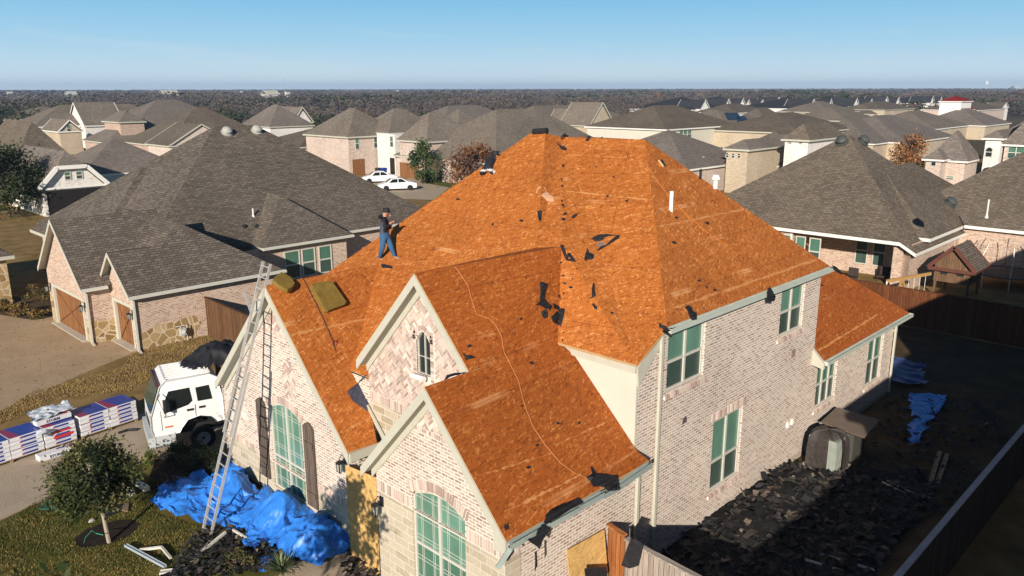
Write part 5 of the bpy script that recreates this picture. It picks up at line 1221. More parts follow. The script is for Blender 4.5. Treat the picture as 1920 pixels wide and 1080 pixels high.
felt(pG, [(1019, 980), (1022, 966), (1030, 957), (1044, 950), (1060, 944), (1085, 932), (1094, 943), (1070, 955), (1025, 982)], 'long black felt sheet lying along the front eave', curl=.06)
felt(pG, [(944, 985), (951, 982), (952, 993), (946, 996)], 'small black flap near the foot of the front gable')
felt(pR, [(1282, 577), (1288, 575), (1298, 584), (1307, 598), (1298, 600), (1288, 591)], 'leaf-shaped black scrap on the upper gutter near the corner', curl=.08)
felt(pR, [(1228, 608), (1236, 612), (1248, 618), (1259, 629), (1252, 627), (1240, 619), (1232, 616)], 'thin forked black scrap over the upper corner', curl=.08, lift=.1)
felt(pR, [(1240, 622), (1255, 615), (1268, 613), (1258, 620), (1245, 624)], 'short black strip lying in the upper gutter', lift=.06)
felt((Vector((0, -.36, 0)), Vector((0, -1, .01)).normalized()), [(1440, 549), (1443, 536), (1448, 544), (1455, 556), (1452, 565), (1440, 564), (1438, 556)], 'black rag hanging over the upper gutter beside the right window', curl=.05) if 0 else None
hp = (Vector((0, -.36, 6.0)), Vector((0, -1, .02)).normalized())
felt(hp, [(1439, 549), (1443, 536), (1448, 544), (1455, 556), (1452, 565), (1440, 564)], 'black rag hanging over the upper gutter beside the right window', curl=.05)
felt(hp, [(1560, 497), (1568, 500), (1582, 515), (1574, 513), (1566, 507)], 'black felt tail at the rear end of the upper gutter', curl=.03)
hp2 = (Vector((0, -.5, 3.0)), Vector((0, -1, .02)).normalized())
felt(hp2, [(989, 1012), (1005, 1006), (1010, 990), (1022, 985), (1033, 990), (1028, 998), (1017, 1015), (1012, 1030), (1003, 1022)], 'torn black felt hanging from the front gutter over the brick', curl=.06)
felt(hp2, [(1003, 1035), (1007, 1034), (1008, 1060), (1003, 1072)], 'thin black felt shred hanging below the torn felt') 
felt(pL, [(650, 735), (683, 704), (692, 708), (692, 765), (688, 771), (660, 752)], 'slate blue-grey membrane piece stuck at the foot of the side valley', mat=flat('blue_grey_membrane', (.045, .05, .075), .5, .4, .5, 6), curl=.03)
felt(pL, [(714, 499), (716, 495), (735, 499), (735, 504), (716, 503)], 'small dark board at the feet of the standing roofer', curl=.02)
felt(pM1, [(1005, 362), (1010, 351), (1020, 350), (1026, 358), (1018, 364)], 'small pale pink wood patch high on the hip', mat=flat('pale_patch', (.62, .34, .2), .8), curl=.005, lift=.014, cat='wood patch', name='wood_patch')
felt(pM1, [(1014, 366), (1026, 360), (1036, 368), (1039, 378), (1026, 377)], 'larger pale pink wood patch next to the small one', mat=flat('pale_patch', (.62, .34, .2), .8), curl=.005, lift=.014, cat='wood patch', name='wood_patch')
for k in range(52):
    pl, (xa, xb, ya_, yb2) = random.choice([(pM2, (1070, 1200, 290, 600)), (pG, (860, 1010, 560, 800)), (pM1, (800, 1005, 330, 460)), (pR, (1250, 1420, 380, 560)), (pG, (950, 1090, 760, 900)), (pM2, (1052, 1060, 300, 640))])
    x, y = random.uniform(xa, xb), random.uniform(ya_, yb2)
    if pl is pR and y < 262+(x-1210)*.66+15: continue
    if pl is pM1 and y < 250+(1000-x)*.67+14: continue
    r_ = random.uniform(1, 3.4); a = random.random()*3
    felt(pl, [(x+math.cos(a+k2*1.6)*r_*(1.8 if k2 % 2 else .7), y+math.sin(a+k2*1.6)*r_) for k2 in range(4)], 'tiny torn black felt fleck on the bare orange roof', 'tiny felt flecks on the roof', lift=.01, curl=.02)
def line_on(pl, pts, r_, mat, name, label, cat):
    q = []
    for i in range(len(pts)-1):
        for k in range(4):
            t = k/4; q.append(on(pl, pts[i][0]+(pts[i+1][0]-pts[i][0])*t+random.uniform(-.6, .6), pts[i][1]+(pts[i+1][1]-pts[i][1])*t, r_+.004))
    q.append(on(pl, *pts[-1], r_))
    m = MB(); m.tube(q, r_, 5); m.build(name, mat, label=label, cat=cat, smooth=True)
line_on(pG, [(850, 497), (862, 513), (877, 535), (885, 565), (893, 590), (915, 597), (928, 608), (940, 632), (945, 662), (960, 690), (972, 715), (985, 765), (1000, 803), (1022, 835), (1050, 868), (1078, 888), (1105, 898), (1128, 915)], .009, flat('tan_hose', (.48, .20, .07), .6), 'air_hose', 'thin pale air hose winding down the front slope to the gutter', 'hose')
line_on(pR, [(1212, 310), (1232, 340), (1262, 378), (1290, 405), (1330, 440), (1360, 458), (1385, 460), (1400, 440), (1404, 410), (1400, 395)], .007, flat('orange_cord', (.62, .2, .04), .6), 'air_hose', 'thin orange hose looping over the right-hand hip', 'hose')
line_on(pL, [(567, 520), (585, 556), (605, 598), (620, 632), (629, 658)], .011, flat('dark_rope', (.06, .05, .045), .8), 'safety_rope', 'dark safety rope hanging down the left slope past the foam slab', 'rope')
m = MB(); q0 = on(pL, 627, 645, .02)
for k in range(3): m.tube([q0+Vector((.05*math.cos(a)*(1+k*.3), .03*math.sin(a), .09*math.sin(a))) for a in [i*.6 for i in range(11)]], .012, 5)
m.build('rope_grab', flat('red_strap', (.25, .06, .04), .7), label='tangle of strap and clip at the end of the dark safety rope', cat='rope grab')
# foam insulation slabs
def slab(pl, pts, t, label):
    n = pl[1] if pl[1].z > 0 else -pl[1]; m = MB(); q = [on(pl, x, y, .004) for x, y in pts]; k = len(q)
    c = sum(q, Vector())/k
    top = [p+n*t for p in q]; m.ngon(q); m.ngon(top)
    for i in range(k): m.poly([q[i], q[(i+1) % k], top[(i+1) % k], top[i]])
    m.build('foam_slab', ground_mat('foam', [(.35, (.14, .09, .02)), (.55, (.24, .165, .04)), (.75, (.36, .25, .08))], 5, 60), label=label, cat='foam slab')
slab(pL, [(580, 540), (590, 536), (618, 533), (645, 572), (642, 577), (612, 588), (606, 586)], .17, 'square olive-brown foam slab lying flat on the left slope')
slab((Vector((-3.9, 9.1, 6.66)), Vector((0, -.5, 1)).normalized()), [(510, 532), (513, 526), (527, 517), (545, 527), (551, 538), (547, 545), (538, 549), (527, 545)], .13, 'rounded olive-brown foam chunk on the left gable peak by the ladder')
# pipes through the roof (parts of the house)
pp = on(pR, 1258, 394); HH = [o for o in COL.objects if o.name == 'brick_house'][0]
m = MB(); m.tube([pp-Vector((0, 0, .1)), pp+Vector((0, 0, .52))], .055, 10); m.build('vent_pipe', WHITE, HH)
hq = on(pR, 1341, 354); m = MB(); m.tube([hq, hq+Vector((0, 0, .3))], .07, 10); m.tube([hq+Vector((0, 0, .28)), hq+Vector((0, 0, .34)), hq+Vector((0, 0, .36))], .13, 10); m.tube([hq+Vector((0, 0, .36)), hq+Vector((0, 0, .42))], .1, 10); m.build('vent_cap', WHITE, HH)
hq = on(pR, 1313, 336); m = MB(); m.tube([hq, hq+Vector((0, 0, .3))], .04, 8); m.build('vent_pipe', FELT, HH)
m = MB(); q = [on(pR, 1237, 301, .02), on(pR, 1241, 299, .02), on(pR, 1249, 312, .02), on(pR, 1245, 313, .02)]; m.poly(q); m.build('vent_slot', FELT, HH, label='dark slot cut in the sheathing')
m = MB(); m.bar(on(pR, 1234, 302, .03), on(pR, 1243, 314, .03), .05, .04); m.build('loose_batten', flat('pale_pine', (.6, .38, .18), .8), label='short pale batten beside the slot near the peak', cat='batten')

# pale stripes on the sheathing where the felt edges were nailed
random.seed(5); SCUFF = osb('osb_scuffed', (.34, .125, .033), (.49, .21, .068), (.62, .34, .14), False, .3)
def stripe(pl, a, b_, w=.09, keep=.85):
    n = 26; nn = pl[1] if pl[1].z > 0 else -pl[1]; rs_ = MB(); pv2 = None
    for k in range(n+1):
        t = k/n; A = on(pl, a[0]+(b_[0]-a[0])*t, a[1]+(b_[1]-a[1])*t, .006); A2 = on(pl, a[0]+(b_[0]-a[0])*(t+.02), a[1]+(b_[1]-a[1])*(t+.02), .006)
        s_ = (A2-A).cross(nn).normalized(); ww = w*(random.uniform(.5, 1.1) if random.random() < keep else .12); o1 = random.uniform(-.015, .015)
        cur = (A+s_*(o1-ww/2), A+s_*(o1+ww/2))
        if pv2:
            q = [pv2[0], cur[0], cur[1], pv2[1]]
            if (q[1]-q[0]).cross(q[2]-q[0]).dot(nn) < 0: q.reverse()
            rs_.poly(q)
        pv2 = cur
    rs_.build('nail_line', SCUFF, HH)
stripe(pR, (1240, 586), (1530, 487)); stripe(pR, (1236, 425), (1395, 392), .08, .8); stripe(pR, (1228, 515), (1340, 488), .05, .4)
stripe(pM2, (1062, 358), (1215, 375), .07, .8); stripe(pM2, (1062, 290), (1180, 296), .05, .4); stripe(pM2, (1130, 425), (1222, 430), .06, .5); stripe(pM2, (1140, 500), (1228, 512), .05, .3)
stripe(pL, (545, 628), (688, 598), .1, .9); stripe(pL, (640, 812), (700, 780), .1, .5); stripe(pG, (905, 890), (1035, 850), .06, .5); stripe(pG, (945, 960), (1090, 890), .09, .6); stripe(pG, (1040, 835), (1140, 790), .06, .5)
stripe(pRR, (1535, 657), (1645, 590), .09, .9); stripe(pM1, (770, 470), (850, 440), .08, .4); stripe(pM1, (1005, 460), (720, 500), .03, .3)
random.seed(11)
# ================================================================== PEOPLE
def person(label, J, E_, rad, colfn, extras=None):
    me = bpy.data.meshes.new('p'); names = list(J); me.from_pydata([J[k] for k in names], [(names.index(a), names.index(b_)) for a, b_ in E_], [])
    o = bpy.data.objects.new('p', me); COL.objects.link(o)
    md = o.modifiers.new('s', 'SKIN'); sv = me.skin_vertices[0].data
    for i, k in enumerate(names): r_ = rad[k]; sv[i].radius = (r_, r_) if not isinstance(r_, tuple) else r_
    sv[names.index('pelvis')].use_root = True
    md.branch_smoothing = .6; o.modifiers.new('d', 'SUBSURF').levels = 2
    dg = bpy.context.evaluated_depsgraph_get(); m2 = bpy.data.meshes.new_from_object(o.evaluated_get(dg)); bpy.data.objects.remove(o)
    base = Vector((J['pelvis'][0], J['pelvis'][1], min(v.co.z for v in m2.vertices)))
    mats, fn = colfn
    for m_ in mats: m2.materials.append(m_)
    for p in m2.polygons: p.material_index = fn(p.center); p.use_smooth = True
    for v in m2.vertices: v.co -= base
    m2.uv_layers.new(name='UVMap') if not m2.uv_layers else None
    ob = bpy.data.objects.new('person', m2); COL.objects.link(ob); ob.location = base; ob['_o'] = tuple(base); tag(ob, label, 'person')
    if extras: extras(ob)
    return ob
SKIN_ = flat('skin', (.46, .24, .16), .6); DENIM = flat('blue_denim', (.045, .11, .21), .85, .1, .35, 14); JACKET = flat('dark_jacket', (.018, .018, .024), .8, .15, .3, 10); GREYS = flat('grey_shirt', (.07, .075, .10), .85, .1, .5, 25); BOOT = flat('tan_boot', (.34, .2, .11), .8)
fdv = Vector((.72, -.69, 0)); lt = Vector((.69, .72, 0)); Z3 = Vector((0, 0, 1))
f1_ = atp(711, 491, (-.5, 9.0, 6.65), (-.25, .0, 1)); f2_ = atp(741, 489, *pM1)
mid = (f1_+f2_)/2; mid.z = max(f1_.z, f2_.z)
PH = atx(722, 444, mid.x); pel = Vector((mid.x-.02, mid.y+.05, mid.z+.80))
pel = CAM+(ray(721, 443))*((mid-CAM).dot(fw)/1.0); 
def W(px_, py_, dd=0): r = ray(px_, py_); return CAM+r*((mid-CAM).dot(fw)+dd)
J = {'pelvis': W(722, 441), 'waist': W(720, 432), 'chest': W(719, 418), 'neck': W(721, 407, .0), 'head': W(724, 400), 'headt': W(723, 394),
     'hipL': W(718, 447, -.08), 'kneeL': W(717, 466, -.1), 'ankL': f1_+Z3*.1, 'toeL': f1_+fdv*.14+Z3*.05,
     'hipR': W(727, 447, .08), 'kneeR': W(734, 465, .06), 'ankR': f2_+Z3*.1, 'toeR': f2_+fdv*.15+Z3*.06,
     'shL': W(719, 411, -.17), 'elL': W(723, 428, -.2), 'haL': W(733, 418, -.1), 'fiL': W(736, 416, -.06), 'shR': W(722, 411, .17), 'elR': W(729, 427, .18), 'haR': W(735, 417, .04), 'fiR': W(737, 415, .02)}
E1_ = [('pelvis', 'waist'), ('waist', 'chest'), ('chest', 'neck'), ('neck', 'head'), ('head', 'headt'), ('pelvis', 'hipL'), ('hipL', 'kneeL'), ('kneeL', 'ankL'), ('ankL', 'toeL'), ('pelvis', 'hipR'), ('hipR', 'kneeR'), ('kneeR', 'ankR'), ('ankR', 'toeR'), ('chest', 'shL'), ('shL', 'elL'), ('elL', 'haL'), ('haL', 'fiL'), ('chest', 'shR'), ('shR', 'elR'), ('elR', 'haR'), ('haR', 'fiR')]
RD = {'pelvis': .15, 'waist': .155, 'chest': .185, 'neck': .075, 'head': .10, 'headt': .085, 'hipL': .115, 'hipR': .115, 'kneeL': .082, 'kneeR': .082, 'ankL': .05, 'ankR': .05, 'toeL': .045, 'toeR': .045, 'shL': .09, 'shR': .09, 'elL': .07, 'elR': .07, 'haL': .045, 'haR': .045, 'fiL': .025, 'fiR': .025}
zw, za_, zn = J['waist'].z-.06, max(f1_.z, f2_.z)+.12, J['neck'].z+.02
def cf1(c):
    if c.z < f1_.z+.13 or (c.z < f2_.z+.13 and (c-f2_).length < .35): return 4
    if c.z < zw: return 0
    if c.z > zn: return 3
    if (c-J['haL']).length < .09 or (c-J['haR']).length < .09: return 3
    if c.z < J['chest'].z+.05 and (c-J['chest']).dot(fdv) < .02: return 2
    return 1
def hat(ob, h, size=.105, brim=True):
    m = MB(); d = fdv
    m.tube([h, h+Z3*.05, h+Z3*.1, h+Z3*.115], size, 12, r2=size*.85)
    if brim:
        for k in range(12):
            a, b_ = k*math.pi/6, (k+1)*math.pi/6; w_ = lambda q: size*(1.0+.75*max(0, math.cos(q)))+.02
            e1, e2 = d*math.cos(a)+lt*math.sin(a), d*math.cos(b_)+lt*math.sin(b_)
            m.poly([h+Z3*.01, h+e1*w_(a)+Z3*.0, h+e2*w_(b_)+Z3*.0])
    m.build('cap', FELT, ob, smooth=False)
def face(ob, c, d):
    m = MB(); s_ = Z3.cross(d).normalized()
    m.tube([c+d*.10, c+d*.135-Z3*.02], .018, 6)
    for sg in (-1, 1): m.tube([c+d*.095+s_*.035*sg+Z3*.025, c+d*.105+s_*.035*sg+Z3*.025], .012, 6); m.tube([c+s_*.1*sg, c+s_*.115*sg-Z3*.01], .03, 6)
    m.bar(c+d*.1-s_*.025-Z3*.05, c+d*.1+s_*.025-Z3*.05, .015, .01)
    m.build('face', SKIN_, ob)
def hands(ob, pts):
    for (p, d) in pts:
        d = d.normalized(); s_ = d.cross(Z3).normalized(); m = MB()
        for k, l in enumerate((.06, .07, .068, .055)):
            q = p+s_*(k-1.5)*.019; m.tube([q, q+d*l*.6, q+d*l*.85-Z3*l*.4], .009, 5, r2=.006)
        m.tube([p+s_*.035, p+s_*.05+d*.03], .01, 5); m.build('hand', SKIN_, ob)
def ex1(ob):
    hat(ob, J['head']+Z3*.04+fdv*.01); face(ob, J['head']-Z3*.01, (fdv-Z3*.4).normalized())
    hands(ob, [(J['fiL'], fdv), (J['fiR'], fdv)])
    m = MB(); m.tube([J['neck']-fdv*.08-lt*.08, J['neck']-fdv*.14, J['neck']-fdv*.08+lt*.08], .06, 8); m.build('hood', JACKET, ob)
person('man in black cap and blue jeans standing on the bare roof, head bowed', J, E1_, RD, ([DENIM, JACKET, GREYS, SKIN_, BOOT], cf1), ex1)
pc = (J['fiL']+J['fiR'])/2+fdv*.05
m = MB(); m.bar(pc-fdv*.03, pc+fdv*.07, .07, .012); m.build('phone', FELT, label='small dark phone in the hands of the standing man', cat='phone')
# second roofer, bent over
g1, g2 = atp(901, 331, *pM1), atp(923, 330, *pM1); mid2 = (g1+g2)/2
def W2(px_, py_, dd=0): r = ray(px_, py_); return CAM+r*((mid2-CAM).dot(fw)+dd)
K = {'pelvis': W2(914, 315, .1), 'waist': W2(917, 309, .18), 'chest': W2(921, 302, .3), 'neck': W2(925, 296, .4), 'head': W2(929, 292, .45), 'headt': W2(931, 289, .45),
     'hipL': W2(909, 317, .05), 'kneeL': W2(905, 323, -.05), 'ankL': g1+Z3*.09, 'toeL': g1+Vector((.13, 0, .14)), 'hipR': W2(919, 317, .1), 'kneeR': W2(923, 323, .0), 'ankR': g2+Z3*.09, 'toeR': g2+Vector((.13, 0, .14)),
     'shL': W2(915, 300, .3), 'elL': W2(914, 304, .55), 'haL': W2(918, 308, .75), 'shR': W2(928, 301, .35), 'elR': W2(932, 304, .45), 'haR': W2(934, 308, .5)}
K_E = [e for e in E1_ if 'fi' not in e[0]+e[1]]
RD2 = dict(RD); RD2.update(pelvis=.16, waist=.16, chest=.18, head=.10, hipL=.11, hipR=.11, kneeL=.085, kneeR=.085)
PANT = flat('black_trousers', (.02, .022, .03), .8); STRIPE = flat('white_stripe', (.6, .58, .56), .8)
zb2 = K['pelvis'].z-.08
def cf2(c):
    if c.z > K['neck'].z+.09 and (c-K['head']).length < .1 and 0: return 2
    if c.z < zb2+.06 and c.z > zb2 and (c-K['pelvis']).length < .3: return 1
    if (c-K['kneeR']).length < .22 and (c-K['kneeR']).dot(rt) > .03: return 1
    return 0
def ex2(ob): hat(ob, K['head']+Z3*.03, .11, True); hands(ob, [(K['haL'], fdv), (K['haR'], fdv)]); face(ob, K['head'], Vector((.8, -.3, -.5)).normalized())
person('crouching person in black with white stripes on the trousers, near the roof edge', K, K_E, RD2, ([PANT, STRIPE, SKIN_], cf2), ex2)

# ================================================================== LADDERS
AL = flat('aluminium', (.55, .53, .5), .4, .5, .1, 6, .35)
def ladder(base, top, w, label, wide=None, z_split=.55):
    e = empty('extension_ladder', tuple(base), label, 'ladder')
    d = (top-base); L = d.length; d.normalize(); s_ = (wide or Vector((0, 1, 0))); s_ = (s_-d*s_.dot(d)).normalized(); n = d.cross(s_)
    if n.x > 0: n = -n
    for (t0, t1, ww, off) in ((0, z_split+.06, w, .0), (z_split-.18, 1, w-.07, -.07)):
        for sg in (-1, 1):
            m = MB(); a, b_ = base+d*L*t0+s_*sg*ww/2-n*off, base+d*L*t1+s_*sg*ww/2-n*off
            m.bar(a, b_, .028, .075, n); m.build('rail', AL, e)
        x = math.ceil(L*t0/.305)*.305+.1
        while x < L*t1-.05:
            m = MB(); p = base+d*x-n*off; m.tube([p-s_*ww/2, p+s_*ww/2], .017, 6); m.build('rung', AL, e); x += .305
    return e
l0, l1 = atz(376, 998, 0), atz(399, 1003, 0); lb0 = (l0+l1)/2; lw_ = (l0-l1).length
lt0, lt1 = atx(498, 491, -3.95), atx(512, 495, -3.95)
ladder(lb0, (lt0+lt1)/2, .46, 'tall aluminium extension ladder leaning on the left gable over the blue tarp', (lt0-lt1).normalized())
# grey stabiliser bar seen behind the left rake
a, b_ = atx(459, 549, -3.2), atx(472, 585, -3.2)
m = MB(); m.bar(a, b_, .1, .04); m.build('metal_flashing', AL, label='short bright metal strip standing behind the left gable edge', cat='flashing')

# ================================================================== TRUCK
TP = atz(284, 815, .9); TANG = R(-16.3); T0 = Vector((-5.5, 15.35, 0)); TK = empty('flatbed_truck', tuple(T0), 'white crew-cab flatbed truck on the driveway with black sheeting heaped on its bed', 'truck')
TW = 2.15; y0, y1 = 15.35, 15.35+TW
TWH = flat('white_paint', (.80, .79, .76), .25, .5, .03); DK = flat('dark_metal', (.02, .02, .022), .6, .4); TGL = glass('truck_glass', (.012, .016, .016), .06)
prof = [(-5.42, .85), (-5.48, 1.1), (-5.46, 1.55), (-5.08, 2.55), (-4.9, 2.72), (-3.45, 2.76), (-3.2, 2.6), (-3.1, 1.9), (-3.08, 1.0), (-3.35, .98), (-3.55, 1.22), (-3.9, 1.32), (-4.3, 1.24), (-4.5, 1.0), (-4.6, .82)]
cab = MB(); n_ = len(prof); inset = .07
def ring_at(y, k): cx, cz = -4.3, 1.7; return [Vector((cx+(x-cx)*k, y, cz+(z-cz)*k)) for x, z in prof]
rings = [ring_at(y0+.1, .9), ring_at(y0+.03, .97), ring_at(y0, 1)]; 
def narrow(rg, yy):  # greenhouse leans in above the belt line
    out = []
    for p in rg:
        t = max(0, (p.z-1.75))/1.0; sgn = 1 if yy < y0+TW/2 else -1; out.append(Vector((p.x, p.y+sgn*t*.11, p.z)))
    return out
seq = [narrow(ring_at(y0+.05, .965), y0), narrow(ring_at(y0, 1), y0), narrow(ring_at(y0+.25, 1.0), y0), narrow(ring_at(y1-.25, 1.0), y1), narrow(ring_at(y1, 1), y1), narrow(ring_at(y1-.05, .965), y1)]
seq = [[Vector((p.x, yy, p.z)) if 0 else p for p in sg_] for sg_, yy in zip(seq, [0]*6)]
for i in range(len(seq)-1):
    for k in range(n_): cab.poly([seq[i][k], seq[i][(k+1) % n_], seq[i+1][(k+1) % n_], seq[i+1][k]])
cab.ngon(seq[0]); cab.ngon(seq[-1])
cabo = cab.build('cab', TWH, TK)
def side_y(z): return y0+.05+max(0, z-1.75)*.11 - .0
def sidepoly(pts, mat, name, off, par=TK, th=.012):
    m = MB(); q = [Vector((x, side_y(z)-off, z)) for x, z in pts]; q2 = [p+Vector((0, th, 0)) for p in q]; m.ngon(q)
    for i in range(len(q)): m.poly([q[i], q2[i], q2[(i+1) % len(q)], q[(i+1) % len(q)]])
    return m.build(name, mat, par)
door = [(-5.12, .98), (-5.12, 1.75), (-4.92, 2.42), (-4.05, 2.46), (-4.0, 1.4), (-4.3, 1.28), (-4.45, 1.0)]
do = sidepoly(door, TWH, 'door', .012); sidepoly([(-5.03, 1.6), (-4.95, 2.1), (-4.82, 2.36), (-4.14, 2.38), (-4.1, 1.9), (-4.25, 1.78)], TGL, 'window', .02, do)
d2 = sidepoly([(-3.98, 1.36), (-4.02, 2.46), (-3.4, 2.48), (-3.25, 2.3), (-3.18, 1.05), (-3.45, 1.16), (-3.7, 1.32)], TWH, 'rear_door', .012)
sidepoly([(-3.92, 1.85), (-3.95, 2.34), (-3.5, 2.36), (-3.44, 1.85)], TGL, 'window', .02, d2)
sidepoly([(-4.3, 1.55), (-4.3, 1.63), (-4.08, 1.63), (-4.08, 1.55)], DK, 'handle', .03, do); sidepoly([(-3.9, 1.58), (-3.9, 1.66), (-3.7, 1.66), (-3.7, 1.58)], DK, 'handle', .03, d2)
sidepoly([(-5.05, 1.08), (-5.05, 1.14), (-4.8, 1.14), (-4.8, 1.08)], flat('amber', (.6, .16, .06), .4), 'side_marker', .03)
for k, xx in enumerate((-5.14, -4.02)):
    m = MB(); m.bar((xx, side_y(1.0)-.016, 1.0), (xx, side_y(1.75)-.016, 1.75), .006, .012, (1, 0, 0)); m.build('door_seam', DK, TK)
m = MB(); q = [(-5.45, y0+.12, 1.62), (-5.45, y1-.12, 1.62), (-5.115, y1-.22, 2.5), (-5.115, y0+.22, 2.5)]; q = [Vector(p)+Vector((-.02, 0, .01)) for p in q]; m.poly(q); m.box(-5.475, -5.465, y0+.1, y0+.16, 1.5, 1.6); m.build('windshield', glass('tinted_windshield', (.03, .07, .06), .05), TK)
m = MB(); m.bar((-5.1, y0+.2, 2.58), (-5.1, y1-.2, 2.58), .16, .1, (.4, 0, 1)); m.build('sun_visor', flat('maroon_band', (.07, .025, .03), .4), TK)
m = MB()
for k in range(9): yy = y0+.32+k*.19; m.box(-4.85, -3.4, yy-.02, yy+.02, 2.74, 2.79)
m.box(-4.9, -4.85, y0+.22, y1-.22, 2.7, 2.77); m.build('roof_ribs', TWH, TK)
m = MB(); m.bar((-5.5, y0-.02, .62), (-5.5, y1+.02, .62), .22, .42); m.box(-5.42, -4.75, y0-.0, y0+.1, .42, .84); m.build('bumper', flat('silver_paint', (.48, .5, .5), .35, .5, .08), TK)
for yy in (y0+.25, y1-.25): m = MB(); m.box(-5.5, -5.44, yy-.18, yy+.18, .95, 1.15); m.build('headlight', flat('headlight_lens', (.3, .32, .32), .2, .6), TK)
m = MB(); m.bar((-5.49, y0+.5, 1.1), (-5.49, y1-.5, 1.1), .02, .22); m.build('grille', DK, TK)
m = MB(); m.tube([(-5.1, y0, 2.35), (-5.2, y0-.28, 2.3), (-5.0, y0-.3, 1.65), (-5.05, y0-.02, 1.5)], .018, 6); m.box(-5.06, -4.98, y0-.36, y0-.2, 1.75, 2.2); m.build('mirror', DK, TK)
def wheel(x, y, r_=.42, w=.26, par=TK):
    m = MB()
    for k in range(18):
        a, b_ = k*math.pi/9, (k+1)*math.pi/9; A = lambda t, rr, yy: Vector((x+math.cos(t)*rr, yy, r_+math.sin(t)*rr))
        m.poly([A(a, r_, y), A(b_, r_, y), A(b_, r_, y+w), A(a, r_, y+w)]); m.poly([A(a, r_, y), A(b_, r_, y), A(b_, r_*.58, y-.01), A(a, r_*.58, y-.01)]); m.poly([A(a, r_, y+w), A(b_, r_, y+w), A(b_, r_*.2, y+w), A(a, r_*.2, y+w)])
    o = m.build('wheel', flat('tyre_rubber', (.02, .02, .02), .9), par); m = MB()
    for k in range(18):
        a, b_ = k*math.pi/9, (k+1)*math.pi/9; A = lambda t, rr, yy: Vector((x+math.cos(t)*rr, yy, r_+math.sin(t)*rr)); m.poly([A(a, r_*.58, y-.008), A(b_, r_*.58, y-.008), A(b_, r_*.15, y+.06), A(a, r_*.15, y+.06)])
    m.build('rim', flat('rim_grey', (.3, .3, .3), .5, .5), o)
for x in (-3.85, .3): wheel(x, y0+.08); wheel(x, y1-.34)
m = MB(); m.box(-4.6, 1.5, y0+.5, y0+.65, .6, .85); m.box(-4.6, 1.5, y1-.65, y1-.5, .6, .85); m.build('chassis', DK, TK)
m = MB(); m.box(-2.95, 1.6, y0-.02, y1+.02, .95, 1.1); m.box(-2.95, -2.87, y0, y1, 1.1, 2.5)
for k in range(6): m.box(-2.9+k*.85, -2.84+k*.85, y0-.02, y0+.03, 1.1, 1.9); m.box(-2.9+k*.85, -2.84+k*.85, y1-.03, y1+.02, 1.1, 1.9)
m.box(-2.95, 1.6, y0-.02, y0+.02, 1.45, 1.55); m.box(-2.95, 1.6, y0-.02, y0+.02, 1.8, 1.9); m.box(-2.95, 1.6, y1-.02, y1+.02, 1.8, 1.9); m.build('flatbed', flat('rusty_bed', (.08, .035, .025), .8), TK)
TK.location = (TP.x, TP.y, 0); TK.rotation_euler = (0, 0, TANG); TK.scale = (.94, .94, .94)
def TL(x, y): x -= T0.x; y -= T0.y; return (TP.x+x*math.cos(TANG)-y*math.sin(TANG), TP.y+x*math.sin(TANG)+y*math.cos(TANG))
TARP_ = flat('blue_tarp', (.03, .20, .68), .42, .4, .12, 2)
# crumpled sheet helper
def crumple(name, mat, outline, hfun, res, label, cat, seed=0, amp=.12, base=0.0, freq=1.6, kind=None, thick=True):
    xs = [p[0] for p in outline]; ys = [p[1] for p in outline]; m = MB()
    x0_, x1_, y0_, y1_ = min(xs), max(xs), min(ys), max(ys); nx_ = int((x1_-x0_)/res)+1; ny_ = int((y1_-y0_)/res)+1
    def H_(x, y):
        v = Vector((x*freq, y*freq, seed)); r1 = 1-abs(noise.noise(v))*2.2; r2 = 1-abs(noise.noise(v*2.3+Vector((5, 1, 0))))*2; r3 = noise.noise(v*5); r4 = 1-abs(noise.noise(v*4.1+Vector((2, 7, 0))))*2
        return base+hfun(x, y)+amp*(r1*.9+r2*.5+r3*.12+r4*.28)
    def wob(x, y): return x+noise.noise(Vector((x*2, y*2, seed+9)))*.22, y+noise.noise(Vector((x*2, y*2, seed+19)))*.22
    for i in range(nx_):
        for j in range(ny_):
            cx, cy = x0_+(i+.5)*res, y0_+(j+.5)*res
            if not inpoly(cx, cy, outline): continue
            q = []
            for a, b_ in ((i, j), (i+1, j), (i+1, j+1), (i, j+1)):
                X_, Y_ = x0_+a*res, y0_+b_*res; wx_, wy_ = wob(X_, Y_); q.append(Vector((wx_, wy_, max(base+.012, H_(X_, Y_)))))
            m.poly([q[0], q[1], q[2]]); m.poly([q[0], q[2], q[3]])
    return m.build(name, mat, label=label, cat=cat, merge=True, smooth=(mat is not TARP_) , kind=kind)
crumple('black_sheeting', FELT, [TL(*q) for q in [(-4.2, 16.3), (-3.6, 15.9), (-2.3, 15.5), (-1.7, 16.5), (-2.1, 17.6), (-3.4, 17.8), (-4.3, 17.3)]], lambda x, y: .75*max(0, 1-((x-TL(-3.0, 16.8)[0])**2+(y-TL(-3.0, 16.8)[1])**2)/1.6), .09, 'heap of crumpled black sheeting piled behind the truck cab', 'sheeting', 3, .16, 2.3, 1.9)
crumple('black_sheeting', FELT, [TL(*q) for q in [(-2.8, 15.45), (1.4, 15.45), (1.4, 17.4), (-2.8, 17.4)]], lambda x, y: .35, .14, 'dark torn roofing filling the truck bed', 'roofing debris', 8, .2, 1.2, 1.5)

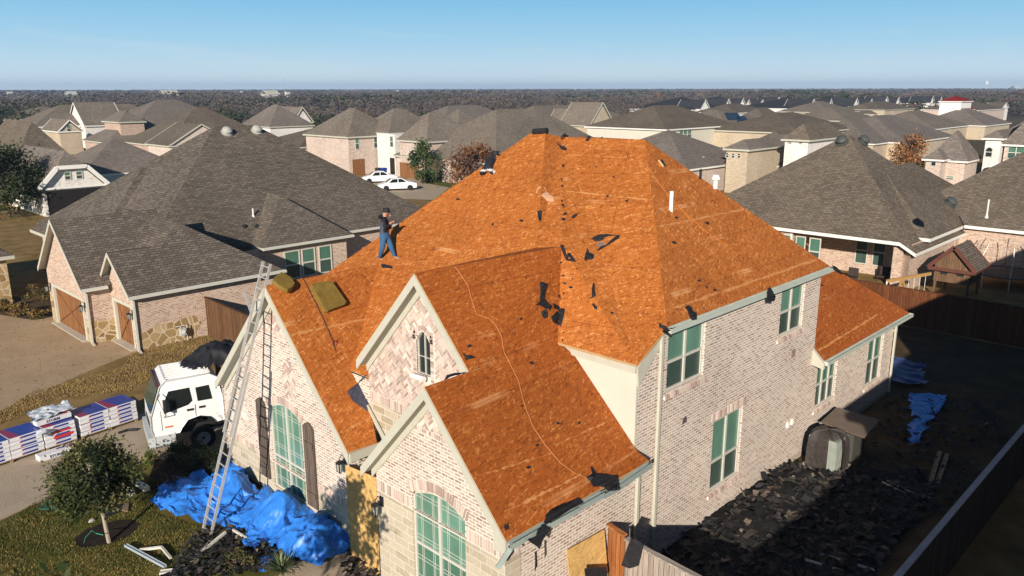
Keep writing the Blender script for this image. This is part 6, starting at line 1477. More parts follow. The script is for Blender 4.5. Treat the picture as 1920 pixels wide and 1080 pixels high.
# ================================================================== SHINGLE BUNDLES ON THE DRIVEWAY
BUN_T = MB()
def wrapmat(name, seed, side_white=True):
    """printed film: blue field, dark-red end, white sides with blue and red bars (by object UV in metres)"""
    return flat(name, (.7, .7, .7))
W_ = flat('wrap_white', (.74, .74, .76), .3, .5, .05); Bl = flat('wrap_blue', (.03, .05, .30), .3, .5, .2, 8); Rd = flat('wrap_red', (.30, .02, .06), .3, .5, .2, 8); RdB = flat('wrap_bright_red', (.6, .04, .04), .3, .5)
def make_bundle(kind):
    """local box 1.0 (x) x .34 (y) x .14 (z), centre bottom at origin; top printed"""
    m = MB(); L_, Wd, Hh = .98, .96 if kind == 'wide' else .33, .13
    m.box(-L_/2, L_/2, -Wd/2, Wd/2, .003, Hh, None, 0)
    m.poly([(-L_/2+.01, -Wd/2+.01, Hh+.003), (-L_/2+.34, -Wd/2+.01, Hh+.003), (-L_/2+.2, Wd/2-.01, Hh+.003), (-L_/2+.01, Wd/2-.01, Hh+.003)], None, 2)
    m.poly([(-L_/2+.34, -Wd/2+.01, Hh+.003), (L_/2-.01, -Wd/2+.01, Hh+.003), (L_/2-.01, Wd/2-.01, Hh+.003), (-L_/2+.2, Wd/2-.01, Hh+.003)], None, 1)
    f = -Wd/2-.003
    m.poly([(-.12, f, .035), (.30, f, .035), (.30, f, .10), (-.12, f, .10)], None, 1); m.poly([(-.2, f, .03), (-.12, f, .03), (-.12, f, .1), (-.16, f, .1)], None, 2)
    m.poly([(-L_/2-.003, -.1, .03), (-L_/2-.003, .1, .03), (-L_/2-.003, .1, .1), (-L_/2-.003, -.1, .1)], None, 1)
    return m
def bundles(origin, ang, cols, layers, label, group, zrot=0):
    ca, sa = math.cos(ang), math.sin(ang); mesh = None
    for l in range(layers):
        for c in range(cols):
            o_ = (c-(cols-1)/2)*1.0+random.uniform(-.01, .01); j_ = random.uniform(-.02, .02)
            if mesh is None:
                ob = make_bundle('wide').build('shingle_bundle', [W_, Bl, Rd], local=True); mesh = ob.data
            else: ob = bpy.data.objects.new('shingle_bundle', mesh); COL.objects.link(ob)
            ob.location = (origin[0]+ca*o_-sa*j_, origin[1]+sa*o_+ca*j_, origin[2]+.12+l*.142); ob.rotation_euler = (0, 0, ang+random.uniform(-.012, .012))
            tag(ob, label, 'shingle bundle', group)
    e = empty('wooden_pallet', tuple(origin), 'wooden pallet under the '+label.split(' in the ')[-1], 'pallet', None, ang)
    m = MB()
    for k in range(6): m.box(-cols*.5, cols*.5, -.48+k*.17, -.36+k*.17, .09, .11)
    m.build('deck_board', flat('pallet_wood', (.3, .2, .11), .9), e)
    m = MB()
    for x in (-cols*.5+.05, 0, cols*.5-.05): m.box(x-.04, x+.04, -.48, .48, 0, .09)
    m.build('runner', flat('pallet_wood', (.3, .2, .11), .9), e)
pA_, pB_ = atz(20, 868, 0), atz(185, 812, 0); angp = math.atan2(1, 14)*0+.06
bundles((-8.75, 18.45, 0), .12, 2, 5, 'blue, white and red wrapped shingle bundle in the left stack', 'shingle bundles of the left stack')
bundles((-5.6, 18.8, 0), .12, 2, 5, 'blue, white and red wrapped shingle bundle in the right stack', 'shingle bundles of the right stack')
bundles((-7.22, 18.6, 0), .1, 1, 5, 'white-sided shingle bundle in the middle stack', 'shingle bundles of the middle stack')
m = MB(); m.bar((-7.45, 18.085, .56), (-6.85, 18.145, .56), .01, .1); m.bar((-7.4, 18.085, .4), (-6.78, 18.145, .4), .01, .1); m.build('red_label_strip', RdB, label='bright red printed band on the middle stack', cat='label strip')
# clear film wrapped over the middle stack, rolls with print
film = flat('clear_film', (.62, .66, .70), .15, .8, .15, 6)
crumple('plastic_film', film, [(-7.9, 18.3), (-6.6, 18.35), (-6.5, 19.4), (-7.7, 19.4)], lambda x, y: .08, .07, 'crumpled clear plastic film thrown over the middle stack of bundles', 'plastic film', 5, .10, .92, 3)
crumple('plastic_film', film, [(-7.95, 17.85), (-7.6, 17.85), (-7.55, 18.9), (-7.9, 18.9)], lambda x, y: .35-.4*abs(x+7.75), .06, 'clear plastic film hanging between the left and middle stacks', 'plastic film', 11, .12, .3, 3)
def text(body, size, mat, mtx, parent, name='lettering'):
    cu = bpy.data.curves.new(name, 'FONT'); cu.body = body; cu.size = size; cu.extrude = .001; cu.offset = .004
    cu.materials.append(mat); o = bpy.data.objects.new(name, cu); COL.objects.link(o); me = bpy.data.meshes.new_from_object(o); bpy.data.objects.remove(o)
    o = bpy.data.objects.new(name, me); COL.objects.link(o); o.parent = parent; o.matrix_local = mtx; return o
def wrapped_roll(p, ang, L_, r_, label, txt):
    e = empty('starter_bundle', tuple(p), label, 'shingle bundle', None, ang)
    m = MB(); m.box(-L_/2, L_/2, -r_, r_, 0, r_*1.1); m.box(-L_/2-.003, -L_/2+.06, -r_-.002, r_+.002, .0, r_*1.1+.003); m.build('wrapper', W_, e)
    navy = flat('navy_ink', (.03, .03, .12), .4)
    text(txt, .17, navy, Matrix.Translation((L_/2-.1, r_-.06, r_*1.1+.004)) @ Matrix.Rotation(math.pi, 4, 'Z'), e); text(txt, .13, navy, Matrix.Translation((-L_/2+.3, -r_-.004, .03)) @ Matrix.Rotation(math.pi/2, 4, 'X'), e)
    m = MB(); m.box(L_/2-.22, L_/2-.08, -r_+.05, r_-.05, r_*1.1, r_*1.1+.004); m.box(L_/2-.3, L_/2-.26, -r_+.05, r_-.05, r_*1.1, r_*1.1+.004); m.build('red_mark', RdB, e)
w1 = atz(90, 862, 0)
wrapped_roll(Vector((-7.45, 17.6, 0)), .1, 1.25, .17, 'white wrapped bundle lettered STORM lying on the driveway in front of the left stack', 'STORM')
wrapped_roll(Vector((-7.25, 18.5, .86)), .12, 1.1, .14, 'white wrapped bundle lettered STORM lying on top of the middle stack', 'STORM')
m = MB(); m.tube([atz(222, 812, .03), atz(240, 806, .05), atz(258, 806, .03)], .05, 6); m.build('felt_strip', FELT, label='short black strip lying on the driveway ahead of the truck', cat='felt strip')

# ================================================================== TARP, BOARDS AND DEBRIS IN FRONT
TARP = TARP_
p = lambda x, y: tuple(atz(x, y)[:2])
def bumpfn(cs): return lambda x, y: sum(h*math.exp(-((x-cx)**2+(y-cy)**2)/(s_*s_)) for cx, cy, s_, h in cs)
c1_, c2_, c3_, c4_ = atz(430, 905, .4), atz(520, 945, .6), atz(590, 985, .6), atz(345, 935, .2)
crumple('blue_tarp', TARP, [p(276, 950), p(300, 925), p(345, 897), p(385, 890), p(404, 912), p(392, 872), p(425, 860), p(452, 875), p(466, 912), p(488, 932), p(508, 902), p(548, 900), p(592, 925), p(628, 955), p(658, 995), p(660, 1030), p(600, 1072), p(550, 1062), p(510, 1035), p(450, 1005), p(380, 988), p(310, 972)],
    bumpfn([(c1_.x, c1_.y, .55, .55), (c2_.x, c2_.y, .65, .75), (c3_.x, c3_.y, .7, .7), (c4_.x, c4_.y, .5, .2)]), .045, 'crumpled bright blue tarp heaped over the bed below the left gable', 'tarp', 2, .16, .0, 1.25)
q0_ = atz(505, 1040); crumple('blue_tarp', TARP, [p(455, 1020), p(475, 1008), p(492, 1030), p(486, 1045), p(470, 1040)], lambda x, y: .05, .05, 'small blue tarp corner poking out of the shingle heap at the bottom', 'tarp', 6, .07, .1, 3)
crumple('blue_tarp', TARP, [p(480, 1079), p(492, 1050), p(520, 1032), p(548, 1030), p(545, 1040), p(515, 1050), p(500, 1079)], lambda x, y: .02, .05, 'narrow blue tarp strip beside the yucca', 'tarp', 7, .06, .03, 3)
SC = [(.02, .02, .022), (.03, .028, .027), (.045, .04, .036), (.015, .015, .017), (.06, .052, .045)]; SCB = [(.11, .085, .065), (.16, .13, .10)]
def scraps(name, outline, n, size, hfun, label, cols=SC, pale=.06, kind='stuff', tilt=.2, lab=True, long=.35):
    xs = [q[0] for q in outline]; ys = [q[1] for q in outline]; m = MB(); k = 0
    while k < n:
        x, y = random.uniform(min(xs), max(xs)), random.uniform(min(ys), max(ys))
        if not inpoly(x, y, outline): continue
        k += 1; a = random.random()*6.28; l, w = size*random.uniform(.5, 1.4), size*random.uniform(.25, .7)
        if random.random() < long*.3: l *= 2; w *= .4
        col = jit(random.choice(SCB if random.random() < pale else cols), .25)
        d = Vector((math.cos(a), math.sin(a), random.uniform(-tilt, tilt))).normalized(); s_ = Vector((-math.sin(a), math.cos(a), random.uniform(-tilt, tilt))).normalized()
        c = Vector((x, y, hfun(x, y)*random.uniform(.35, 1.05)+.03)); cu = random.uniform(-.25, .35)*l
        P_ = []
        for i in range(4):
            t = (i/3-.5)*2; up_ = Vector((0, 0, cu*(t*t-.3)+.02)); ww = w*random.uniform(.7, 1.1)
            P_.append((c+d*l*t*.5+s_*ww*.5+up_, c+d*l*t*.5-s_*ww*.5+up_+Vector((0, 0, random.uniform(-.03, .03)*l))))
        for i in range(3): m.poly([P_[i][0], P_[i+1][0], P_[i+1][1], P_[i][1]], col)
    return m.build(name, SCRAP, label=label, kind=kind)
side_out = [(-.9, -.15), (2.0, -.15), (8.0, -.2), (8.6, -1.6), (9.5, -2.0), (11, -3.2), (9.0, -4.2), (6.0, -4.0), (4.0, -4.3), (2.5, -4.8), (-.9, -4.9)]
hs = lambda x, y: .07+.3*max(0, 1-abs(y+.9)/1.6)*(1 if 3.2 < x < 8 else .5)+.08*noise.noise(Vector((x*1.3, y*1.3, 0)))
crumple('shingle_heap', flat('heap_black', (.02, .019, .019), .9, .1, .5, 8), side_out, hs, .16, 'black heap of torn roofing along the foot of the side wall', 'heap', 21, .07, -.04, 1.6, kind='stuff')
scraps('torn_shingles', side_out, 2900, .34, hs, 'black torn shingles strewn along the foot of the side wall', pale=.03)
scraps('torn_shingles', [(8.5, -1), (17, -.4), (19, -3.5), (14, -5), (8, -4.5)], 900, .22, lambda x, y: .06, 'dark torn shingles scattered at the rear of the side yard', pale=.03)
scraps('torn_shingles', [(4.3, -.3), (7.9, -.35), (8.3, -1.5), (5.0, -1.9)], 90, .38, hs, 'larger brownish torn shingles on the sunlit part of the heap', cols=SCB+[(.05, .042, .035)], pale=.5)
fr_out = [p(372, 1003), p(420, 990), p(455, 998), p(505, 1022), p(545, 1052), p(500, 1079), p(300, 1110), p(330, 1060)]
hf = lambda x, y: .16
scraps('torn_shingles', fr_out, 420, .22, hf, 'black torn shingles piled on the grass at the bottom beside the tarp', pale=.08)
scraps('torn_shingles', [p(640, 950), p(700, 1000), p(780, 1060), p(900, 1110), p(640, 1110), p(650, 1050)], 330, .22, lambda x, y: .1, 'dark torn shingles below the two front gables', pale=.03)
def bar_thing(a, b_, w, h, mat, name, label, cat, z=(0.05, 0.05)):
    A = atz(a[0], a[1], z[0]); B = atz(b_[0], b_[1], z[1]); m = MB()
    m.bar(A+Vector((0, 0, h/2)), B+Vector((0, 0, h/2)), w, h); d = (B-A).normalized(); s_ = Vector((-d.y, d.x, 0)); m.bar(A+Vector((0, 0, h))+s_*(w/2-.01), B+Vector((0, 0, h))+s_*(w/2-.01), .015, .03); m.bar(A+Vector((0, 0, h))-s_*(w/2-.01), B+Vector((0, 0, h))-s_*(w/2-.01), .015, .03)
    return m.build(name, mat, label=label, cat=cat)
bar_thing((236, 1024), (310, 1064), .09, .05, flat('gutter_blue_grey', (.36, .42, .46), .35, .5), 'gutter_piece', 'grey torn-off gutter length lying right of the lawn tree', 'gutter')
bar_thing((355, 1055), (423, 1000), .07, .05, flat('pale_trim_piece', (.6, .58, .52), .6), 'trim_board', 'long pale trim piece leaning over the shingle pile', 'trim board', z=(.05, .25))
bar_thing((262, 1033), (303, 1028), .06, .05, flat('pale_trim_piece', (.6, .58, .52), .6), 'trim_board', 'short cream trim piece lying across the grass', 'trim board')
bar_thing((303, 1028), (320, 1048), .06, .05, flat('pale_trim_piece', (.6, .58, .52), .6), 'trim_board', 'cream trim piece bent downwards from the short one', 'trim board')
bar_thing((300, 1075), (360, 1068), .16, .04, flat('pale_trim_piece', (.6, .58, .52), .6), 'trim_board', 'wide grey-cream board at the very bottom edge', 'trim board')
bar_thing((437, 995), (462, 1010), .05, .04, flat('pale_trim_piece', (.6, .58, .52), .6), 'trim_board', 'short pale strip below the ladder foot', 'trim board', z=(.2, .2))
bar_thing((242, 900), (277, 921), .16, .12, flat('cream_block', (.66, .6, .46), .8), 'landscape_block', 'longer cream edging block right of the lawn tree', 'block')
bar_thing((228, 918), (249, 929), .16, .12, flat('cream_block', (.66, .6, .46), .8), 'landscape_block', 'shorter cream edging block nearest the lawn tree', 'block')
m = MB(); q = [atz(193, 969, .03), atz(228, 945, .03), atz(238, 953, .03), atz(205, 968, .03)]; m.prism(q, (0, 0, .02)); m.build('shingle_strip', FELT, label='dark flat shingle strip on the grass behind the lawn tree', cat='roofing scrap')
m = MB(); q = [atz(228, 958, .03), atz(232, 945, .03), atz(242, 945, .03), atz(240, 960, .03)]; m.prism(q, (0, 0, .03)); m.build('cardboard_scrap', flat('cardboard', (.2, .14, .09)), label='brown scrap at the end of the dark strip on the grass', cat='scrap')
for k, (q, lab) in enumerate((((172, 976), 'pale grey stone left of the lawn tree trunk'), ((200, 937), 'white plastic scrap under the lawn tree crown'), ((130, 946), 'white plastic rag on the lawn edge'))):
    c = atz(*q, .03); m = MB()
    for i in range(8):
        a = i*.785; b_ = a+.785; m.poly([c+Vector((math.cos(a)*.1, math.sin(a)*.07, -.02)), c+Vector((math.cos(b_)*.1, math.sin(b_)*.07, -.02)), c+Vector((math.cos(b_)*.05, math.sin(b_)*.03, .05)), c+Vector((math.cos(a)*.05, math.sin(a)*.03, .04+.02*(i % 2)))])
    m.poly([c+Vector((math.cos(i*.785)*.05, math.sin(i*.785)*.03, .05)) for i in range(8)]); m.build('white_scrap' if k else 'stone', flat('scrap_white' if k else 'stone_grey', (.7, .7, .7) if k else (.4, .38, .34)), label=lab, cat='scrap' if k else 'stone')
m = MB(); c = atz(100, 948, .02)
for k in range(4): m.tube([c+Vector((math.cos(a)*(.28+.03*k), math.sin(a)*(.16+.02*k), .02*k)) for a in [i*.5 for i in range(13)]], .01, 5)
m.build('garden_hose', flat('green_hose', (.02, .16, .13), .5), label='coiled green garden hose on the lawn edge', cat='hose')
m = MB(); m.tube([atz(172, 995, .35), atz(180, 1000, .2), atz(193, 1003, .35)], .012, 5); m.tube([atz(157, 1018, .02), atz(160, 1008, .25), atz(172, 995, .35)], .006, 4); m.build('tree_strap', flat('green_strap', (.05, .35, .2)), label='green tie and wire staking the lawn tree', cat='tree tie')
m = MB(); m.tube([atz(80, 970, .02), atz(75, 940, .02)], .05, 5) if 0 else None
# OSB sheets standing over the entry and against the side wall
def sheet_board(q, n, label, t=.012):
    m = MB(); n = Vector(n)*t; a = [Vector(x) for x in q]; b_ = [x+n for x in a]; m.ngon(a); m.ngon(b_)
    for i in range(len(a)): m.poly([a[i], b_[i], b_[(i+1) % len(a)], a[(i+1) % len(a)]])
    return m.build('osb_sheet', OSB_N, label=label, cat='plywood sheet')
sheet_board([(-4.15, 4.5, .02), (-4.15, 5.72, .02), (-4.08, 5.86, 2.5), (-4.08, 4.56, 2.62)], (-1, 0, 0), 'tall pale wood sheet covering the entry between the two gables')
sheet_board([(-2.45, -.35, .02), (-1.2, -.35, .02), (-1.18, -.08, 1.92), (-2.5, -.08, 1.98)], (0, -1, 0), 'pale wood sheet leaning on the side wall at the bottom')
felt((Vector((0, -.5, 0)), Vector((0, -1, .12)).normalized()), [(1096, 1066), (1137, 1063), (1140, 1082), (1100, 1088)], 'black felt piece hung on the leaning wood sheet', curl=.03)
gp_ = (Vector((-1.62, 0, 1.2)), Vector((-1, 0, .05)).normalized())
felt(gp_, [(1178, 1022), (1190, 1008), (1207, 1022), (1198, 1060), (1180, 1066), (1165, 1060)], 'black felt sheet draped over the weathered gate', curl=.05, lift=.05)
tree('oak_tree', (-12.5, .4), 5.5, (1.25, 1.25, 1.2), [(.03, .045, .014), (.05, .07, .02)], 2600, .08, 'live oak in front of the double gables, just out of the picture', trunk=.09, clumps=18)
# rocks / border in the bed
scraps('mulch_chips', [p(330, 860), p(420, 850), p(470, 900), p(380, 930), p(300, 920)], 900, .06, lambda x, y: .02, 'dark mulch chips in the flower bed', pale=.2)
# --- grass blades and leaf litter
def blades(name, outline, n, h, cols, label, avoid=()):
    xs = [q[0] for q in outline]; ys = [q[1] for q in outline]; m = MB(); k = 0
    while k < n:
        x, y = random.uniform(min(xs), max(xs)), random.uniform(min(ys), max(ys))
        if not inpoly(x, y, outline) or any(inpoly(x, y, a) for a in avoid): continue
        if noise.noise(Vector((x*1.1, y*1.1, 3)))+random.uniform(-.4, .5) < -.05: k += 1; continue
        k += 1; a = random.random()*6.28; w = .012; hh = h*random.uniform(.5, 1.3); g = noise.noise(Vector((x*.9, y*.9, 8)))
        c = jit(cols[0] if g+random.uniform(-.25, .25) > 0 else random.choice(cols), .3); dx, dy = math.cos(a)*w, math.sin(a)*w
        m.poly([(x-dx, y-dy, 0), (x+dx, y+dy, 0), (x+random.uniform(-1, 1)*hh*.7, y+random.uniform(-1, 1)*hh*.7, hh)], c)
    return m.build(name, LEAF, label=label, kind='stuff')
lawn_o = [p(-30, 1010), p(60, 945), p(140, 915), p(260, 880), p(330, 930), p(285, 960), p(380, 990), p(430, 1040), p(300, 1110), p(-60, 1110)]
blades('grass', lawn_o, 42000, .05, [(.085, .09, .02), (.17, .14, .04), (.3, .2, .07), (.05, .068, .015)], 'short patchy green and tan grass of the front lawn', [[(q[0], q[1]) for q in ring]])
dry_o = [p(-10, 780), p(60, 735), p(230, 690), p(250, 655), p(380, 625), p(470, 640), p(300, 700), p(240, 735), p(120, 745), p(-10, 800)]
blades('dry_grass', dry_o, 36000, .06, [(.32, .22, .085), (.22, .145, .05), (.14, .09, .035), (.4, .29, .13)], 'straw-coloured dormant grass beside the neighbouring driveway')
blades('leaf_litter', [p(-10, 600), p(100, 600), p(240, 655), p(230, 690), p(50, 735), p(-10, 760)], 500, .05, [(.08, .05, .02), (.05, .03, .015)], 'brown leaves scattered on the neighbouring driveway')

# ================================================================== SIDE AND BACK YARDS
AC = atz(1535, 885); ace = empty('air_conditioner', (9.2, -.95, 0), 'grey air conditioner by the side wall half covered with dark sheeting', 'air conditioner')
m = MB(); m.box(8.55, 9.75, -1.5, -.35, 0, .1); m.build('pad', flat('pad_concrete', (.55, .52, .45), .9), ace)
m = MB(); m.box(8.75, 9.6, -1.38, -.5, .1, 1.12)
for k in range(9):
    z = .16+k*.1; m.box(8.735, 9.615, -1.395, -.485, z, z+.05)
for k in range(7): m.box(8.725, 8.735, -1.36+k*.13, -1.34+k*.13, .12, 1.1); m.box(8.78+k*.125, 8.8+k*.125, -1.405, -1.395, .12, 1.1)
m.build('cabinet', flat('ac_green_grey', (.30, .33, .29), .5, .4), ace)
def drape(name, boxc, rx, ry, rz, mat, label, hole=None, seed=0, cat='sheeting'):
    """sheet thrown over a box: superellipsoid shell with folds"""
    m = MB(); nu, nv = 30, 14; V = []
    for i in range(nv+1):
        th = math.pi/2*(i/nv); rw = []
        for j in range(nu):
            ph = 2*math.pi*j/nu; cx_, sx2 = math.cos(ph), math.sin(ph); k = .55
            r_ = 1+.07*noise.noise(Vector((cx_*3, sx2*3, seed+th)))+.05*math.sin(ph*7+seed)*math.sin(th)
            f = lambda v, e_: math.copysign(abs(v)**e_, v)
            x = rx*f(math.sin(th), .5)*f(cx_, k)*r_; y = ry*f(math.sin(th), .5)*f(sx2, k)*r_; z = rz*f(math.cos(th), .45)*r_
            rw.append(Vector((boxc[0]+x, boxc[1]+y, boxc[2]+max(.02, z))))
        V.append(rw)
    for i in range(nv):
        for j in range(nu):
            ph = 2*math.pi*j/nu
            if hole and hole(ph, i/nv): continue
            m.poly([V[i][j], V[i+1][j], V[i+1][(j+1) % nu], V[i][(j+1) % nu]])
    return m.build(name, mat, label=label, cat=cat, smooth=False)
drape('dark_sheeting', (9.17, -.94, .08), .56, .56, 1.22, flat('brown_black_sheet', (.05, .042, .038), .6, .3, .4, 5), 'dark sheeting thrown over the air conditioner', lambda ph, t: (3.3 < ph < 4.45) and t > .42, 3)
m = MB(); m.box(10.05, 11.0, -1.4, -.45, .02, .95); 
for k in range(7): m.box(10.04, 11.01, -1.41, -.44, .1+k*.12, .15+k*.12)
ac2 = empty('air_conditioner', (10.5, -.9, 0), 'second air conditioner just behind the sheeted one, under a flat wooden board', 'air conditioner'); m.build('cabinet', flat('ac_dark', (.07, .07, .06), .6, .3), ac2)
m = MB(); m.hull8([(9.95, -1.75, 1.0), (11.6, -1.6, 1.04), (11.4, -.25, 1.16), (9.9, -.35, 1.12), (9.95, -1.75, 1.02), (11.6, -1.6, 1.06), (11.4, -.25, 1.18), (9.9, -.35, 1.14)]); m.build('wooden_board', flat('grey_brown_board', (.17, .13, .10), .85), label='weathered flat board resting on the second air conditioner', cat='board')
pq = lambda *a: [tuple(atz(*q)[:2]) for q in a]
crumple('blue_tarp', TARP, pq((1700, 742), (1772, 745), (1765, 775), (1745, 790), (1720, 838), (1700, 830), (1712, 790)), lambda x, y: .03, .12, 'blue tarp spread on the shaded ground of the side yard', 'tarp', 31, .06, .03, 2)
crumple('blue_tarp', flat('pale_blue_film', (.05, .08, .2), .4), pq((1675, 680), (1730, 690), (1735, 730), (1670, 725)), lambda x, y: .1, .15, 'bluish grey sheet lying farther back in the side yard', 'tarp', 33, .1, .03, 1.6)
for k, (a, b_) in enumerate((((1745, 905), (1762, 848)), ((1757, 908), (1776, 853)))):
    bar_thing(a, b_, .13, .05, flat('pallet_wood2', (.3, .22, .14)), 'loose_board', ('left' if k == 0 else 'right')+' one of two pale boards lying parallel in the shaded side yard', 'board')
for k, (a, b_) in enumerate((((1655, 905), (1735, 945)), ((1665, 903), (1742, 940)), ((1540, 1040), (1640, 1070)), ((1510, 1050), (1590, 1075)), ((1370, 1003), (1495, 1004)))):
    A, B = atz(*a, .12), atz(*b_, .08); m = MB(); m.bar(A, B, .05, .03); m.bar(A+Vector((.02, .03, .02)), B+Vector((.02, .03, .02)), .01, .03); m.build('metal_strip', AL, label='thin bright drip-edge strip among the torn shingles of the side yard', cat='metal strip', group='drip-edge strips in the side yard')
# patio furniture of the right neighbour
def patio():
    c = atz(1608, 500, 0); x, y = c.x, c.y
    e = empty('outdoor_sofa', (x, y, 0), 'dark wicker patio loveseat with two pale cushions', 'sofa'); Wk = flat('wicker', (.05, .035, .03), .8)
    m = MB(); m.box(x-.4, x+.4, y-.85, y+.85, .1, .4); m.box(x+.25, x+.42, y-.85, y+.85, .4, .95); m.box(x-.4, x+.4, y-.95, y-.8, .1, .65); m.box(x-.4, x+.4, y+.8, y+.95, .1, .65); m.build('frame', Wk, e)
    m = MB(); m.box(x-.38, x+.25, y-.78, y+.78, .4, .5); m.build('seat_cushion', flat('beige_cushion', (.45, .4, .34)), e)
    for yy in (-.4, .4): m = MB(); m.hull8([(x+.0, y+yy-.27, .5), (x+.12, y+yy-.27, .5), (x+.12, y+yy+.27, .5), (x, y+yy+.27, .5), (x+.15, y+yy-.25, .95), (x+.25, y+yy-.25, .95), (x+.25, y+yy+.25, .95), (x+.15, y+yy+.25, .95)]); m.build('cushion', flat('pale_cushion', (.6, .66, .68)), e)
    t = atz(1640, 512, 0); e = empty('patio_table', (t.x, t.y, 0), 'round dark patio table right of the loveseat', 'table'); m = MB()
    m.tube([(t.x, t.y, .42), (t.x, t.y, .46)], .5, 16); m.build('table_top', Wk, e)
    for k in range(4): m = MB(); a = k*1.57+.6; m.tube([(t.x+.35*math.cos(a), t.y+.35*math.sin(a), 0), (t.x+.3*math.cos(a), t.y+.3*math.sin(a), .43)], .025, 5); m.build('leg', Wk, e)
    for k, (px_, py_, lab) in enumerate(((1655, 528, 'dark patio chair beside the round table'), (1595, 530, 'low dark patio bench near the fence'))):
        q = atz(px_, py_, 0); e = empty('patio_chair', (q.x, q.y, 0), lab, 'chair'); m = MB(); m.box(q.x-.3, q.x+.3, q.y-.3, q.y+.3, .3, .4); m.build('seat', Wk, e); m = MB(); m.box(q.x+.25, q.x+.32, q.y-.3, q.y+.3, .4, .9); m.build('backrest', Wk, e)
        for sx2 in (-.26, .26):
            for sy in (-.26, .26): m = MB(); m.tube([(q.x+sx2, q.y+sy, 0), (q.x+sx2, q.y+sy, .3)], .02, 5); m.build('leg', Wk, e)
patio()
# play set: beam with A-frame and swings, little roofed house
b0, b1 = atz(1663, 527, 1.9), atz(1745, 513, 1.95); PW = flat('playset_wood', (.42, .24, .09), .8)
e = empty('swing_set', ((b0.x+b1.x)/2, (b0.y+b1.y)/2, 0), 'wooden swing beam on a yellow-brown trestle behind the back fence', 'swing set')
m = MB(); m.bar(b0, b1, .1, .16); m.build('beam', PW, e)
c = b0.lerp(b1, .35); dy = (b1-b0).normalized(); 
for sg in (-1, 1): m = MB(); m.bar(c, c+dy*sg*.75-Vector((0, 0, 1.9)), .09, .09); m.build('leg', PW, e)
m = MB(); m.tube([b0, b0-Vector((0, 0, 1.9))], .04, 6); m.build('leg', WHITE, e)
for k in range(4): q = b0.lerp(b1, .5+.13*k); m = MB(); m.tube([q, q-Vector((0, 0, .9))], .012, 4); m.build('chain', WHITE, e)
ph_ = atz(1775, 560, 0); e = empty('playhouse', (ph_.x+1.3, ph_.y+.6, 0), 'small wooden playhouse with a steep shingled roof between swing beam and trampoline', 'playhouse')
x0_, y0_ = ph_.x+.2, ph_.y-1.0; m = MB(); wallbox(m, x0_, x0_+2.2, y0_, y0_+1.9, .9, 1.9, 0, 'gx', 1.0)
for a_p in ((x0_+.1, y0_+.1), (x0_+2.1, y0_+.1), (x0_+.1, y0_+1.8), (x0_+2.1, y0_+1.8)): m.box(a_p[0]-.06, a_p[0]+.06, a_p[1]-.06, a_p[1]+.06, 0, .95)
m.build('wall', wood('play_wood', (.14, .08, .045), (.22, .13, .075)), e)
m = MB(); hipblock(m, x0_-.25, x0_+2.4, y0_-.3, y0_+2.2, 1.75, 1.05, 'gx'); m.build('roof', [SH_B, flat('red_brown_trim', (.12, .045, .03))], e)
for yy in (.35, 1.2): m = MB(); m.box(x0_-.03, x0_-.01, y0_+yy, y0_+yy+.35, 1.35, 1.7); m.build('window', PANE_K, e)
# trampoline
t0 = atz(1905, 555, 0); r_t = 1.9; cen = Vector((t0.x+.6, t0.y+.4, 0)); cen = atz(1885, 535, 0)
e = empty('trampoline', tuple(cen), 'round black trampoline with curved white net poles at the right edge', 'trampoline')
m = MB(); m.tube([cen+Vector((0, 0, .78)), cen+Vector((0, 0, .80))], r_t-.15, 28); m.build('mat', FELT, e)
m = MB(); m.tube([cen+Vector((math.cos(a)*r_t, math.sin(a)*r_t, .8)) for a in [k*math.pi/16 for k in range(33)]], .05, 6); m.build('rim', flat('tramp_rim', (.12, .13, .16)), e)
for k in range(8):
    a = k*math.pi/4+.3; q = cen+Vector((math.cos(a)*r_t, math.sin(a)*r_t, 0)); o_ = Vector((math.cos(a), math.sin(a), 0))
    m = MB(); m.tube([q, q+Vector((0, 0, .8))], .03, 5); m.tube([q+Z3*.8, q+o_*.22+Z3*1.5, q+o_*.18+Z3*2.1, q-o_*.1+Z3*2.6], .028, 5); m.build('pole', WHITE if k in (3, 4, 5) else flat('pole_dark', (.1, .1, .1)), e)
m = MB()
for k in range(32):
    a = k*math.pi/16; q = cen+Vector((math.cos(a)*(r_t-.1), math.sin(a)*(r_t-.1), 0)); b_ = a+math.pi/16; q2 = cen+Vector((math.cos(b_)*(r_t-.1), math.sin(b_)*(r_t-.1), 0))
    m.bar(q+Z3*.85, q+Z3*2.5, .006, .006)
    for z in (1.2, 1.6, 2.0, 2.45): m.bar(q+Z3*z, q2+Z3*z, .006, .006)
m.build('net', FELT, e)

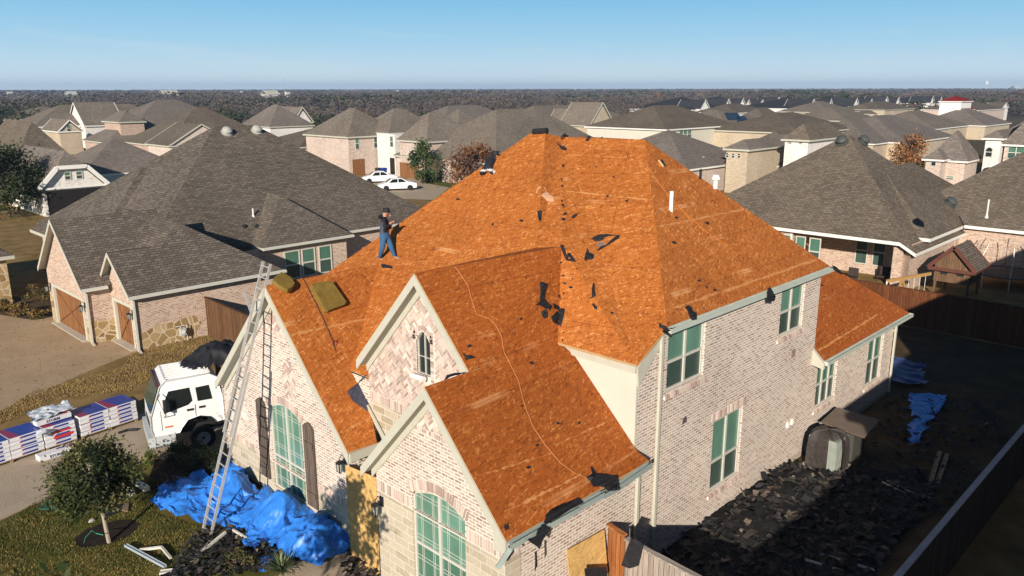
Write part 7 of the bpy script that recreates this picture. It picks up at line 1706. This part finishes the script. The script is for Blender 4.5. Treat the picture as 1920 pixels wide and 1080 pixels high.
# ================================================================== CARS AND BINS AT THE TWO-STOREY HOUSE
def car(loc, rz, label):
    e = empty('parked_car', loc, label, 'car', None, rz)
    CW = flat('car_white', (.82, .82, .82), .2, .6, .02); L_, w = 4.6, .9
    secs = [(-2.3, .45, .62, .72, None), (-2.2, .3, .8, .82, None), (-1.6, .25, .95, .9, None), (-1.25, .25, .98, .9, 1.0), (-.6, .25, .95, .92, 1.38), (.1, .25, .93, .92, 1.45), (.75, .25, .92, .92, 1.36), (1.35, .25, .86, .9, .95), (2.0, .28, .74, .85, None), (2.3, .42, .6, .7, None)]
    m = MB(); R_ = []
    for (x, zb, zs, hw, zt) in secs:
        zt2 = zt or zs+.03; tw_ = hw*.72 if zt and zt > 1.1 else hw*.86
        R_.append([Vector((x, -hw*.95, zb)), Vector((x, -hw, (zb+zs)/2)), Vector((x, -hw*.97, zs)), Vector((x, -tw_, zt2)), Vector((x, -tw_*.5, zt2+.03)), Vector((x, tw_*.5, zt2+.03)), Vector((x, tw_, zt2)), Vector((x, hw*.97, zs)), Vector((x, hw, (zb+zs)/2)), Vector((x, hw*.95, zb))])
    for i in range(len(R_)-1):
        for k in range(10): m.poly([R_[i][k], R_[i+1][k], R_[i+1][(k+1) % 10], R_[i][(k+1) % 10]])
    m.poly(R_[0]); m.poly(R_[-1][::-1]); m.build('body', CW, e, smooth=False)
    def gl(pts, nm='window'):
        q = [Vector(p) for p in pts]; m = MB(); m.poly(q); m.build(nm, TGL, e)
    for sg in (-1, 1):
        gl([(-1.0, sg*.905, 1.0), (-.05, sg*.9, .98), (-.05, sg*.72, 1.39), (-.5, sg*.74, 1.35)]); gl([(.05, sg*.9, .98), (1.05, sg*.9, .95), (.65, sg*.74, 1.33), (.05, sg*.72, 1.39)])
    gl([(-1.22, -.72, 1.05), (-1.22, .72, 1.05), (-.66, .6, 1.4), (-.66, -.6, 1.4)], 'rear_window'); gl([(1.32, -.74, 1.0), (1.32, .74, 1.0), (.8, .6, 1.38), (.8, -.6, 1.38)], 'windshield')
    for x in (-1.4, 1.4):
        for sg in (-1, 1): m = MB(); m.tube([(x, sg*.72, .33), (x, sg*.93, .33)], .33, 14); m.tube([(x, sg*.92, .33), (x, sg*.935, .33)], .2, 10); m.build('wheel', flat('tyre_rubber', (.02, .02, .02), .9), e)
    for sg in (-1, 1): m = MB(); m.box(-2.27, -2.2, sg*.75-.15, sg*.75+.1*sg, .65, .8); m.build('taillight', flat('red_lens', (.4, .02, .02), .3), e)
ca = atz(745, 356, 0); cb = atz(712, 342, 0)
car((ca.x, ca.y, 0), R(150), 'nearer white sedan parked on the driveway of the two-storey house'); car((cb.x, cb.y, 0), R(150), 'farther white sedan parked behind the nearer one')
for px_, py_, mt, lab in ((719, 333, flat('bin_blue', (.02, .05, .3), .5), 'blue wheeled bin beside the white entry tower'), (711, 333, flat('bin_dark', (.03, .035, .04), .5), 'dark wheeled bin next to the blue bin')):
    c = atz(px_, py_, 0); e = empty('wheelie_bin', (c.x, c.y, 0), lab, 'bin'); m = MB(); m.hull8([(c.x-.3, c.y-.3, .1), (c.x+.3, c.y-.3, .1), (c.x+.3, c.y+.3, .1), (c.x-.3, c.y+.3, .1), (c.x-.38, c.y-.38, 1.2), (c.x+.38, c.y-.38, 1.2), (c.x+.38, c.y+.38, 1.2), (c.x-.38, c.y+.38, 1.2)]); m.build('bin_body', mt, e)
    m = MB(); m.hull8([(c.x-.42, c.y-.42, 1.2), (c.x+.42, c.y-.42, 1.2), (c.x+.42, c.y+.42, 1.2), (c.x-.42, c.y+.42, 1.2), (c.x-.36, c.y-.36, 1.32), (c.x+.36, c.y-.36, 1.32), (c.x+.36, c.y+.36, 1.32), (c.x-.36, c.y+.36, 1.32)]); m.build('lid', mt, e)
# solar panels
RT = []
for o in COL.objects:
    if o.name.startswith('roof') and o.type == 'MESH' and '_o' in o:
        og = Vector(o['_o'])
        for pg in o.data.polygons:
            vs = [o.data.vertices[k].co+og for k in pg.vertices]
            for k in range(1, len(vs)-1): RT.append((vs[0], vs[k], vs[k+1], pg.normal.copy()))
def hit_roofs(px_, py_):
    r = ray(px_, py_).normalized(); best = None
    for T_ in RT:
        h = intersect_ray_tri(T_[0], T_[1], T_[2], r, CAM)
        if h is not None and (best is None or (h-CAM).length < (best[0]-CAM).length): best = (h, T_[3] if T_[3].z > 0 else -T_[3])
    return best
_h = hit_roofs(1392, 226); pl_ = (_h[0], _h[1])
def panel(a, b_, c, d, lab):
    q = [atp(v[0], v[1], pl_[0]+pl_[1]*.05, pl_[1]) for v in (a, b_, c, d)]; m = MB(); m.prism(q, pl_[1]*.06); m.build('solar_panel', flat('pv_black', (.012, .013, .02), .25, .5, .3, 1), label=lab, cat='solar panel')
panel((1358, 212), (1383, 212), (1391, 224), (1365, 225), 'upper left solar array block on the brown roof'); panel((1380, 218), (1397, 218), (1404, 231), (1384, 231), 'second solar array block stepping down')
panel((1389, 224), (1407, 224), (1413, 237), (1393, 237), 'third solar array block stepping down'); panel((1400, 231), (1417, 231), (1421, 238), (1404, 238), 'lowest right solar array block')
